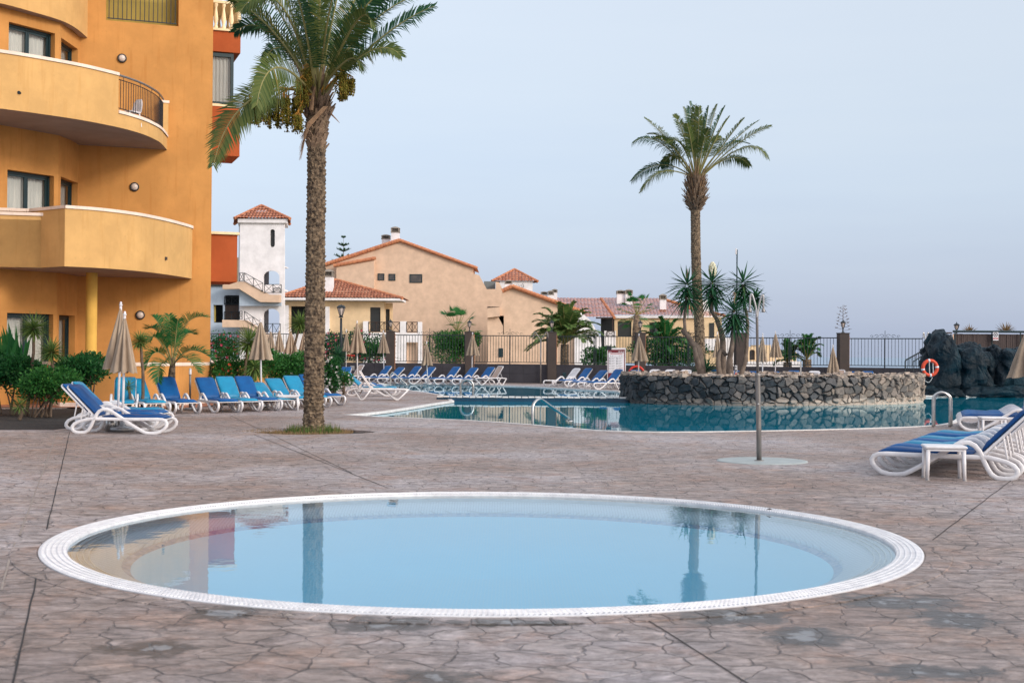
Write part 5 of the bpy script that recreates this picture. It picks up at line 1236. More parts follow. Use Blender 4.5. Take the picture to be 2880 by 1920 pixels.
def scaly_trunk(name, path, rad, parent, mat, ring=.085, amp=.035, nseg=40, dz=.022, seed=0):
    """trunk with overlapping leaf-scar scales; rad(t)"""
    path = [V(p) for p in path]; Ls = [0]
    for a, b in zip(path[:-1], path[1:]): Ls.append(Ls[-1] + (b - a).length)
    n = int(Ls[-1] / dz); mb = MB(); rings = []; j = 0
    for i in range(n + 1):
        s = Ls[-1] * i / n
        while j < len(Ls) - 2 and Ls[j + 1] < s: j += 1
        p = path[j].lerp(path[j + 1], (s - Ls[j]) / (Ls[j + 1] - Ls[j])); R = rad(s / Ls[-1]); ringv = []
        for k in range(nseg):
            a = 2 * math.pi * k / nseg; row = s / ring + .35 * mn.noise((math.cos(a) * 1.3, math.sin(a) * 1.3, s * 1.8 + seed)) * 1.6; ri = math.floor(row); fr = row - ri
            col = a / (2 * math.pi) * 15 + (.5 if ri % 2 else 0); fc = abs(col - math.floor(col) - .5) * 2; jag = .35 * fc
            h = max(0, (fr + jag) % 1.0) ** 1.5; ns_ = mn.noise((math.cos(a) * 5, math.sin(a) * 5, s * 9 + seed)); n2 = mn.noise((math.cos(a) * 16, math.sin(a) * 16, s * 22 + seed))
            r = R + amp * (h - .4) * (.6 + .9 * abs(mn.noise((col * .7, ri * 1.7, seed + .5)))) + amp * .6 * ns_ + amp * .35 * n2
            ringv.append(p + V((math.cos(a) * r, math.sin(a) * r, 0)))
        rings.append(ringv)
    mb.loft(rings, True, True); return mb.build(name, mat, parent)

# ---- the big date palm
PY = 29.3
pb = G(881, 1211); PY = pb.y
print('palm', pb)
pt_ = thing('date_palm', 'tall date palm with feathery crown and hanging date clusters in the foreground', 'palm tree', pb)
px_ = lambda x, y, dy=0: Q(x, y, PY + dy)
tp = [V((pb.x, pb.y, -.05)), px_(884, 1000), px_(887, 800), px_(889, 600), px_(890, 450), px_(893, 330)]
s_ = PY / F_PX
def rad(t):
    if t < .06: return (31 - 50 * t) * s_
    if t > .93: return (24.5 + (t - .93) * 110) * s_
    return (28 - 3.7 * t) * s_
scaly_trunk('trunk', spline(tp, 6), rad, pt_, MAT['bark'], amp=.042)
def boots(parent, c0, c1, r0, r1, n, L_, w_=.09, out=.6, mat='boots'):
    m = MB(); c0, c1 = V(c0), V(c1)
    for i in range(n):
        t = (i + random.random()) / n; a = i * 2.4 + random.uniform(-.3, .3); R = r0 + (r1 - r0) * t; o = V((math.cos(a), math.sin(a), 0)); p = c0.lerp(c1, t) + o * R * .82
        l = L_ * random.uniform(.6, 1.3); d = (o * out * random.uniform(.7, 1.3) + V((0, 0, 1))).normalized(); s = V((-o.y, o.x, 0)) * w_ * random.uniform(.7, 1.2) * .5; nn = d.cross(s).normalized() * w_ * .22
        e_ = p + d * l; m.add([p - s * 1.3, p + s * 1.3, e_ + s * .6, e_ - s * .6, p - s + nn * 2, p + s + nn * 2, e_ + s * .5 + nn, e_ - s * .5 + nn], [(0, 1, 2, 3), (4, 7, 6, 5), (0, 4, 5, 1), (1, 5, 6, 2), (2, 6, 7, 3), (3, 7, 4, 0)])
    return m.build('leaf_bases', MAT[mat], parent)
random.seed(5)
boots(pt_, px_(890, 425), px_(893, 330), 27 * s_, 33 * s_, 90, .16, .11, .55)
boots(pt_, px_(893, 345), px_(893, 250), 33 * s_, 20 * s_, 110, .42, .075, .62)
def build_frond(parent, b, m_, t_, Ll, name='frond', mats=('rachis', 'palmleaf'), **kw):
    st, lf = MB(), MB(); frond((st, lf), b, m_, t_, Ll, **kw); f = st.build(name, MAT[mats[0]], parent); lf.build('leaflets', MAT[mats[1]], f)
FR = [  # tip x,y,dy ; mid x,y,dy ; leaflet length, colour
 ((600, 466, -1.4), (700, 285, -1.0), .58, 1), ((722, 296, -2.4), (780, 190, -1.7), .62, 1), ((640, -10, .3), (765, 85, .2), .62, 0), ((678, 30, -1.5), (790, 15, -1.1), .6, 1),
 ((770, -110, .8), (830, 70, .6), .62, 0), ((850, -190, -.4), (868, 20, -.3), .64, 0), ((905, -200, .6), (895, 20, .5), .64, 0), ((985, -150, -.3), (940, 30, -.2), .62, 0), ((1060, -110, .9), (975, 50, .6), .62, 0),
 ((1195, -20, .4), (1040, 70, .2), .62, 0), ((1222, 18, -.6), (1075, 105, -.4), .60, 0), ((1128, 158, -1.0), (1035, 148, -.8), .46, 1), ((1012, 196, -1.6), (978, 168, -1.2), .40, 1), ((1044, 78, -2.0), (1000, 65, -1.4), .46, 1),
 ((700, -80, 1.6), (800, 60, 1.1), .6, 0), ((1130, -110, 1.6), (1005, 40, 1.0), .6, 0), ((560, -60, .9), (730, 30, .5), .6, 0), ((960, -60, -2.3), (925, 40, -1.5), .6, 0), ((810, -60, -2.2), (850, 40, -1.5), .6, 0),
 ((880, -140, 2.4), (885, 30, 1.7), .62, 0), ((830, 120, 2.6), (840, 130, 1.5), .5, 0), ((950, 110, 2.7), (930, 125, 1.6), .5, 0), ((740, 180, 2.3), (800, 140, 1.4), .5, 0), ((1040, 170, 2.4), (980, 140, 1.4), .5, 0),
 ((660, 90, 1.0), (765, 95, .7), .58, 0), ((1100, -40, -1.2), (1000, 60, -.8), .58, 0), ((905, -90, -1.2), (898, 60, -.9), .55, 0)]
t2_names = []
for (t_, m2, ll, cc) in FR:
    b = px_(893 + (m2[0] - 893) * .06, 285 - random.uniform(0, 30), m2[2] * .12); kw = dict(n=70, r=.028, wd=.034, start=.16, roll=random.choice((-1, 1)) * random.uniform(.45, 1.0), vee=.35)
    if t_[1] > 250: kw.update(droop=.25, vee=.12, roll=1.15, wd=.035, n=62)
    build_frond(pt_, b, px_(*m2), px_(*t_), ll, mats=('rachis', 'palmleaf2' if cc or len(t2_names) % 3 == 2 else 'palmleaf'), **kw); t2_names.append(1)
# young spear leaves and bare stalks
for i in range(16):
    a = random.uniform(-1, 1); m = MB(); b = px_(893 + a * 14, 320, random.uniform(-.2, .2)); e_ = px_(893 + a * 75, random.uniform(150, 230), random.uniform(-.6, .6)); m.tube([b, b.lerp(e_, .5) + V((a * .04, 0, .05)), e_], [.028, .02, .008], 5); m.build('frond_stalk', MAT['rachis' if i % 3 else 'dead'], pt_)
# hanging date clusters
def dates(parent, s0, c, w_, h, n, seed, strands=16):
    random.seed(seed); st, dt = MB(), MB(); s0, c = V(s0), V(c)
    ol = c + V((0, 0, h * .5)); st.tube(spline([s0, s0.lerp(ol, .6) + V((0, 0, .14)), ol], 4), .018, 5)
    for i in range(strands):
        o = V((random.uniform(-1, 1) * w_, random.uniform(-1, 1) * w_ * .8, 0)); e_ = c + o + V((0, 0, -h * random.uniform(.25, .55))); m1 = ol + o * .8 + V((0, 0, -.05)); st.tube([ol, m1, e_], [.007, .006, .004], 4)
        for k in range(n // strands):
            t = random.uniform(.1, 1); p = m1.lerp(e_, t) + V((random.gauss(0, .022), random.gauss(0, .022), 0)); r = random.uniform(.011, .018)
            dt.add([p + V((r, 0, 0)), p + V((0, r, 0)), p - V((r, 0, 0)), p - V((0, r, 0)), p + V((0, 0, r * 1.4)), p - V((0, 0, r * 1.4))], [(0, 1, 4), (1, 2, 4), (2, 3, 4), (3, 0, 4), (1, 0, 5), (2, 1, 5), (3, 2, 5), (0, 3, 5)])
    f = st.build('date_cluster', MAT['datestalk'], parent); dt.build('dates', MAT['dates'], f, True)
DC = [(706, 308, -.9, .15, .60, 900), (736, 316, -.7, .15, .56, 800), (766, 318, -.4, .15, .60, 900), (796, 312, -.6, .16, .70, 1000), (826, 318, -.4, .16, .80, 1200), (848, 265, -.6, .12, .70, 900), (864, 215, -.5, .11, .5, 700), (838, 340, -.7, .10, .36, 500), (958, 232, -.7, .12, .55, 900), (984, 240, -.5, .09, .42, 500), (966, 268, -.4, .08, .25, 300)]
for i, (x, y, dy, w_, h, n) in enumerate(DC): dates(pt_, px_(893 + (x - 893) * .12, 262, dy * .4), px_(x, y, dy), w_, h, n, 40 + i)
random.seed(9)
m = MB()
for i in range(26):
    w0 = random.uniform(-.03, .03); a = px_(910 + i * .5, 300, -.55); b = px_(868 + random.uniform(-4, 4), 350 + random.uniform(-6, 6), -.75 + w0); e_ = px_(845 + random.uniform(-5, 6), random.uniform(385, 452), -.7 + w0); m.tube([a, b, e_], [.008, .010, .002], 4)
m.build('dead_frond', MAT['dead'], pt_)
m = MB(); m.tube([px_(930, 320, -.1), px_(945, 335, -.1), px_(955, 346, -.1)], [.02, .012, .004], 5); m.build('broken_stalk', MAT['dead'], pt_); m = MB(); m.tube([px_(875, 310, -.5), px_(880, 270, -.5), px_(886, 245, -.45)], [.045, .03, .02], 5); m.build('broken_stalk', MAT['dead'], pt_)
# grass in the pit
random.seed(4); gm, dm = MB(), MB()
for i in range(5200):
    a = random.random() * 6.283; q = math.sqrt(random.random()); p = V((pb.x - .12 + math.cos(a) * 1.35 * q, pb.y - .15 + math.sin(a) * 1.1 * q, -.05)); 
    if q > .95: continue
    near = (p - V((pb.x, pb.y, 0))).length; tgt = gm if (near < .62 and random.random() < .8) else dm; h = random.uniform(.04, .16) * (1.5 if near < .55 else .6); d = V((random.uniform(-.05, .05), random.uniform(-.05, .05), h)); s = V((random.uniform(-1, 1), random.uniform(-1, 1), 0)).normalized() * .008
    if tgt is dm and p.x > pb.x + .8: continue
    tgt.add([p - s, p + s, p + d], [(0, 1, 2)])
g1 = gm.build('grass', MAT['grass']); tag(g1, 'tuft of green grass growing round the foot of the big palm', 'grass', kind='stuff')
g1 = dm.build('dry_grass', MAT['drygrass']); tag(g1, 'dry brown grass in the sunken pit at the palm foot', 'grass', kind='stuff')

# ---- island palm
PY2 = 62.0; p2 = lambda x, y, dy=0: Q(x, y, PY2 + dy); s2 = PY2 / F_PX
b2 = V((p2(1970, 1050).x, PY2, .0)); t2_ = thing('date_palm', 'slender date palm with upright crown standing behind the stone island', 'palm tree', b2)
tp = [b2 + V((0, 0, -.2)), p2(1968, 950), p2(1960, 800), p2(1957, 700), p2(1956, 600), p2(1956, 570)]
scaly_trunk('trunk', spline(tp, 5), lambda t: (14.5 - 1.5 * t) * s2, t2_, MAT['bark'], ring=.11, amp=.03, nseg=30, dz=.03, seed=4)
random.seed(8)
boots(t2_, p2(1956, 595), p2(1956, 565), 15 * s2, 27 * s2, 60, .38, .11, 1.1); boots(t2_, p2(1956, 575), p2(1958, 510), 26 * s2, 20 * s2, 150, .48, .08, .6); boots(t2_, p2(1957, 560), p2(1958, 500), 20 * s2, 12 * s2, 60, .8, .06, .4, 'dead')
zz = lambda x, y: (1700 + x / 3.92, 250 + y / 3.92)
FR2 = [((440, 320), (705, 575), 0), ((310, 600), (600, 585), 0), ((300, 1015), (620, 835), 0), ((405, 1135), (640, 915), 0), ((620, 860), (800, 742), 1), ((770, 285), (885, 540), 1), ((870, 200), (960, 540), 0), ((940, 140), (985, 520), 0), ((1000, 180), (1005, 520), 1), ((1045, 190), (1035, 520), 0), ((1085, 310), (1060, 560), 1), ((1150, 190), (1100, 500), 0), ((1245, 170), (1150, 480), 0), ((1330, 190), (1195, 500), 0), ((1380, 305), (1225, 560), 1), ((1545, 320), (1330, 590), 0), ((1700, 350), (1410, 590), 0), ((1840, 410), (1480, 600), 1), ((1797, 765), (1530, 650), 0), ((1600, 850), (1380, 765), 1), ((700, 600), (850, 620), 1), ((480, 500), (720, 600), 0), ((1290, 540), (1180, 640), 1), ((1600, 610), (1330, 640), 0), ((910, 380), (960, 620), 1), ((1150, 440), (1080, 640), 1), ((550, 540), (760, 650), 1)]
for i, (t_, m2, cc) in enumerate(FR2):
    dy = random.uniform(-1.6, 1.6); tx, ty = zz(*t_); mx, my = zz(*m2); dr = .75 if ty > my else .3
    build_frond(t2_, p2(1958 + (mx - 1958) * .1, 500, dy * .1), p2(mx, my, dy * .6), p2(tx, ty, dy), .56, mats=('rachis', 'palmleaf2' if cc or i % 3 == 0 else 'palmleaf'), n=50, r=.034, wd=.038, roll=random.uniform(-.8, .8), start=.28, vee=.45, droop=dr)

# ---- yuccas on the island
ZI = .86
def yucca(name, label, heads, trunks, mat='yucca', trmat='yuccatrunk', group=None, n=85, wd=.075, droop=.28, loc_=None, cat='yucca', dead=True, flower=None):
    t = thing(name, label, cat, loc_ or trunks[0][0][0], group)
    for pts, rr in trunks:
        m = MB(); sp_ = spline(pts, 5); k = len(sp_); random.seed(int(abs(sp_[0].x) * 10)); rings = []
        rad_ = [rr[0] + (rr[1] - rr[0]) * (i / (k - 1)) ** .7 for i in range(k)]
        rad_ = [q * .8 for q in rad_]; m.tube([p + V((.02 * mn.noise(p * 4), .02 * mn.noise(p * 4 + V((5, 5, 5))), 0)) for p in sp_], [q * (1 + .16 * mn.noise(V((0, 0, i * .9)))) for i, q in enumerate(rad_)], 14); m.build('trunk', MAT[trmat], t, True)
    for c, r, ax in heads:
        lf = MB(); sword_head(lf, c, r, n, ax, wd, droop, lo=-.85, hi=.98); h = lf.build('leaf_head', MAT[mat], t)
    return t
Yv = 47.2; yq = lambda x, y, dy=0: Q(x, y, Yv + dy)
random.seed(21)
ya = yucca('yucca', 'yucca with broken side trunk leaning left of the island palm', [(yq(1932, 805), .92, (0, -.1, .5)), (yq(1934, 838), .85, (.2, -.2, -.35))],
      [([V((yq(1978, 1050).x, Yv, ZI - .1)), yq(1965, 985), yq(1948, 965), yq(1920, 925)], (.17, .11)), ([yq(1926, 932), yq(1925, 900), yq(1928, 870), yq(1932, 820)], (.075, .06)), ([V((yq(1962, 1050).x + .2, Yv, ZI - .1)), yq(1962, 1010), yq(1955, 975)], (.20, .12))], n=58)
m = MB(); m.tube([yq(1934, 800), yq(1933, 780), yq(1935, 756)], [.02, .014, .006], 4)
for k in range(14): z0_ = 790 - k * 2.4; m.tube([yq(1933, z0_), yq(1933 + random.uniform(-5, 5), z0_ - 5)], [.008, .003], 3)
m.build('dry_flower_stalk', MAT['dead'], ya)
yb = yucca('yucca', 'thick double-trunked yucca with a cream flower spike on the island', [(yq(2003, 800, .3), .95, (0, 0, .6)), (yq(2004, 832, .3), .78, (0, -.2, -.4))],
      [([V((yq(2032, 1052).x, Yv + .3, ZI - .1)), yq(2034, 1000, .3), yq(2030, 940, .3), yq(2016, 900, .3), yq(2000, 865, .3), yq(2003, 810, .3)], (.19, .06))], n=60)
m = MB(); fl = MB(); m.tube([yq(2003, 800, .3), yq(2004, 738, .3)], [.03, .012], 5); m.build('flower_stalk', MAT['rachis'], yb)
for i in range(420):
    t = random.random(); a = random.uniform(0, 6.28); R = .13 * math.sin(math.pi * (.12 + .85 * t)) ** .6; p = yq(2004, 778 - 41 * t, .3) + V((R * math.cos(a), R * math.sin(a), 0)); r = .022; fl.add([p + V((r, 0, 0)), p + V((0, r, 0)), p - V((r, 0, 0)), p - V((0, r, 0)), p + V((0, 0, r)), p - V((0, 0, r * 1.3))], [(0, 1, 4), (1, 2, 4), (2, 3, 4), (3, 0, 4), (1, 0, 5), (2, 1, 5), (3, 2, 5), (0, 3, 5)])
fl.build('flower_spike', MAT['flower'], yb)
yd = yucca('yucca', 'low wide-headed yucca with forked pale trunk in the middle of the island', [(yq(2065, 882, -.5), 1.0, (0, -.1, .8)), (yq(2066, 908, -.5), .72, (0, -.2, -.45))],
      [([V((yq(2050, 1055).x, Yv - .4, ZI - .1)), yq(2052, 1015, -.4), yq(2058, 975, -.5), yq(2062, 920, -.5), yq(2064, 890, -.5)], (.19, .05)), ([V((yq(2024, 1055).x, Yv - .4, ZI - .1)), yq(2020, 1020, -.4), yq(2028, 985, -.3), yq(2042, 1000, -.3)], (.13, .08))], n=70)
m = MB()
for k in range(22): z0_ = 870 - k * 2.2; m.tube([yq(2063 + k * .2, z0_, -.5), yq(2063 + random.uniform(-6, 8), z0_ - 4, -.5)], [.01, .004], 3)
m.tube([yq(2064, 880, -.5), yq(2064, 845, -.5), yq(2070, 826, -.5)], [.025, .02, .008], 4); m.build('dry_flower_stalk', MAT['dead'], yd)
yc = yucca('yucca', 'tallest right-hand yucca with slim curved trunk on the island', [(yq(2090, 800, .5), .95, (.05, 0, .8)), (yq(2088, 835, .5), .62, (0, -.1, -.4)), (yq(2124, 840, .9), .58, (.7, 0, .5))],
      [([V((yq(2085, 1055).x, Yv + .4, ZI - .1)), yq(2096, 1010, .5), yq(2101, 950, .5), yq(2102, 900, .5), yq(2092, 840, .5), yq(2090, 800, .5)], (.125, .05))], n=60)
m = MB(); sword_head(m, V((yq(1990, 1010).x, Yv + .6, 1.0)), .75, 40, (0, 0, 1), .07, .1, lo=.15); tt = m.build('grassy_clump', MAT['yucca']); tag(tt, 'small stemless yucca rosette between the palm and yucca trunks', 'plant')

# ---- left garden
YG = 34.0; gq = lambda x, y, dy=0: Q(x, y, YG + dy)
def gyucca(label, x, y, r, base, dy=0, n=95, wd=.03, mat='yuccayellow', lean=0):
    b = V((gq(base, 1100, dy).x, YG + dy, 0)); c = gq(x, y, dy)
    return yucca('yucca', label, [(c, r, (lean, -.1, 1))], [([b, b.lerp(c, .5) + V((.05, 0, 0)), c], (.06, .045))], mat, 'stem', 'yuccas in the left garden', n, wd, .12)
random.seed(31)
gyucca('round yucca head in front of the left ground-floor window', 95, 925, .52, 75, -.5, 170, .034)
gyucca('yucca with drooping blades beside the yellow column foot', 146, 990, .46, 140, -1.0, 140, .03)
gyucca('yellow-green yucca left of the young feather palm', 395, 960, .38, 400, 1.5, 120, .03)
gyucca('small ground yucca in the soil bed at far left', 55, 1140, .33, 55, -2.5, 60, .025)
gyucca('spiky young yucca behind the turquoise lounger backs', 362, 1085, .28, 360, 1.0, 50, .022)
b = gq(30, 1000, .5); m = MB(); random.seed(3)
for i in range(46):
    x = gq(random.uniform(-30, 60), 1000, .5); yj = x.y + random.uniform(-.5, .5); m.add([V((x.x - .03, yj, .9)), V((x.x + .03, yj + .02, .9)), V((x.x + random.uniform(-.1, .1) + .07, yj - .08, random.uniform(1.5, 1.8))), V((x.x + random.uniform(-.25, .25), yj - .15, random.uniform(1.8, 2.35)))], [(0, 1, 2), (0, 2, 3)])
cn = m.build('canna_leaves', MAT['arecaleaf']); tag(cn, 'broad upright green leaves at the left edge of the garden', 'plant', kind='stuff')
shrub('shrub', 'dark dense shrub at the far left below the ground-floor window', gq(30, 1050), .95, .9, .60, 9000, 'shrub', .085, seed=2, group='shrubs in the left bed')
shrub('shrub', 'dark open shrub with bare lower stems beside the front stack of loungers', gq(245, 1045, 1.2), .72, .8, .40, 6500, 'shrub', .08, seed=3, group='shrubs in the left bed', stems=12)
shrub('shrub', 'lower shrub between the yuccas above the dark soil', gq(120, 1085, -1), .75, .6, .45, 5500, 'shrub2', .08, seed=6, group='shrubs in the left bed', stems=12)
# areca-like young palm
YA = 36.8; aq = lambda x, y, dy=0: Q(x, y, YA + dy)
ap_ = thing('feather_palm', 'young bright green feather palm against the orange wall', 'palm tree', V((aq(484, 1100).x, YA, 0)))
m = MB(); ab = V((aq(482, 1100).x, YA, 0)); m.tube([ab, aq(482, 1070), aq(484, 1040), aq(488, 1005)], [.13, .11, .09, .05], 10); m.build('trunk', MAT['bark'], ap_, True)
random.seed(12)
for t_, m2 in (((585, 893, -.4), (520, 915, -.2)), ((600, 1012, -.3), (535, 985, -.2)), ((430, 890, .3), (455, 930, .2)), ((420, 960, -.6), (445, 955, -.3)), ((410, 1040, -.5), (440, 990, -.4)), ((475, 885, .6), (480, 940, .3)), ((545, 940, .7), (515, 950, .4)), ((560, 1050, -.9), (520, 1005, -.6)), ((445, 1075, -.8), (455, 1020, -.5)), ((500, 900, -.6), (495, 940, -.4)), ((415, 925, .5), (450, 940, .3))):
    build_frond(ap_, aq(486, 1030), aq(*m2), aq(*t_), .50, mats=('rachis', 'arecaleaf'), n=44, r=.018, wd=.022, start=.25, vee=.8, droop=.28)
# right hedge
YH = 43.0; hq = lambda x, y, dy=0: Q(x, y, YH + dy)
shrub('shrub', 'glossy green hedge bush left of the central parasol', hq(668, 1045), .72, .8, .62, 6500, 'shrub2', .085, seed=11, group='hedge bushes behind the lounger row', flowers='pink', fl_n=12)
shrub('shrub', 'glossy green hedge bush right of the central parasol', hq(775, 1035, .6), .85, .8, .62, 7500, 'shrub2', .085, seed=12, group='hedge bushes behind the lounger row', flowers='whitefl', fl_n=8)
shrub('shrub', 'glossy hedge bush touching the left side of the big palm trunk', hq(845, 1040, 1.2), .62, .8, .55, 5000, 'shrub2', .085, seed=13, group='hedge bushes behind the lounger row', flowers='whitefl', fl_n=10)
shrub('shrub', 'shrub with red bracts against the orange wall end', hq(632, 1070, -.4), .25, .3, .45, 900, 'shrub2', .07, seed=14, flowers='redleaf', fl_n=60)
shrub('shrub', 'white-flowered bush right of the big palm trunk', hq(925, 1060, 1.5), .42, .5, .62, 3400, 'shrub', .075, seed=15, flowers='whitefl', fl_n=60)
shrub('shrub', 'small round bush on a thin stem beside the beige lounger', Q(967, 1070, 44.5), .34, .3, .27, 1900, 'shrub2', .06, seed=16, flowers='whitefl', fl_n=30, stems=4)
random.seed(17)
def hyucca(label, x, y, r, bx, dy, n=100, mat='yuccayellow', wd=.04, Yb=42.0, dr=.15):
    b = V((Q(bx, 1100, Yb + dy).x, Yb + dy, 0)); c = Q(x, y, Yb + dy)
    return yucca('yucca', label, [(c, r, (0, -.1, 1))], [([b, b.lerp(c, .5) + V((-.08, 0, 0)), c], (.06, .05))], mat, 'stem', 'yuccas around the central hedge', n, wd, dr)
hyucca('tall yucca head behind the left side of the central parasol', 700, 965, .72, 692, .5, 150)
hyucca('drooping yucca under the central parasol canopy', 716, 1035, .62, 708, -.6, 80, dr=.5)
hyucca('yellow-green yucca on slender stem just left of the big palm', 844, 910, .56, 808, 2.5, 120)
hyucca('low fan of blades right of the big palm trunk', 950, 1000, .5, 940, 3.0, 90, 'yucca')
# red flowering shrub at the rail
shrub('flowering_shrub', 'red-flowered shrub behind the railing next to the orange building', Q(625, 985, 78), 1.3, .8, .9, 3000, 'shrub', .13, seed=18, flowers='pink', fl_n=45)
shrub('flowering_shrub', 'pink oleander behind the railing beside the lamp post', Q(1030, 985, 82), 1.6, .8, 1.0, 3600, 'shrub', .14, seed=19, flowers='pink', fl_n=70)
shrub('flowering_shrub', 'pink-flowered bush behind the railing right of the palm trunk', Q(925, 985, 82), 1.1, .8, .9, 2400, 'shrub', .14, seed=20, flowers='pink', fl_n=60)
random.seed(20); m = MB(); sword_head(m, Q(1060, 1000, 79.5), 1.4, 60, (0, 0, 1), .12, .2, lo=.0); tt = m.build('sword_leaf_plant', MAT['shrub2']); tag(tt, 'dark green sword-leaved plant behind the railing near the terrace', 'plant')

# ---- palms behind the railing
def bushy_palm(label, x, y, R, Yp, nf=34, mat='canaryleaf', up=.9, seed=1, low=1.0):
    random.seed(seed); c = Q(x, y, Yp); t = thing('canary_palm', label, 'palm tree', V((c.x, c.y, 0)), 'bushy palms behind the railing'); m = MB(); m.tube([V((c.x, c.y, -2)), c], [.3, .25], 10); m.build('trunk', MAT['bark'], t)
    for i in range(nf):
        a = i * 2.4; el_ = random.uniform(-.1, 1.4) if i % 3 else random.uniform(.5, 1.4); d = V((math.cos(a) * math.cos(el_), math.sin(a) * math.cos(el_), math.sin(el_))); L_ = R * random.uniform(.8, 1.12)
        mid = c + V((d.x * L_ * .55, d.y * L_ * .55, d.z * L_ * .6 + .12 * R)); tip = c + V((d.x * L_, d.y * L_, d.z * L_ * .98 - (.10 * low * R * math.cos(el_))))
        build_frond(t, c, mid, tip, R * .26, mats=('rachis', mat), n=40, r=.03, wd=.06, start=.12, vee=.5, droop=.3)
    return t
bushy_palm('large bushy palm behind the railing in front of the second peach villa', 1588, 968, 2.5, 82, 64, seed=2)
bushy_palm('bushy palm behind the railing right of the closed parasol', 1870, 985, 1.9, 80, 36, seed=3, mat='arecaleaf')
bushy_palm('low bushy palm behind the railing left of the dark pillar with open sea', 2270, 1010, 1.5, 78, 26, seed=5, mat='arecaleaf')
bushy_palm('broad low palm behind the right railing near the shower head', 2215, 1018, 1.3, 79, 20, seed=6, mat='arecaleaf')
def fan_palm(label, x, y, R, Yp, base_y, nf=18, seed=1):
    random.seed(seed); c = Q(x, y, Yp); t = thing('fan_palm', label, 'palm tree', V((c.x, c.y, 0))); m = MB(); m.tube([Q(x, base_y + 90, Yp), Q(x, base_y, Yp), c], [.3, .28, .16], 10); m.build('trunk', MAT['boots'], t, True)
    for i in range(nf):
        a = i * 2.4 + random.uniform(-.3, .3); el_ = random.uniform(-.75, 1.4); d = V((math.cos(a) * math.cos(el_), math.sin(a) * math.cos(el_), math.sin(el_))); k = R * random.uniform(.7, .95); h = c + d * k; st = MB(); st.tube([c, h], [.02, .014], 4); lf = MB()
        s = d.cross(V((0, 0, 1))).normalized(); u = s.cross(d)
        for j in range(15):
            b = (j - 7) / 7 * 1.35; dd = (d * math.cos(b) + s * math.sin(b) + u * .12).normalized(); w_ = (s * math.cos(b) - d * math.sin(b)) * R * .017; l = R * .40 * (1 - .12 * abs(b)); e_ = h + dd * l + V((0, 0, -l * .25)); mm = h + dd * l * .42; lf.add([h, mm + w_, e_, mm - w_], [(0, 1, 2, 3)])
        f = st.build('frond_stalk', MAT['rachis'], t); lf.build('leaf_fan', MAT['arecaleaf'], f)
fan_palm('fan palm with short brown trunk in front of the red-tiled row', 1791, 885, 1.35, 85, 925, 26, 4)
fan_palm('scruffy fan palm against the blank peach villa wall', 1285, 932, 1.5, 84, 985, 24, 5)
shrub('shrub', 'olive bush under the scruffy fan palm behind the railing', Q(1262, 985, 83), 1.15, .8, 1.0, 3500, 'shrub2', .14, seed=22, stems=3)
shrub('shrub', 'rounded bush right of the scruffy fan palm behind the railing', Q(1320, 975, 83.5), .7, .8, .9, 2200, 'shrub2', .13, seed=23, stems=3)
shrub('shrub', 'thicket of leaves behind the railing under the bushy palms', Q(1900, 1000, 79), 2.2, .9, .8, 5000, 'shrub', .15, seed=24, stems=3)
shrub('shrub', 'leafy thicket behind the railing next to the rules board', Q(1690, 1005, 80), 1.0, .9, .6, 2600, 'shrub2', .15, seed=25, stems=3)
# norfolk pine
YN = 240.0; nq = lambda x, y: Q(x, y, YN); npn = thing('norfolk_pine', 'thin tiered pine rising behind the roof of the peach villa', 'tree', nq(966, 900))
m = MB(); m.tube([nq(967, 900), nq(966, 664)], [.2, .02], 6); m.build('trunk', MAT['stem'], npn); random.seed(6)
for k, (yy, w_) in enumerate(((667, 7), (687, 17), (701, 21), (719, 28), (735, 35), (752, 40))):
    st = MB(); lf = MB(); c = nq(966, yy + w_ * .35); R = w_ * YN / F_PX
    for i in range(9):
        a = i * .698 + k * .4; e_ = c + V((math.cos(a) * R, math.sin(a) * R, R * .45)); st.tube([c, c.lerp(e_, .6) + V((0, 0, -.03)), e_], [.03, .02, .01], 4)
        for j in range(16):
            t = .25 + .75 * j / 16; p = c.lerp(e_, t); lf.add([p + V((-.04, 0, 0)), p + V((.04, 0, 0)), p + V((random.uniform(-.12, .12), random.uniform(-.2, .2), random.uniform(.12, .38)))], [(0, 1, 2)]); q = V((-math.sin(a), math.cos(a), .2)) * .35 * (1 - .5 * t); lf.add([p + V((0, 0, -.05)), p + V((0, 0, .05)), p + q], [(0, 1, 2)]); lf.add([p + V((0, 0, -.05)), p + V((0, 0, .05)), p - q + V((0, 0, .1))], [(0, 1, 2)])
    f = st.build('branch_tier', MAT['stem'], npn); lf.build('needles', MAT['palmleaf'], f)
# dry agave stalk by the right pillar, agaves behind the screen
YD = 72.0; m = MB(); random.seed(2); pth = [Q(2372, 990, YD), Q(2370, 930, YD), Q(2371, 890, YD), Q(2371, 858, YD)]; m.tube(pth, [.03, .025, .018, .01], 5)
for k in range(15):
    y = 865 + k * 4.6; sd = -1 if k % 2 else 1; w_ = (6 + k * .9) * sd; a = Q(2370.5, y, YD); b = Q(2371 + w_, y - 3, YD + random.uniform(-.2, .2)); m.tube([a, a.lerp(b, .6) - V((0, 0, .02)), b], [.010, .008, .005], 4)
    for q in range(9): c = b + V((random.gauss(0, .05), random.gauss(0, .05), random.uniform(-.01, .08))); m.tube([b, c], [.006, .012], 3)
o = m.build('agave_flower_stalk', MAT['stem']); tag(o, 'thin dry agave flower stalk standing behind the right pillar lantern', 'plant')
random.seed(14)
m = MB(); sword_head(m, Q(2727, 937, 66), .50, 26, (0, 0, 1), .06, .0, lo=.45, hi=.97); o = m.build('agave', MAT['drygrass']); tag(o, 'small spiky agave above the timber screen, right of the lantern', 'plant', group='agaves above the screen')
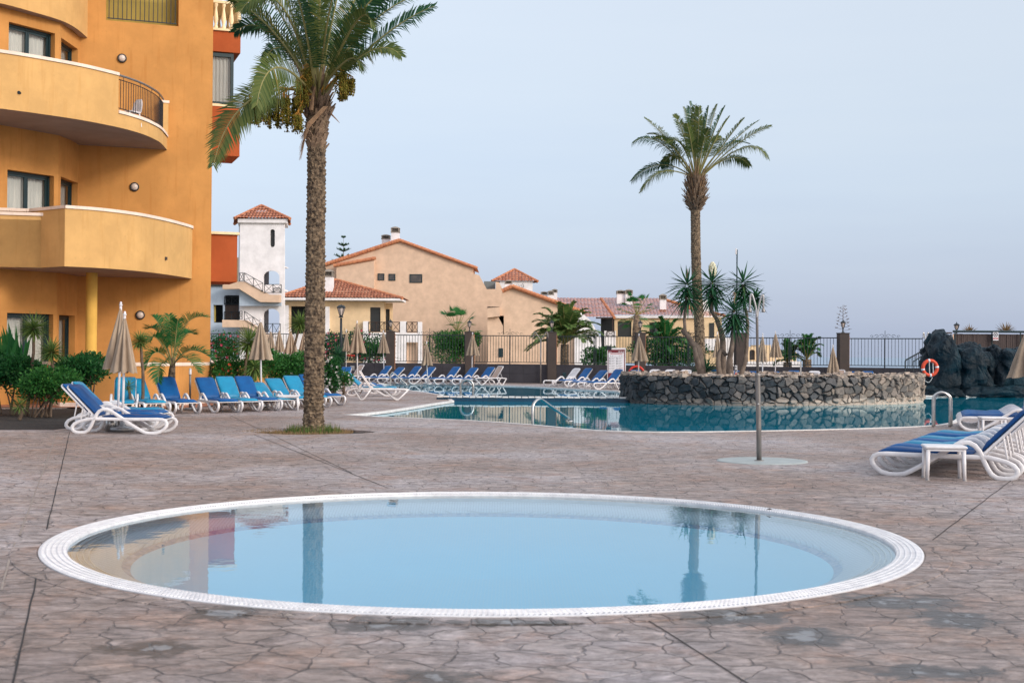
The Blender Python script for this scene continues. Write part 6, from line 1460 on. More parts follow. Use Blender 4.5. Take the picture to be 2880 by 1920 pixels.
m = MB(); sword_head(m, Q(2828, 937, 66), .62, 44, (0, 0, 1), .06, .0, lo=.3, hi=.97); o = m.build('agave', MAT['drygrass']); tag(o, 'larger spiky agave above the timber screen near the right edge', 'plant', group='agaves above the screen')
# small plants in the balcony trough
random.seed(15)
for (x, lab) in ((28, 'small dry spiky plant in the balcony trough at the far left'), (76, 'small dry spiky plant in the balcony trough near the white coping end')):
    m = MB(); sword_head(m, Q(x, 606, K1.y + .8), .22, 20, (0, 0, 1), .012, .0, lo=.2, hi=.95); o = m.build('trough_plant', MAT['dead']); tag(o, lab, 'plant', group='plants in the balcony trough')
# ================================================================== SUN LOUNGERS
SIDE = [(.39, .29), (.27, .265), (.16, .235), (.07, .19), (.03, .14), (.022, .09), (.055, .045), (.12, .022), (.20, .018), (.285, .028), (.35, .07), (.40, .15), (.45, .26), (.50, .37), (.555, .44), (.63, .478), (.71, .478), (.79, .445), (.88, .385), (1.02, .295), (1.2, .175), (1.38, .07), (1.46, .032), (1.55, .018), (1.66, .02), (1.76, .045), (1.84, .10), (1.885, .16), (1.89, .215), (1.86, .262), (1.80, .285), (1.70, .292), (1.3, .288), (.8, .288)]
def rot2(x, z, ox, oz, a): c, s = math.cos(a), math.sin(a); return ox + (x - ox) * c - (z - oz) * s, oz + (x - ox) * s + (z - oz) * c
def cushion(mb, prof, w_, th, bul=.02, nseg=None, seed=0):
    """padded strip following prof (x,z) points in local coordinates; ribs across"""
    pr = [V((p[0], 0, p[1])) for p in prof]; n = len(pr); rings = []
    for i, p in enumerate(pr):
        t = (pr[min(i + 1, n - 1)] - pr[max(i - 1, 0)]).normalized(); u = V((-t.z, 0, t.x))
        if u.z < -.2: u = -u
        e = min(i, n - 1 - i); k = .35 if e == 0 else (.85 if e == 1 else 1.0); ws = w_ * (.94 if e == 0 else 1)
        puff = bul * (.5 + .5 * math.sin(i * .9 + seed)) + .012 * mn.noise((i * .7, seed, 0)); ring = []
        for y, q in ((-1, .15), (-.97, .75), (-.8, 1.0), (-.4, 1.06), (0, 1.04), (.4, 1.06), (.8, 1.0), (.97, .75), (1, .15), (.95, -.0), (-.95, -.0)):
            hh = th * q * k + (puff if q > .9 else 0) * k; wz = .006 * mn.noise((i * .8, y * 2.5, seed + 3)) if q > .9 else 0
            ring.append(p + V((0, y * ws / 2, 0)) + u * (hh + wz))
        rings.append(ring)
    mb.loft(rings, True, True)
def make_lounger(fab, back=.0, w_=.66, cush=True, name='sun_lounger', arms=True):
    """resin lounger; +x points to the foot, origin under its middle"""
    t = thing(name, '', 'sun lounger', (0, 0, 0)); OX = .95
    ox, oz = .50, .30; tx, tz = rot2(-.13, .93, ox, oz, back)
    for sd in (-1, 1):
        m = MB(); m.ribbon([(x - OX, sd * (w_ / 2 + .0), z) for x, z in (SIDE if arms else SIDE)], .055, .062, (0, 1, 0)); m.build('side_frame', MAT['plastic'], t, True)
    m = MB()
    for x in (.55, .8, 1.05, 1.3, 1.55, 1.78): m.rbox((x - OX, 0, .285), (.10, w_ - .05, .018), .005)
    m.build('seat_slats', MAT['plastic'], t)
    # backrest: side rails, slats and a rounded head panel
    d = V((tx - ox, 0, tz - oz)); Lb = d.length; d.normalize(); u = V((d.z, 0, -d.x)); O = V((ox - OX, 0, oz))
    wb = w_ - .10; m = MB(); out_ = []
    k = 8
    for i in range(k + 1): a = math.pi / 2 * i / k; out_.append((Lb - .14 + .14 * math.sin(a), wb / 2 - .14 + .14 * math.cos(a)))
    outline = [(0, wb / 2)] + out_ + [(q, -y) for q, y in out_[::-1]] + [(0, -wb / 2)]
    holes = []
    if not cush or True:
        for j in range(7):
            y = -wb / 2 + .075 + (wb - .15) * (j + .5) / 7; h_ = .014; holes.append([(.12, y - h_), (Lb - .10, y - h_), (Lb - .10, y + h_), (.12, y + h_)])
    m.plate(outline, holes, lambda p, s: O + d * p[0] + V((0, p[1], 0)) - u * (.0 + .028 * s)); m.build('backrest', MAT['plastic'], t)
    for sd in (-1, 1): m = MB(); m.tube([O + d * (Lb * .45) + V((0, sd * wb * .42, 0)), V((.16 - OX, sd * wb * .42, .27))], .014, 6); m.build('backrest_strut', MAT['plastic'], t)
    if cush:
        m = MB(); g = .018; pr = []
        nb = 11
        for i in range(nb + 1): p = O + d * (Lb * (.965 - .915 * i / nb)) + (-u) * (-1) * 0 + V((0, 0, 0)); q = p + u * g; pr.append((q.x, q.z))
        cushion(m, pr, w_ - .13, .05, .012, seed=random.random() * 9); m.build('back_cushion', MAT[fab], t, True)
        m = MB(); pr = [((.58 + 1.24 * i / 15) - OX, .306 + (.02 if i == 0 else 0)) for i in range(16)]
        cushion(m, pr, w_ - .13, .052, .014, seed=random.random() * 9); m.build('seat_cushion', MAT[fab], t, True)
    return t
def make_sling(name='sling_lounger', tone='beigefab', back=0.0):
    """flat lounger with V legs and stretched fabric"""
    t = thing(name, '', 'sun lounger', (0, 0, 0)); w_ = .62; OX = .95; O = V((.62 - OX, 0, .38)); d = V((math.cos(R_(124) + back), 0, math.sin(R_(124) + back))); Lb = .72
    for sd in (-1, 1):
        m = MB(); y = sd * w_ / 2; m.tube([(.05 - OX, y, .34), (.3 - OX, y, .37), (1.75 - OX, y, .37), (1.9 - OX, y, .35)], .028, 8); m.build('side_rail', MAT['plastic'], t, True)
        for x0, x1, x2 in ((.02, .32, .62), (1.05, 1.52, 1.9)):
            m = MB(); m.ribbon([(x0 - OX + .03, y, .35), (x1 - .06 - OX, y, .03), (x1 - OX, y, .012), (x1 + .06 - OX, y, .03), (x2 - OX, y, .35)], .045, .045, (0, 1, 0), False); m.build('leg', MAT['plastic'], t, True)
    m = MB(); out_ = []
    for i in range(7): a = math.pi / 2 * i / 6; out_.append((Lb - .08 + .08 * math.sin(a), w_ / 2 - .10 + .08 * math.cos(a)))
    o2 = [(0, w_ / 2 - .02)] + out_ + [(q, -y) for q, y in out_[::-1]] + [(0, -w_ / 2 + .02)]
    path = [O + d * q + V((0, y, 0)) for q, y in o2]; m.tube(path, .022, 7); m.build('backrest_frame', MAT['plastic'], t, True)
    m = MB(); u = V((d.z, 0, -d.x)); m.plate([(q * .99, y * .97) for q, y in o2], [], lambda p, s: O + d * p[0] + V((0, p[1], 0)) + u * (.004 - .008 * s)); m.build('back_fabric', MAT[tone], t)
    m = MB(); m.rbox((1.25 - OX, 0, .385), (1.22, w_ - .05, .014), .004); m.build('seat_fabric', MAT[tone], t)
    m = MB(); m.tube([O + d * .4 + V((0, -.2, 0)), V((.22 - OX, -.2, .36))], .012, 5); m.build('backrest_strut', MAT['plastic'], t); m = MB(); m.tube([O + d * .4 + V((0, .2, 0)), V((.22 - OX, .2, .36))], .012, 5); m.build('backrest_strut', MAT['plastic'], t)
    return t
PRO = {}
def put(kind, pos, ang, label, group, sc=1.0):
    if kind not in PRO:
        k = kind.split('|'); random.seed(len(kind) * 7)
        if k[0] == 'sling': o = make_sling(tone=k[1])
        else: o = make_lounger(k[1] if k[1] != 'none' else 'bluefab', R_(float(k[2])) if len(k) > 2 else 0, cush=k[1] != 'none')
        PRO[kind] = o
    else: o = copy_tree(PRO[kind])
    o.location = pos; o.rotation_euler = (0, 0, R_(ang)); o['label'] = label; o['group'] = group
    if 'sling' in kind: o['category'] = 'sun lounger'
    return o
def gp(px, py): return G(px, py, 0)
def from_foot(px, py, ang, back=.86):
    """centre of a lounger whose foot end stands at the pixel"""
    p = G(px, py); return p - V((math.cos(R_(ang)), math.sin(R_(ang)), 0)) * back
# front-left stack
GA = 'front stack of loungers by the left bed'
put('res|navyfab', gp(350, 1217), -2, 'nearest white lounger with navy cushion at the front of the left stack', GA)
put('res|bluefab', gp(327, 1207), -1, 'second white lounger in the left stack, just behind the navy one', GA)
put('res|bluefab|3', gp(352, 1199), 0, 'third lounger in the left stack, mostly hidden, blue cushion', GA)
put('res|tealfab', gp(345, 1191), 1, 'fourth lounger in the left stack, behind the parasol poles', GA)
# row along the hedge
GB = 'row of loungers in front of the orange wall and hedge'
put('res|tealfab', from_foot(345, 1168, -76), -76, 'turquoise lounger facing the viewer behind the front left stack', GB)
put('res|tealfab|4', from_foot(440, 1166, -58), -58, 'turquoise lounger just right of the twin closed parasols', GB)
put('res|bluefab', from_foot(527, 1164, -58), -58, 'royal blue lounger in front of the young feather palm', GB)
put('res|bluefab|2', from_foot(645, 1161, -57), -57, 'blue lounger behind the cut-off white parasol pole', GB)
put('res|tealfab', from_foot(702, 1159, -57), -57, 'turquoise lounger immediately right of the cut-off white pole', GB)
put('res|bluefab', from_foot(758, 1156, -56), -56, 'blue lounger left of the central parasol pole', GB)
put('res|tealfab|16', from_foot(806, 1154, -54), -54, 'low reclined turquoise lounger at the central parasol pole', GB)
put('res|tealfab|8', from_foot(852, 1150, -54), -54, 'turquoise lounger with rounded cushion behind the white side table', GB)
put('res|tealfab|2', from_foot(900, 1146, -54), -54, 'turquoise lounger partly hidden by the big palm trunk, beside the white table', GB)
put('res|bluefab', from_foot(940, 1141, -54), -54, 'blue lounger with foot end peeking right of the big palm trunk', GB)
# loungers right of the hedge
GC = 'loungers right of the big palm'
put('sling|beigefab', gp(1071, 1124), 2, 'beige sling lounger with white V legs near the left pool tip', GC)
put('res|tealfab|2', gp(1050, 1113), -8, 'white lounger with pale turquoise seat right behind the beige sling lounger', GC)
put('res|bluefab|1', gp(1016, 1106), -12, 'blue and white lounger second behind the beige sling lounger', GC)
put('res|bluefab', gp(1000, 1100), -14, 'blue and white lounger furthest behind the beige sling lounger', GC)
# far row by the wall, facing the pool
GD = 'far row of loungers along the dark wall'
def from_head(px, Y, ang): p = Q(px, 1000, Y); return V((p.x, Y, 0)) + V((math.cos(R_(ang)), math.sin(R_(ang)), 0)) * .95
far = [(937, 72, -92, 'res|bluefab', 'blue lounger facing the viewer at the left end of the far row'), (974, 73, -96, 'res|bluefab|5', 'white-topped blue lounger beside the grey box in the far row'), (1028, 75, -145, 'sling|beigefab', 'beige sling lounger near the tall closed parasol in the far row'),
       (1090, 75, -133, 'res|bluefab', 'blue lounger just right of the parasol at the railing pillar'), (1124, 74.4, -133, 'res|bluefab|6', 'dull blue lounger with white frame edge behind the pool handrail'), (1173, 74, -133, 'res|bluefab', 'blue lounger left of the low parasol in the far row'),
       (1212, 73.6, -133, 'res|bluefab|3', 'blue lounger right of the low parasol in the far row'), (1282, 73, -133, 'res|bluefab', 'blue lounger left of the second railing pillar'), (1331, 72.6, -133, 'res|bluefab|3', 'blue lounger under the parasol at the second railing pillar'), (1379, 72.2, -133, 'res|bluefab', 'last blue lounger of the far row next to a beige sling lounger'), (1419, 71.8, -150, 'sling|beigefab', 'beige sling lounger closing the far row by the bare dark wall')]
for px, Y, ang, k, lb in far: put(k, from_head(px, Y - 1, ang), ang, lb, GD)
GE = 'loungers in front of the rules board'
for px, Y, ang, k, lb in ((1619, 69.5, -140, 'res|none', 'bare white slatted lounger left of the rules board'), (1653, 69, -140, 'res|bluefab', 'upright royal blue lounger left of the rules board'), (1693, 65.5, -140, 'res|bluefab|6', 'blue lounger with white slatted head in front of the rules board'), (1738, 64.5, -140, 'res|bluefab|0', 'blue lounger next to the left end of the stone island')):
    put(k, from_head(px, Y, ang), ang, lb, GE)
GF = 'loungers behind the stone island'
for px, Y, k, lb in ((1785, 66, 'res|bluefab|4', 'blue lounger behind the island in front of a red hoop'), (1842, 65.5, 'res|none', 'bare white slatted lounger behind the island, first of three'), (1885, 65.5, 'res|none', 'bare white slatted lounger behind the island, middle of three'), (1929, 65.5, 'res|none', 'bare white slatted lounger behind the island, left of the palm trunk'),
                     (2015, 65, 'res|bluefab', 'blue lounger top behind the thick island yucca'), (2072, 65, 'res|bluefab|3', 'blue lounger top left of the small island marker sign'), (2114, 65, 'res|bluefab|5', 'blue lounger with white head left of the shower pole'), (2175, 64.5, 'res|bluefab|5', 'white-rimmed blue lounger top right of the shower pole'), (2232, 64.5, 'res|bluefab', 'plain blue lounger top behind the island middle right'),
                     (2290, 64, 'res|none', 'bare white lounger top near the low parasol'), (2362, 64, 'sling|beigefab', 'beige sling lounger top below the right pillar'), (2402, 64, 'res|bluefab|2', 'white-framed blue lounger top right of the right pillar'), (2440, 64, 'res|bluefab', 'last blue lounger top behind the island right end')):
    put(k, from_head(px, Y, -115), -115, lb, GF)
# right-hand rows
GG = 'near right row of loungers'
mid0 = (G(2504, 1337) + G(2803, 1349)) / 2; dr_ = V((-1.42, .66, 0)).normalized(); ang0 = math.degrees(math.atan2(dr_.y, dr_.x)); pr_ = V((.43, .90, 0)).normalized()
near = ['nearest', 'second', 'third', 'fourth', 'fifth', 'sixth', 'seventh']
c0 = mid0 + pr_ * .33
for i in range(7):
    gap = .72 * i + (.35 if i > 4 else 0)
    put('res|navyfab' if i == 0 else ('res|bluefab' if i % 2 else 'res|tealfab'), c0 + pr_ * gap + V((random.uniform(-.03, .03), 0, 0)), ang0, '%s lounger of the near right row, counted from the white side table%s' % (near[i], ', navy cushion' if i == 0 else ''), GG)
GH = 'second right row of loungers'
c1 = G(2795, 1214) + V((.35, .35, 0)); pr2 = V((.30, .95, 0)).normalized()
for i, lb in enumerate(('front navy lounger of the second right row beside the pool', 'middle blue lounger of the second right row', 'rear blue lounger of the second right row', 'furthest lounger of the second right row by the edge parasol')):
    put('res|navyfab' if i == 0 else 'res|bluefab', c1 + pr2 * .74 * i, 163, lb, GH)

# side tables
def table(pos, ang, s, h, label):
    t = thing('side_table', label, 'table', pos, 'white resin side tables'); M = Matrix.Rotation(R_(ang), 3, 'Z'); P = lambda x, y, z: M @ V((x, y, z)) + V(pos)
    m = MB(); m.rbox(tuple(P(0, 0, h - .02)), (s, s * .92, .04), .012, R_(ang)); m.rbox(tuple(P(0, 0, h - .055)), (s * .92, s * .84, .03), .006, R_(ang)); m.build('tabletop', MAT['plastic'], t)
    for x in (-1, 1):
        for y in (-1, 1):
            m = MB(); c, e_ = P(x * s * .42, y * s * .37, h - .05), P(x * s * .44, y * s * .39, 0); m.tube([c, e_ + V((0, 0, .02))], [.030, .024], 8); lg = m.build('leg', MAT['plastic'], t, True)
            m = MB(); m.tube([e_ + V((0, 0, .022)), e_], .027, 8); m.build('foot_cap', MAT['alu'], lg)
table(G(2661, 1349) + V((0, .1, 0)), -10, .53, .45, 'white square side table in front of the near right lounger row')
table(G(2800, 1232) + V((0, .2, 0)), -8, .5, .42, 'small white side table between the two right lounger rows')
table(G(811, 1153), 8, .60, .42, 'white side table left of the big palm trunk')

# ================================================================== PARASOLS
def parasol(px, yt, yb, hw, Y, label, py=None, ground_px=None, seed=0, nrib=8, base=True, lean=0, splay=1.0):
    random.seed(seed + 100); top, bot = Q(px, yt, Y), Q(px, yb, Y); gx = Q(ground_px if ground_px else px, 1000, Y).x
    t = thing('closed_parasol', label, 'parasol', V((gx, Y, 0)), 'closed beige parasols'); s = Y / F_PX; R = hw * s; Hc = top.z - bot.z; rings = []; ng = nrib * 8; nz2 = 14; ph = random.uniform(0, 6)
    rk = [random.uniform(.82, 1.15) for _ in range(nrib)]; dep = [random.uniform(.10, .5) for _ in range(nrib)]
    for i in range(nz2 + 1):
        q = i / nz2; z = top.z - .05 - (Hc - .05) * q; rr = R * (.06 + .94 * q ** .92); ring = []
        for k in range(ng):
            a = 2 * math.pi * k / ng + ph; f = (k % 8) / 8; w = abs(math.cos(math.pi * f)); rib = rk[(k // 8) % nrib] * (1 - f) + rk[(k // 8 + 1) % nrib] * f
            fold = .38 + .62 * w ** 1.2; r = rr * rib * (fold * (.25 + .75 * min(1, q * 2.2)) + (1 - (.25 + .75 * min(1, q * 2.2))) * .9)
            r *= 1 + .05 * mn.noise((k * .35, q * 4, seed)); sw = .35 * (1 - w) * math.sin(q * 2)
            zz = z + ((.06 + .14 * dep[(k // 8) % nrib]) * (1 - w) ** .8 if i == nz2 else 0) * Hc * .5
            ring.append(V((top.x + (bot.x - top.x) * q + lean * q + r * math.cos(a + sw * .35), Y + r * .95 * math.sin(a + sw * .35), zz)))
        rings.append(ring)
    m = MB(); m.loft([r for r in rings], True, False); m.f.append(list(range(ng))); m.m.append(0); m.build('canopy', MAT['canvas'], t, True)
    m = MB(); m.tube([(gx, Y, .02), (gx * .3 + top.x * .7, Y, bot.z), (top.x, Y, top.z)], .026, 10); m.build('pole', MAT['plastic'], t, True)
    m = MB(); m.lathe([(.001, .06), (.02, .05), (.026, .03), (.018, .01), (.036, .0), (.04, -.02), (.001, -.025)], top + V((0, 0, 0)), 12); m.build('finial', MAT['plastic'], t, True)
    if base:
        m = MB(); m.lathe([(.001, .0), (.24, .0), (.25, .05), (.22, .08), (.05, .10), (.04, .30), (.03, .31)], (gx, Y, .01), 20); m.build('foot', MAT['alu'], t, True)
    return t
parasol(340, 856, 1040, 40, 27.9, 'rear and taller of the twin closed parasols at the front left stack', ground_px=332, seed=1, lean=-.12)
parasol(351, 883, 1050, 42, 27.2, 'front and shorter of the twin closed parasols at the front left stack', ground_px=346, seed=2)
parasol(733, 898, 1013, 35, 39.5, 'large closed parasol standing among the hedge-side lounger row', ground_px=737, seed=3)
parasol(761.5, 926, 982, 13, 76, 'slim distant closed parasol just right of the big hedge parasol', seed=4)
parasol(785, 924, 992, 17, 66, 'middle closed parasol of the trio left of the big palm trunk', seed=5)
parasol(817, 926, 996, 22, 60, 'right closed parasol of the trio left of the big palm trunk', seed=6)
parasol(858, 918, 1010, 23, 50, 'closed parasol half hidden behind the left side of the palm trunk', seed=7)
parasol(974, 928, 988, 13, 78, 'narrow closed parasol beside the lamp post', seed=8)
parasol(1004, 905, 994, 27, 56, 'biggest closed parasol right of the lamp post', ground_px=1007, seed=9)
parasol(1078, 931, 994, 17, 74, 'closed parasol in front of the pillar at the white terrace', ground_px=1081, seed=10)
parasol(1200, 962, 1028, 18, 70, 'low closed parasol in the middle of the far lounger row', ground_px=1204, seed=11)
parasol(1329, 937, 1000, 20, 72.5, 'closed parasol in front of the second railing pillar', ground_px=1327, seed=12)
parasol(1797, 941, 1016, 26, 64, 'closed parasol right of the rules board', ground_px=1796, seed=13)
parasol(2017.5, 935, 1006, 15, 67, 'closed parasol between the island palm and the thick yucca', ground_px=2020, seed=14)
parasol(2145, 940, 1019, 17, 60, 'grey-beige closed parasol just right of the shower pole', seed=15)
parasol(2181, 934, 1006, 20, 68, 'yellowish closed parasol second right of the shower pole', seed=16)
parasol(2342.5, 972, 1050, 20, 62, 'low closed parasol left of the right pillar', seed=17)
parasol(2897, 905, 1064, 62, 31, 'large closed parasol cut by the right edge of the photo', ground_px=2876, seed=18)
# cut-off parasol pole
b = G(534, 1152); o = thing('parasol_stand', 'white empty parasol pole between two blue loungers', 'parasol stand', b); m = MB(); tz_ = Q(535, 1040, b.y).z; m.tube([b, V((b.x, b.y, tz_))], .03, 10); m.build('pole', MAT['greysteel'], o, True); m = MB(); m.lathe([(.038, -.12), (.038, 0), (.03, .03), (.04, .035), (.001, .05)], (b.x, b.y, tz_), 12); m.build('cap', MAT['plastic'], o, True)
m = MB(); m.lathe([(.001, .004), (.22, .004), (.22, .05), (.05, .07)], b, 18); m.build('foot', MAT['alu'], o, True)
b = G(305, 1214) + V((0, .2, 0)); m = MB(); m.lathe([(.001, .004), (.115, .004), (.118, .25), (.10, .262), (.045, .27), (.045, .36)], b, 20); o = m.build('parasol_socket', MAT['steel'], None, True); tag(o, 'shiny metal parasol socket under the front left loungers', 'parasol base')

# ================================================================== POOL RAILS
def rail3(name, path, r, label, cat, mat='steel', group=None, loc_=None):
    m = MB(); m.tube(path, r, 10); return m, path
def handrail(pts, r, label, group=None):
    t = thing('pool_handrail', label, 'handrail', V(pts[0]), group); m = MB(); m.tube(spline(pts, 7), r, 10); m.build('tube', MAT['steel'], t, True)
    for p in (pts[0], pts[-1]):
        if V(p).z > -.1: m = MB(); m.lathe([(r * 2.6, .0), (r * 2.4, .02), (r, .03)], V((p[0], p[1], .0)), 14); m.build('flange', MAT['steel'], t, True)
    return t
a = G(1499, 1192, 0); hr_ = lambda x, y, dy=0: Q(x, y, a.y + dy)
handrail([a + V((0, 0, -.15)), hr_(1498, 1160), hr_(1501, 1136, .05), hr_(1516, 1122, .2), hr_(1528, 1127, .4), hr_(1560, 1150, .8), hr_(1602, 1178, 1.4)], .036, 'bent steel handrail stepping into the near pool basin')
def arch(x0, x1, yt, yb, Yd, label, r=.03, dy=0):
    cx = (x0 + x1) / 2; w2 = (x1 - x0) / 2; q = lambda x, y: Q(x, y, Yd)
    return [q(x0, yb), q(x0, yt + w2 * 1.0), q(x0 + w2 * .3, yt + w2 * .28), q(cx, yt), q(x1 - w2 * .3, yt + w2 * .28), q(x1, yt + w2 * 1.0), q(x1, yb)]
Yl = 52.2; handrail(arch(1296, 1331, 1068, 1114, Yl, ''), .045, 'steel arch grab rail standing on the tiled pool weir')
Yl = 68.5; q_ = lambda x, y: Q(x, y, Yl); handrail([q_(1098, 1088), q_(1098, 1058), q_(1101, 1051), q_(1108, 1050), q_(1145, 1082)], .035, 'steel handrail at the left tip of the upper basin')
Yl = 31.0
t = thing('pool_ladder', 'pair of tall steel arch rails of the pool ladder at the right pool edge', 'pool ladder', G(2660, 1190))
for dx, dyy in ((0, 0), (9, .6)):
    m = MB(); m.tube(spline(arch(2624 + dx * .4, 2671 + dx * .5, 1103 + dx * .1, 1200, Yl + dyy, ''), 8), .030, 10); m.build('side_rail', MAT['steel'], t, True)

# ================================================================== SHOWERS
b = G(2135, 1297); Ys = b.y; sq = lambda x, y, dy=0: Q(x, y, Ys + dy); sh = thing('pool_shower', 'tall grey twin-headed shower post on a round pale base in the foreground', 'shower', b)
m = MB(); m.tube([b, sq(2134, 1200), sq(2131, 1060), sq(2131, 1052)], .039, 16); m.build('lower_post', MAT['greysteel'], sh, True)
m = MB(); m.lathe([(.041, -.03), (.046, .0), (.03, .03)], sq(2131, 1054), 16); m.build('collar', MAT['greysteel'], sh, True)
m = MB(); m.tube([sq(2131, 1054), sq(2129, 890), sq(2128, 875)], .021, 12); m.build('upper_post', MAT['greysteel'], sh, True)
for pts, rr in (([(2129, 895), (2126, 865), (2119, 838), (2115, 828), (2112, 828), (2110, 840), (2109, 866)], 0), ([(2130, 893), (2134, 862), (2141, 834), (2144, 830), (2147, 834), (2147, 866)], 1)):
    m = MB(); m.tube(spline([sq(x, y, -.05 if rr == 0 else .05) for x, y in pts], 5), .0145, 9); arm = m.build('shower_arm', MAT['alu'], sh, True)
    e_ = sq(pts[-1][0], pts[-1][1], -.05 if rr == 0 else .05); m = MB(); m.lathe([(.008, .03), (.014, .0), (.022, -.025), (.029, -.05), (.031, -.065), (.001, -.067)], e_, 14); m.build('shower_head', MAT['greysteel'], arm, True)
p = sq(2131, 1136); m = MB(); m.tube([p + V((0, -.035, 0)), p + V((0, -.06, 0))], .014, 10); m.build('push_button', MAT['steel'], sh, True)
m = MB(); m.lathe([(.075, .0), (.075, .02), (.042, .025)], b, 20); m.build('flange', MAT['greysteel'], sh, True)
m = MB(); rx = (2258 - 2003) / 2 * Ys / F_PX
cb = (G(2003, 1291) + G(2258, 1291)) / 2; cb = V((cb.x, Ys + .05, 0)); m.lathe([(.001, .012), (.45, .012), (rx * .94, .016), (rx * .985, .012), (rx, -.01)], cb, 72); o = m.build('shower_base', MAT['basewhite'], sh, True)
b = G(1521, 1078.5); Ys = b.y - .5; sq = lambda x, y, dy=0: Q(x, y, Ys + dy); sh2 = thing('pool_shower', 'slim twin-arm shower post against the dark wall near the third pillar', 'shower', V((sq(1521, 1000).x, Ys, 0)))
m = MB(); m.tube([V((sq(1521, 1000).x, Ys, 0)), sq(1521, 955)], .04, 8); m.build('post', MAT['greysteel'], sh2, True)
for sg_ in (-1, 1): m = MB(); m.tube(spline([sq(1521, 956), sq(1521 + sg_ * 10, 942), sq(1521 + sg_ * 15, 935), sq(1521 + sg_ * 19, 937), sq(1521 + sg_ * 20, 950)], 4), .028, 6); m.build('shower_arm', MAT['greysteel'], sh2, True)

# ================================================================== LAMP POST AND SIGNS
Yp = 74.0; lq = lambda x, y: Q(x, y, Yp); lp = thing('lamp_post', 'black street lamp post with frosted lantern behind the far parasols', 'lamp post', V((lq(957, 1050).x, Yp, 0)))
m = MB(); s = Yp / F_PX; base = V((lq(957, 1050).x, Yp, 0)); m.tube([base, lq(959, 960), lq(959.5, 894)], [.09, .075, .06], 12); m.lathe([(.12, 0), (.13, .05), (.08, .08)], lq(959, 893), 12); m.build('post', MAT['iron'], lp, True)
m = MB(); zt_, zb_ = lq(960, 866).z, lq(960, 886).z; c = lq(959.5, 880)
for k in range(6): a = k * math.pi / 3 + .3; m.tube([V((c.x + .09 * math.cos(a), Yp + .09 * math.sin(a), zb_)), V((c.x + .21 * math.cos(a), Yp + .21 * math.sin(a), zt_))], .016, 4)
m.lathe([(.24, 0), (.25, .03), (.20, .10), (.13, .15), (.05, .16), (.001, .2)], V((c.x, Yp, zt_)), 6, M=Matrix.Rotation(.3, 3, 'Z')); m.lathe([(.10, 0), (.10, -.03), (.05, -.12), (.001, -.13)], V((c.x, Yp, zb_)), 10); ln_ = m.build('lantern', MAT['iron'], lp)
m = MB(); m.lathe([(.08, zb_ - c.z), (.195, zt_ - c.z)], V((c.x, Yp, c.z)), 6, M=Matrix.Rotation(.3, 3, 'Z')); m.build('pane', MAT['lampglass'], ln_)
# rules board
Yb_ = 68.0; bq = lambda x, y, dy=0: Q(x, y, Yb_ + dy); rb = thing('rules_board', 'white pool rules board with burgundy header and rows of pictograms', 'sign', V((bq(1734, 1050).x, Yb_, 0)))
m = MB(); pplate(m, rect(1708, 978, 1760, 1070), [], Yb_, .06); m.build('panel', MAT['plastic'], rb)
m = MB(); pplate(m, rect(1710, 983, 1757.5, 1066), [], Yb_ - .012, .01); m.build('border', MAT['burgundy'], rb)
m = MB(); pplate(m, rect(1711.5, 992, 1755, 1048), [], Yb_ - .02, .006); m.build('sheet', MAT['paper'], rb)
m = MB(); pplate(m, rect(1706, 972, 1720, 984), [], Yb_ - .03, .05); m.build('clip_box', MAT['iron'], rb)
m = MB(); pplate(m, rect(1711.5, 988.6, 1720, 989.4), [], Yb_ - .018, .004); pplate(m, rect(1739, 987.6, 1745, 989.2), [], Yb_ - .018, .004); pplate(m, rect(1750.5, 987.8, 1755.5, 989.4), [], Yb_ - .018, .004); pplate(m, [(1747.5 + 1.4 * math.cos(k), 988.6 + 1.4 * math.sin(k)) for k in range(6)], [], Yb_ - .018, .004); m.build('header_text', MAT['paper'], rb)
m = MB(); pplate(m, rect(1717, 993.5, 1750, 994.8), [], Yb_ - .026, .004); pplate(m, rect(1715, 995.8, 1752, 996.4), [], Yb_ - .026, .004); pplate(m, rect(1740, 1034.5, 1752, 1035.3), [], Yb_ - .026, .004); m.build('title_text', MAT['redink'], rb)
m = MB()
for xx in (1716, 1722, 1741, 1747): pplate(m, rect(xx, 1000, xx + 3, 1000.8), [], Yb_ - .026, .004)
pplate(m, rect(1714, 1002.8, 1752, 1003.2), [], Yb_ - .026, .004)
for r_ in range(6):
    y = 1008 + r_ * 7.0
    for cx_ in (1715.4, 1735.2):
        ring = [(cx_ + 2.0 * math.cos(k * .52), y + 2.5 * math.sin(k * .52)) for k in range(12)]; inner_ = [(cx_ + 1.4 * math.cos(k * .52), y + 1.8 * math.sin(k * .52)) for k in range(12)]
        if r_ < 3 : pplate(m, ring, [inner_], Yb_ - .026, .004); pplate(m, [(cx_ - 1.3, y - 1.7), (cx_ - .7, y - 1.9), (cx_ + 1.3, y + 1.5), (cx_ + .8, y + 1.8)], [], Yb_ - .0265, .004)
        else: pplate(m, [(cx_ - .8, y + 2.0), (cx_ - .5, y - .8), (cx_ - .2, y - 2), (cx_ + .6, y - 1.4), (cx_ + .5, y + .4), (cx_ + 1.0, y + 2.0)], [], Yb_ - .026, .004)
        for q in range(2): pplate(m, rect(cx_ + 4.0, y - 1.4 + q * 1.8, cx_ + 15 - 4 * q, y - .9 + q * 1.8), [], Yb_ - .026, .004)
m.build('pictograms', MAT['ink'], rb)
for x in (1712, 1756): m = MB(); p = bq(x, 1060); m.box((p.x, Yb_ + .08, p.z / 2), (.05, .04, p.z)); m.build('leg', MAT['alu'], rb)
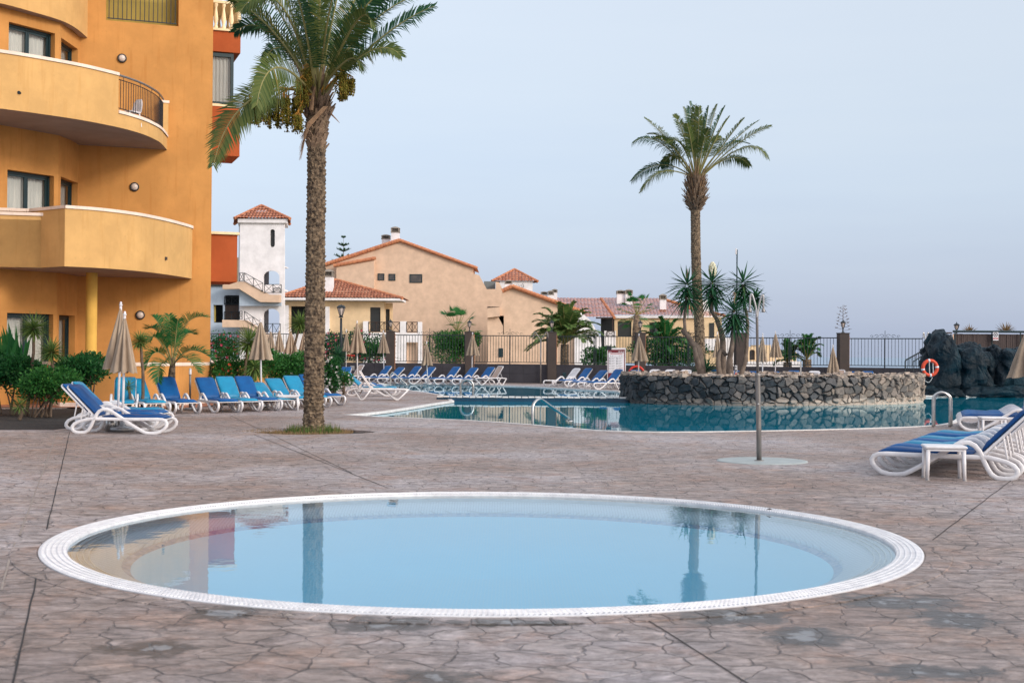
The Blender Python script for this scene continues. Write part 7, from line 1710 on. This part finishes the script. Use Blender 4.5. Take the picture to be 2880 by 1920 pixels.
# small marker on the island
Ym = 47.6; m = MB(); pplate(m, rect(2067, 1027, 2073.5, 1058), [], Ym, .02); mk = thing('marker_sign', 'narrow white marker sign with pictograms stuck on the island rim', 'sign', Q(2070, 1058, Ym)); m.build('panel', MAT['paper'], mk)
m = MB(); pplate(m, [(2070.2 + 2 * math.cos(k * .52), 1032 + 3 * math.sin(k * .52)) for k in range(12)], [[(2070.2 + 1.2 * math.cos(k * .52), 1032 + 2 * math.sin(k * .52)) for k in range(12)]], Ym - .012, .006); pplate(m, rect(2068.5, 1038, 2072, 1046), [], Ym - .012, .006); m.build('pictogram', MAT['ink'], mk); m = MB(); pplate(m, rect(2067.4, 1048, 2073, 1053), [], Ym - .012, .006); m.build('red_band', MAT['redink'], mk)
m = MB(); p = Q(2252, 1060, 52.5); m.box((p.x, 52.5, p.z + .25), (.05, .05, .7)); o = m.build('marker_post', MAT['alu']); tag(o, 'short pale post on the far rim of the stone island', 'post')
# red hoop, wall boxes, flagpole
Yh_ = 69.5; m = MB(); c = Q(1790, 1051, Yh_); R = 21 * Yh_ / F_PX; m.tube([c + V((R * math.cos(a * .157), .0, R * 1.0 * math.sin(a * .157))) for a in range(21)], .055, 8); o = m.build('red_hoop', MAT['redplastic'], None, True); tag(o, 'red plastic hoop behind the lounger right of the rules board', 'hoop')
m = MB(); p = Q(991, 1035, 77.5); m.rbox((p.x, 77.5, p.z), (.24, .14, .26), .02); o = m.build('junction_box', MAT['alu']); tag(o, 'small grey junction box on the dark wall near the lamp post', 'box')
m = MB(); p = Q(1587, 1054, 73.6); m.rbox((p.x, 73.6, p.z), (.20, .12, .26), .02); o = m.build('switch_box', MAT['frame']); tag(o, 'small dark green switch box low on the dark wall', 'box')
Yf = 71.5; t = thing('antenna_mast', 'thin dark mast with small white antenna rising behind the yuccas', 'mast', V((Q(2072, 1000, Yf).x, Yf, 0))); m = MB(); p = Q(2073, 702, Yf); m.tube([(p.x, Yf, 0), (p.x, Yf, p.z)], .035, 8); m.build('pole', MAT['frame'], t, True); m = MB(); q = Q(2070, 707, Yf); m.rbox((q.x, Yf, q.z), (.07, .08, .32), .01); m.build('antenna', MAT['plastic'], t)
# toy-coloured planter behind the left railing
m = MB(); p = Q(985, 1000, 79); m.rbox((p.x, 79, p.z), (.55, .3, .12), .03); o = m.build('flower_box', MAT['redplastic']); tag(o, 'small red flower box at the railing foot beside the lamp post', 'planter')

# ================================================================== ROCKS, SCREEN, LIFEBUOY
rk = thing('rock_formation', 'dark blue-green artificial rock outcrop at the right end of the pool', 'rocks', G(2740, 1113))
def rock(pts, Y0, dep, seed, name='boulder'):
    """boulder from its silhouette (photo pixels), rounded in depth with creased facets"""
    random.seed(seed); sil = spline([V((x, y, 0)) for x, y in pts], 7, True); cx = sum(p.x for p in sil) / len(sil); cy = sum(p.y for p in sil) / len(sil); rings = []; nr = 26
    sites = [V((random.uniform(-1, 1), random.uniform(-1, 1), random.uniform(-1, 1))) * 1.3 for _ in range(26)]
    C3 = Q(cx, cy, Y0)
    for i in range(nr + 1):
        th = math.pi * i / nr; k = math.sin(th) ** .62 if 0 < i < nr else 0; dy = -math.cos(th) * dep; ring = []
        for p in sil:
            w = Q(cx + (p.x - cx) * k, cy + (p.y - cy) * k, Y0) + V((0, dy, 0)); o = (w - V((C3.x, Y0, C3.z)))
            if o.length > 1e-6:
                n = o.normalized(); ds = sorted((n * 1.0 - s_).length for s_ in sites); cre = min(1, (ds[1] - ds[0]) * 3.2)
                f = .26 * (cre - .6) + .13 * mn.noise(w * 1.1 + V((seed, 0, 0))) + .14 * abs(mn.noise(w * 2.6)) + .06 * abs(mn.noise(w * 6.5)) + .02 * mn.noise(w * 13); w = w + n * f * (.3 + .7 * k)
            if w.z < -.1: w.z = -.1
            ring.append(w)
        rings.append(ring)
    m = MB(); m.loft(rings, True, False); return m.build(name, MAT['rock'], rk, False)
YR = 58.0
rock([(2604, 1118), (2602, 1050), (2603, 985), (2612, 950), (2622, 937), (2645, 931), (2662, 934), (2672, 945), (2676, 965), (2678, 990), (2688, 1010), (2692, 1060), (2694, 1118)], YR, 1.3, 3)
rock([(2672, 1118), (2674, 1060), (2670, 1010), (2680, 985), (2694, 975), (2715, 970), (2740, 970), (2752, 985), (2762, 1005), (2772, 1050), (2775, 1118)], YR - .1, 1.2, 5)
rock([(2745, 1118), (2745, 1050), (2742, 1000), (2752, 984), (2770, 983), (2790, 988), (2796, 1010), (2805, 1060), (2810, 1118)], YR + .5, 1.1, 7)
rock([(2782, 1118), (2782, 1050), (2784, 995), (2792, 979), (2810, 978), (2824, 984), (2840, 984), (2856, 980), (2866, 1000), (2875, 1060), (2880, 1118)], YR + .2, 1.2, 9)
rock([(2850, 1118), (2848, 1050), (2852, 990), (2862, 978), (2885, 974), (2930, 972), (2975, 985), (2990, 1050), (2995, 1118)], YR + .1, 1.2, 12)
rock([(2588, 1118), (2590, 1098), (2604, 1088), (2640, 1090), (2680, 1096), (2700, 1106), (2702, 1118)], YR - .9, .7, 15)
rock([(2700, 1118), (2705, 1090), (2740, 1080), (2800, 1086), (2850, 1082), (2900, 1090), (2905, 1118)], YR - .8, .7, 17)
# timber screen with rail
YS_ = 65.5; sc_ = thing('timber_screen', 'dark brown vertical board screen with a top rail behind the rocks', 'fence', Q(2780, 1100, YS_))
m = MB(); x = 2682.0; random.seed(3)
while x < 3010: pplate(m, rect(x, 938.5 + random.uniform(-.4, .4) + (x - 2682) * .007, x + 5.0, 1110), [], YS_ + random.uniform(0, .03), .05); x += 5.55
m.build('boards', MAT['screen'], sc_)
m = MB(); m.tube([Q(2680, 931.5, YS_ - .1), Q(3010, 934, YS_ - .1)], .055, 8); m.build('rail', MAT['frame'], sc_)
m = MB(); 
for x in (2686, 2790, 2870, 2960): m.tube([Q(x, 932, YS_ - .1), Q(x, 1000, YS_ - .1)], .03, 6)
m.build('rail_posts', MAT['frame'], sc_)
m = MB(); pplate(m, rect(2673, 940, 2677, 1030), [], YS_ - .5, .08); pplate(m, rect(2660, 934, 2678, 938), [], YS_ - .5, .08); m.build('gate_post', MAT['brownwood'], sc_)
m = MB(); pplate(m, rect(2680, 940, 2682.6, 1000), [], YS_ - .3, .08); m.build('light_post', MAT['villa'], sc_)
lt = Q(2690.5, 938, YS_ + .15); t = thing('pillar_lantern', 'black lantern on top of the timber screen against the sky', 'lantern', lt, 'black lanterns on the pillars'); p = lt
m = MB(); m.lathe([(.001, 0), (.06, 0), (.022, .06), (.022, .10), (.045, .13), (.02, .16), (.07, .20), (.001, .21)], p, 10); m.lathe([(.15, .40), (.155, .42), (.10, .47), (.05, .49), (.02, .51), (.025, .54), (.001, .58)], p, 6)
for k in range(6): a = k * math.pi / 3; m.tube([p + V((.06 * math.cos(a), .06 * math.sin(a), .20)), p + V((.13 * math.cos(a), .13 * math.sin(a), .405))], .010, 4)
m.build('body', MAT['iron'], t); m = MB(); m.lathe([(.05, .205), (.115, .40)], p, 6); m.build('pane', MAT['lampglass'], t)
nd = thing('no_diving_sign', 'white sign with black crossed-out circle and red band on the timber screen', 'sign', Q(2800, 945, YS_ - .1)); Yn_ = YS_ - .2
m = MB(); pplate(m, rect(2793, 934, 2808, 957), [], Yn_, .02); m.build('panel', MAT['paper'], nd)
m = MB(); cx_, cy_ = 2800.5, 941; pplate(m, [(cx_ + 6.2 * math.cos(k * .314), cy_ + 6.4 * math.sin(k * .314)) for k in range(20)], [[(cx_ + 5 * math.cos(k * .314), cy_ + 5.2 * math.sin(k * .314)) for k in range(20)]], Yn_ - .012, .006)
for sg_ in (-1, 1): pplate(m, [(cx_ - 3.8 * sg_, cy_ - 3.4), (cx_ - 2.8 * sg_, cy_ - 4.0), (cx_ + 3.8 * sg_, cy_ + 3.4), (cx_ + 2.8 * sg_, cy_ + 4.0)], [], Yn_ - .014 - .002 * sg_, .006)
m.build('pictogram', MAT['ink'], nd); m = MB(); pplate(m, rect(2794, 949.5, 2807, 953.5), [], Yn_ - .012, .006); rbn = m.build('red_band', MAT['redink'], nd); m = MB(); pplate(m, rect(2796.5, 951, 2804.5, 952), [], Yn_ - .018, .005); m.build('band_text', MAT['paper'], nd)
# lifebuoy
YLb = 55.6; c = Q(2615.5, 1034.5, YLb); s = YLb / F_PX; lb = thing('lifebuoy', 'orange-red lifebuoy with white bands hanging on the dark rock', 'lifebuoy', c)
R, r = 19.8 * s, 5.0 * s; nseg = 72
def torus_part(a0, a1, rr, mat, nm):
    m = MB(); k = max(3, int((a1 - a0) / 5)); path = [c + V((R * math.cos(R_(a0 + (a1 - a0) * i / k)), 0, R * 1.04 * math.sin(R_(a0 + (a1 - a0) * i / k)))) for i in range(k + 1)]; m.tube(path, rr, 14); return m.build(nm, MAT[mat], lb, True)
bands = [8, 98, 192, 274]
m = MB(); m.tube([c + V((R * math.cos(R_(a)), 0, R * 1.04 * math.sin(R_(a)))) for a in range(0, 360, 5)], r, 14, closed=True); m.build('ring', MAT['buoy'], lb, True)
for a in bands: torus_part(a - 7, a + 7, r * 1.05, 'plastic', 'band')
m = MB(); m.tube(spline([c + V((-R - r * .4, -.05, -.25)), c + V((-R * .8, -.08, -R - .22)), c + V((-R * .2, -.08, -R - r - .22)), c + V((R * .3, -.06, -R - r - .02))], 6), .014, 5); m.build('rope', MAT['rope'], lb)
m = MB()
for dx in (-.02, .13): m.tube([c + V((dx - .02, -.02, .28)), c + V((dx, -.03, -.30))], .02, 6)
m.build('hook', MAT['rope'], lb)
# steps handrail and slide rails left of the rock
Yst = 63.0; gq2 = lambda x, y: Q(x, y, Yst); t = thing('stair_railing', 'dark stair handrail with thin bars rising behind the stone island to the rock', 'railing', V((gq2(2580, 1040).x, Yst, 0))); m = MB()
m.tube([gq2(2546, 1045), gq2(2546, 1016), gq2(2548, 1012), gq2(2604, 981)], .035, 6); m.tube([gq2(2568, 1045), gq2(2568, 1017), gq2(2604, 994)], .028, 6); m.build('handrail', MAT['rail_iron'], t)
m = MB()
for k in range(10): x = 2552 + k * 5.2; y = 1012 - (x - 2546) * .53; m.tube([gq2(x, y), gq2(x, 1042)], .012, 4)
m.build('bars', MAT['rail_iron'], t)
Yst = 60.5; t = thing('slide_handles', 'two shiny forked steel handles behind the tall rock', 'handrail', V((Q(2605, 1040, Yst).x, Yst, 0)))
for x0, x1 in ((2597, 2603), (2611, 2604)): m = MB(); m.tube(spline([Q(x0 - (1 if x0 < 2600 else -1), 952, Yst), Q(x0, 934, Yst), Q(x0 + (x1 - x0) * .5, 942, Yst), Q(x1, 965, Yst), Q(x1, 1010, Yst)], 4), .022, 7); m.build('handle', MAT['steel'], t, True)
# leaf and litter on the deck
for px, py, mt, lab in ((811, 1733, 'whitefl', 'tiny white scrap on the wet paving below the paddling pool'), (2163, 1433.5, 'brownwood', 'small dry leaf on the far rim of the paddling pool')):
    p = G(px, py, .016); m = MB(); m.add([p + V((-.03, 0, .004)), p + V((0, -.015, .022)), p + V((.035, .0, .006)), p + V((.0, .02, .014))], [(0, 1, 2, 3)]); o = m.build('scrap', MAT[mt]); tag(o, lab, 'litter')
p = Q(1105, 1418, 15.2); m = MB(); m.rbox((p.x, KC.y + KR - .62, -.085), (.10, .03, .08), .008); o = m.build('chimney_reflection', MAT['pooltile']); tag(o, 'small dark block standing for the chimney top reflected in the paddling pool', 'painted reflection')  # dark block added where the water mirrors the chimney top
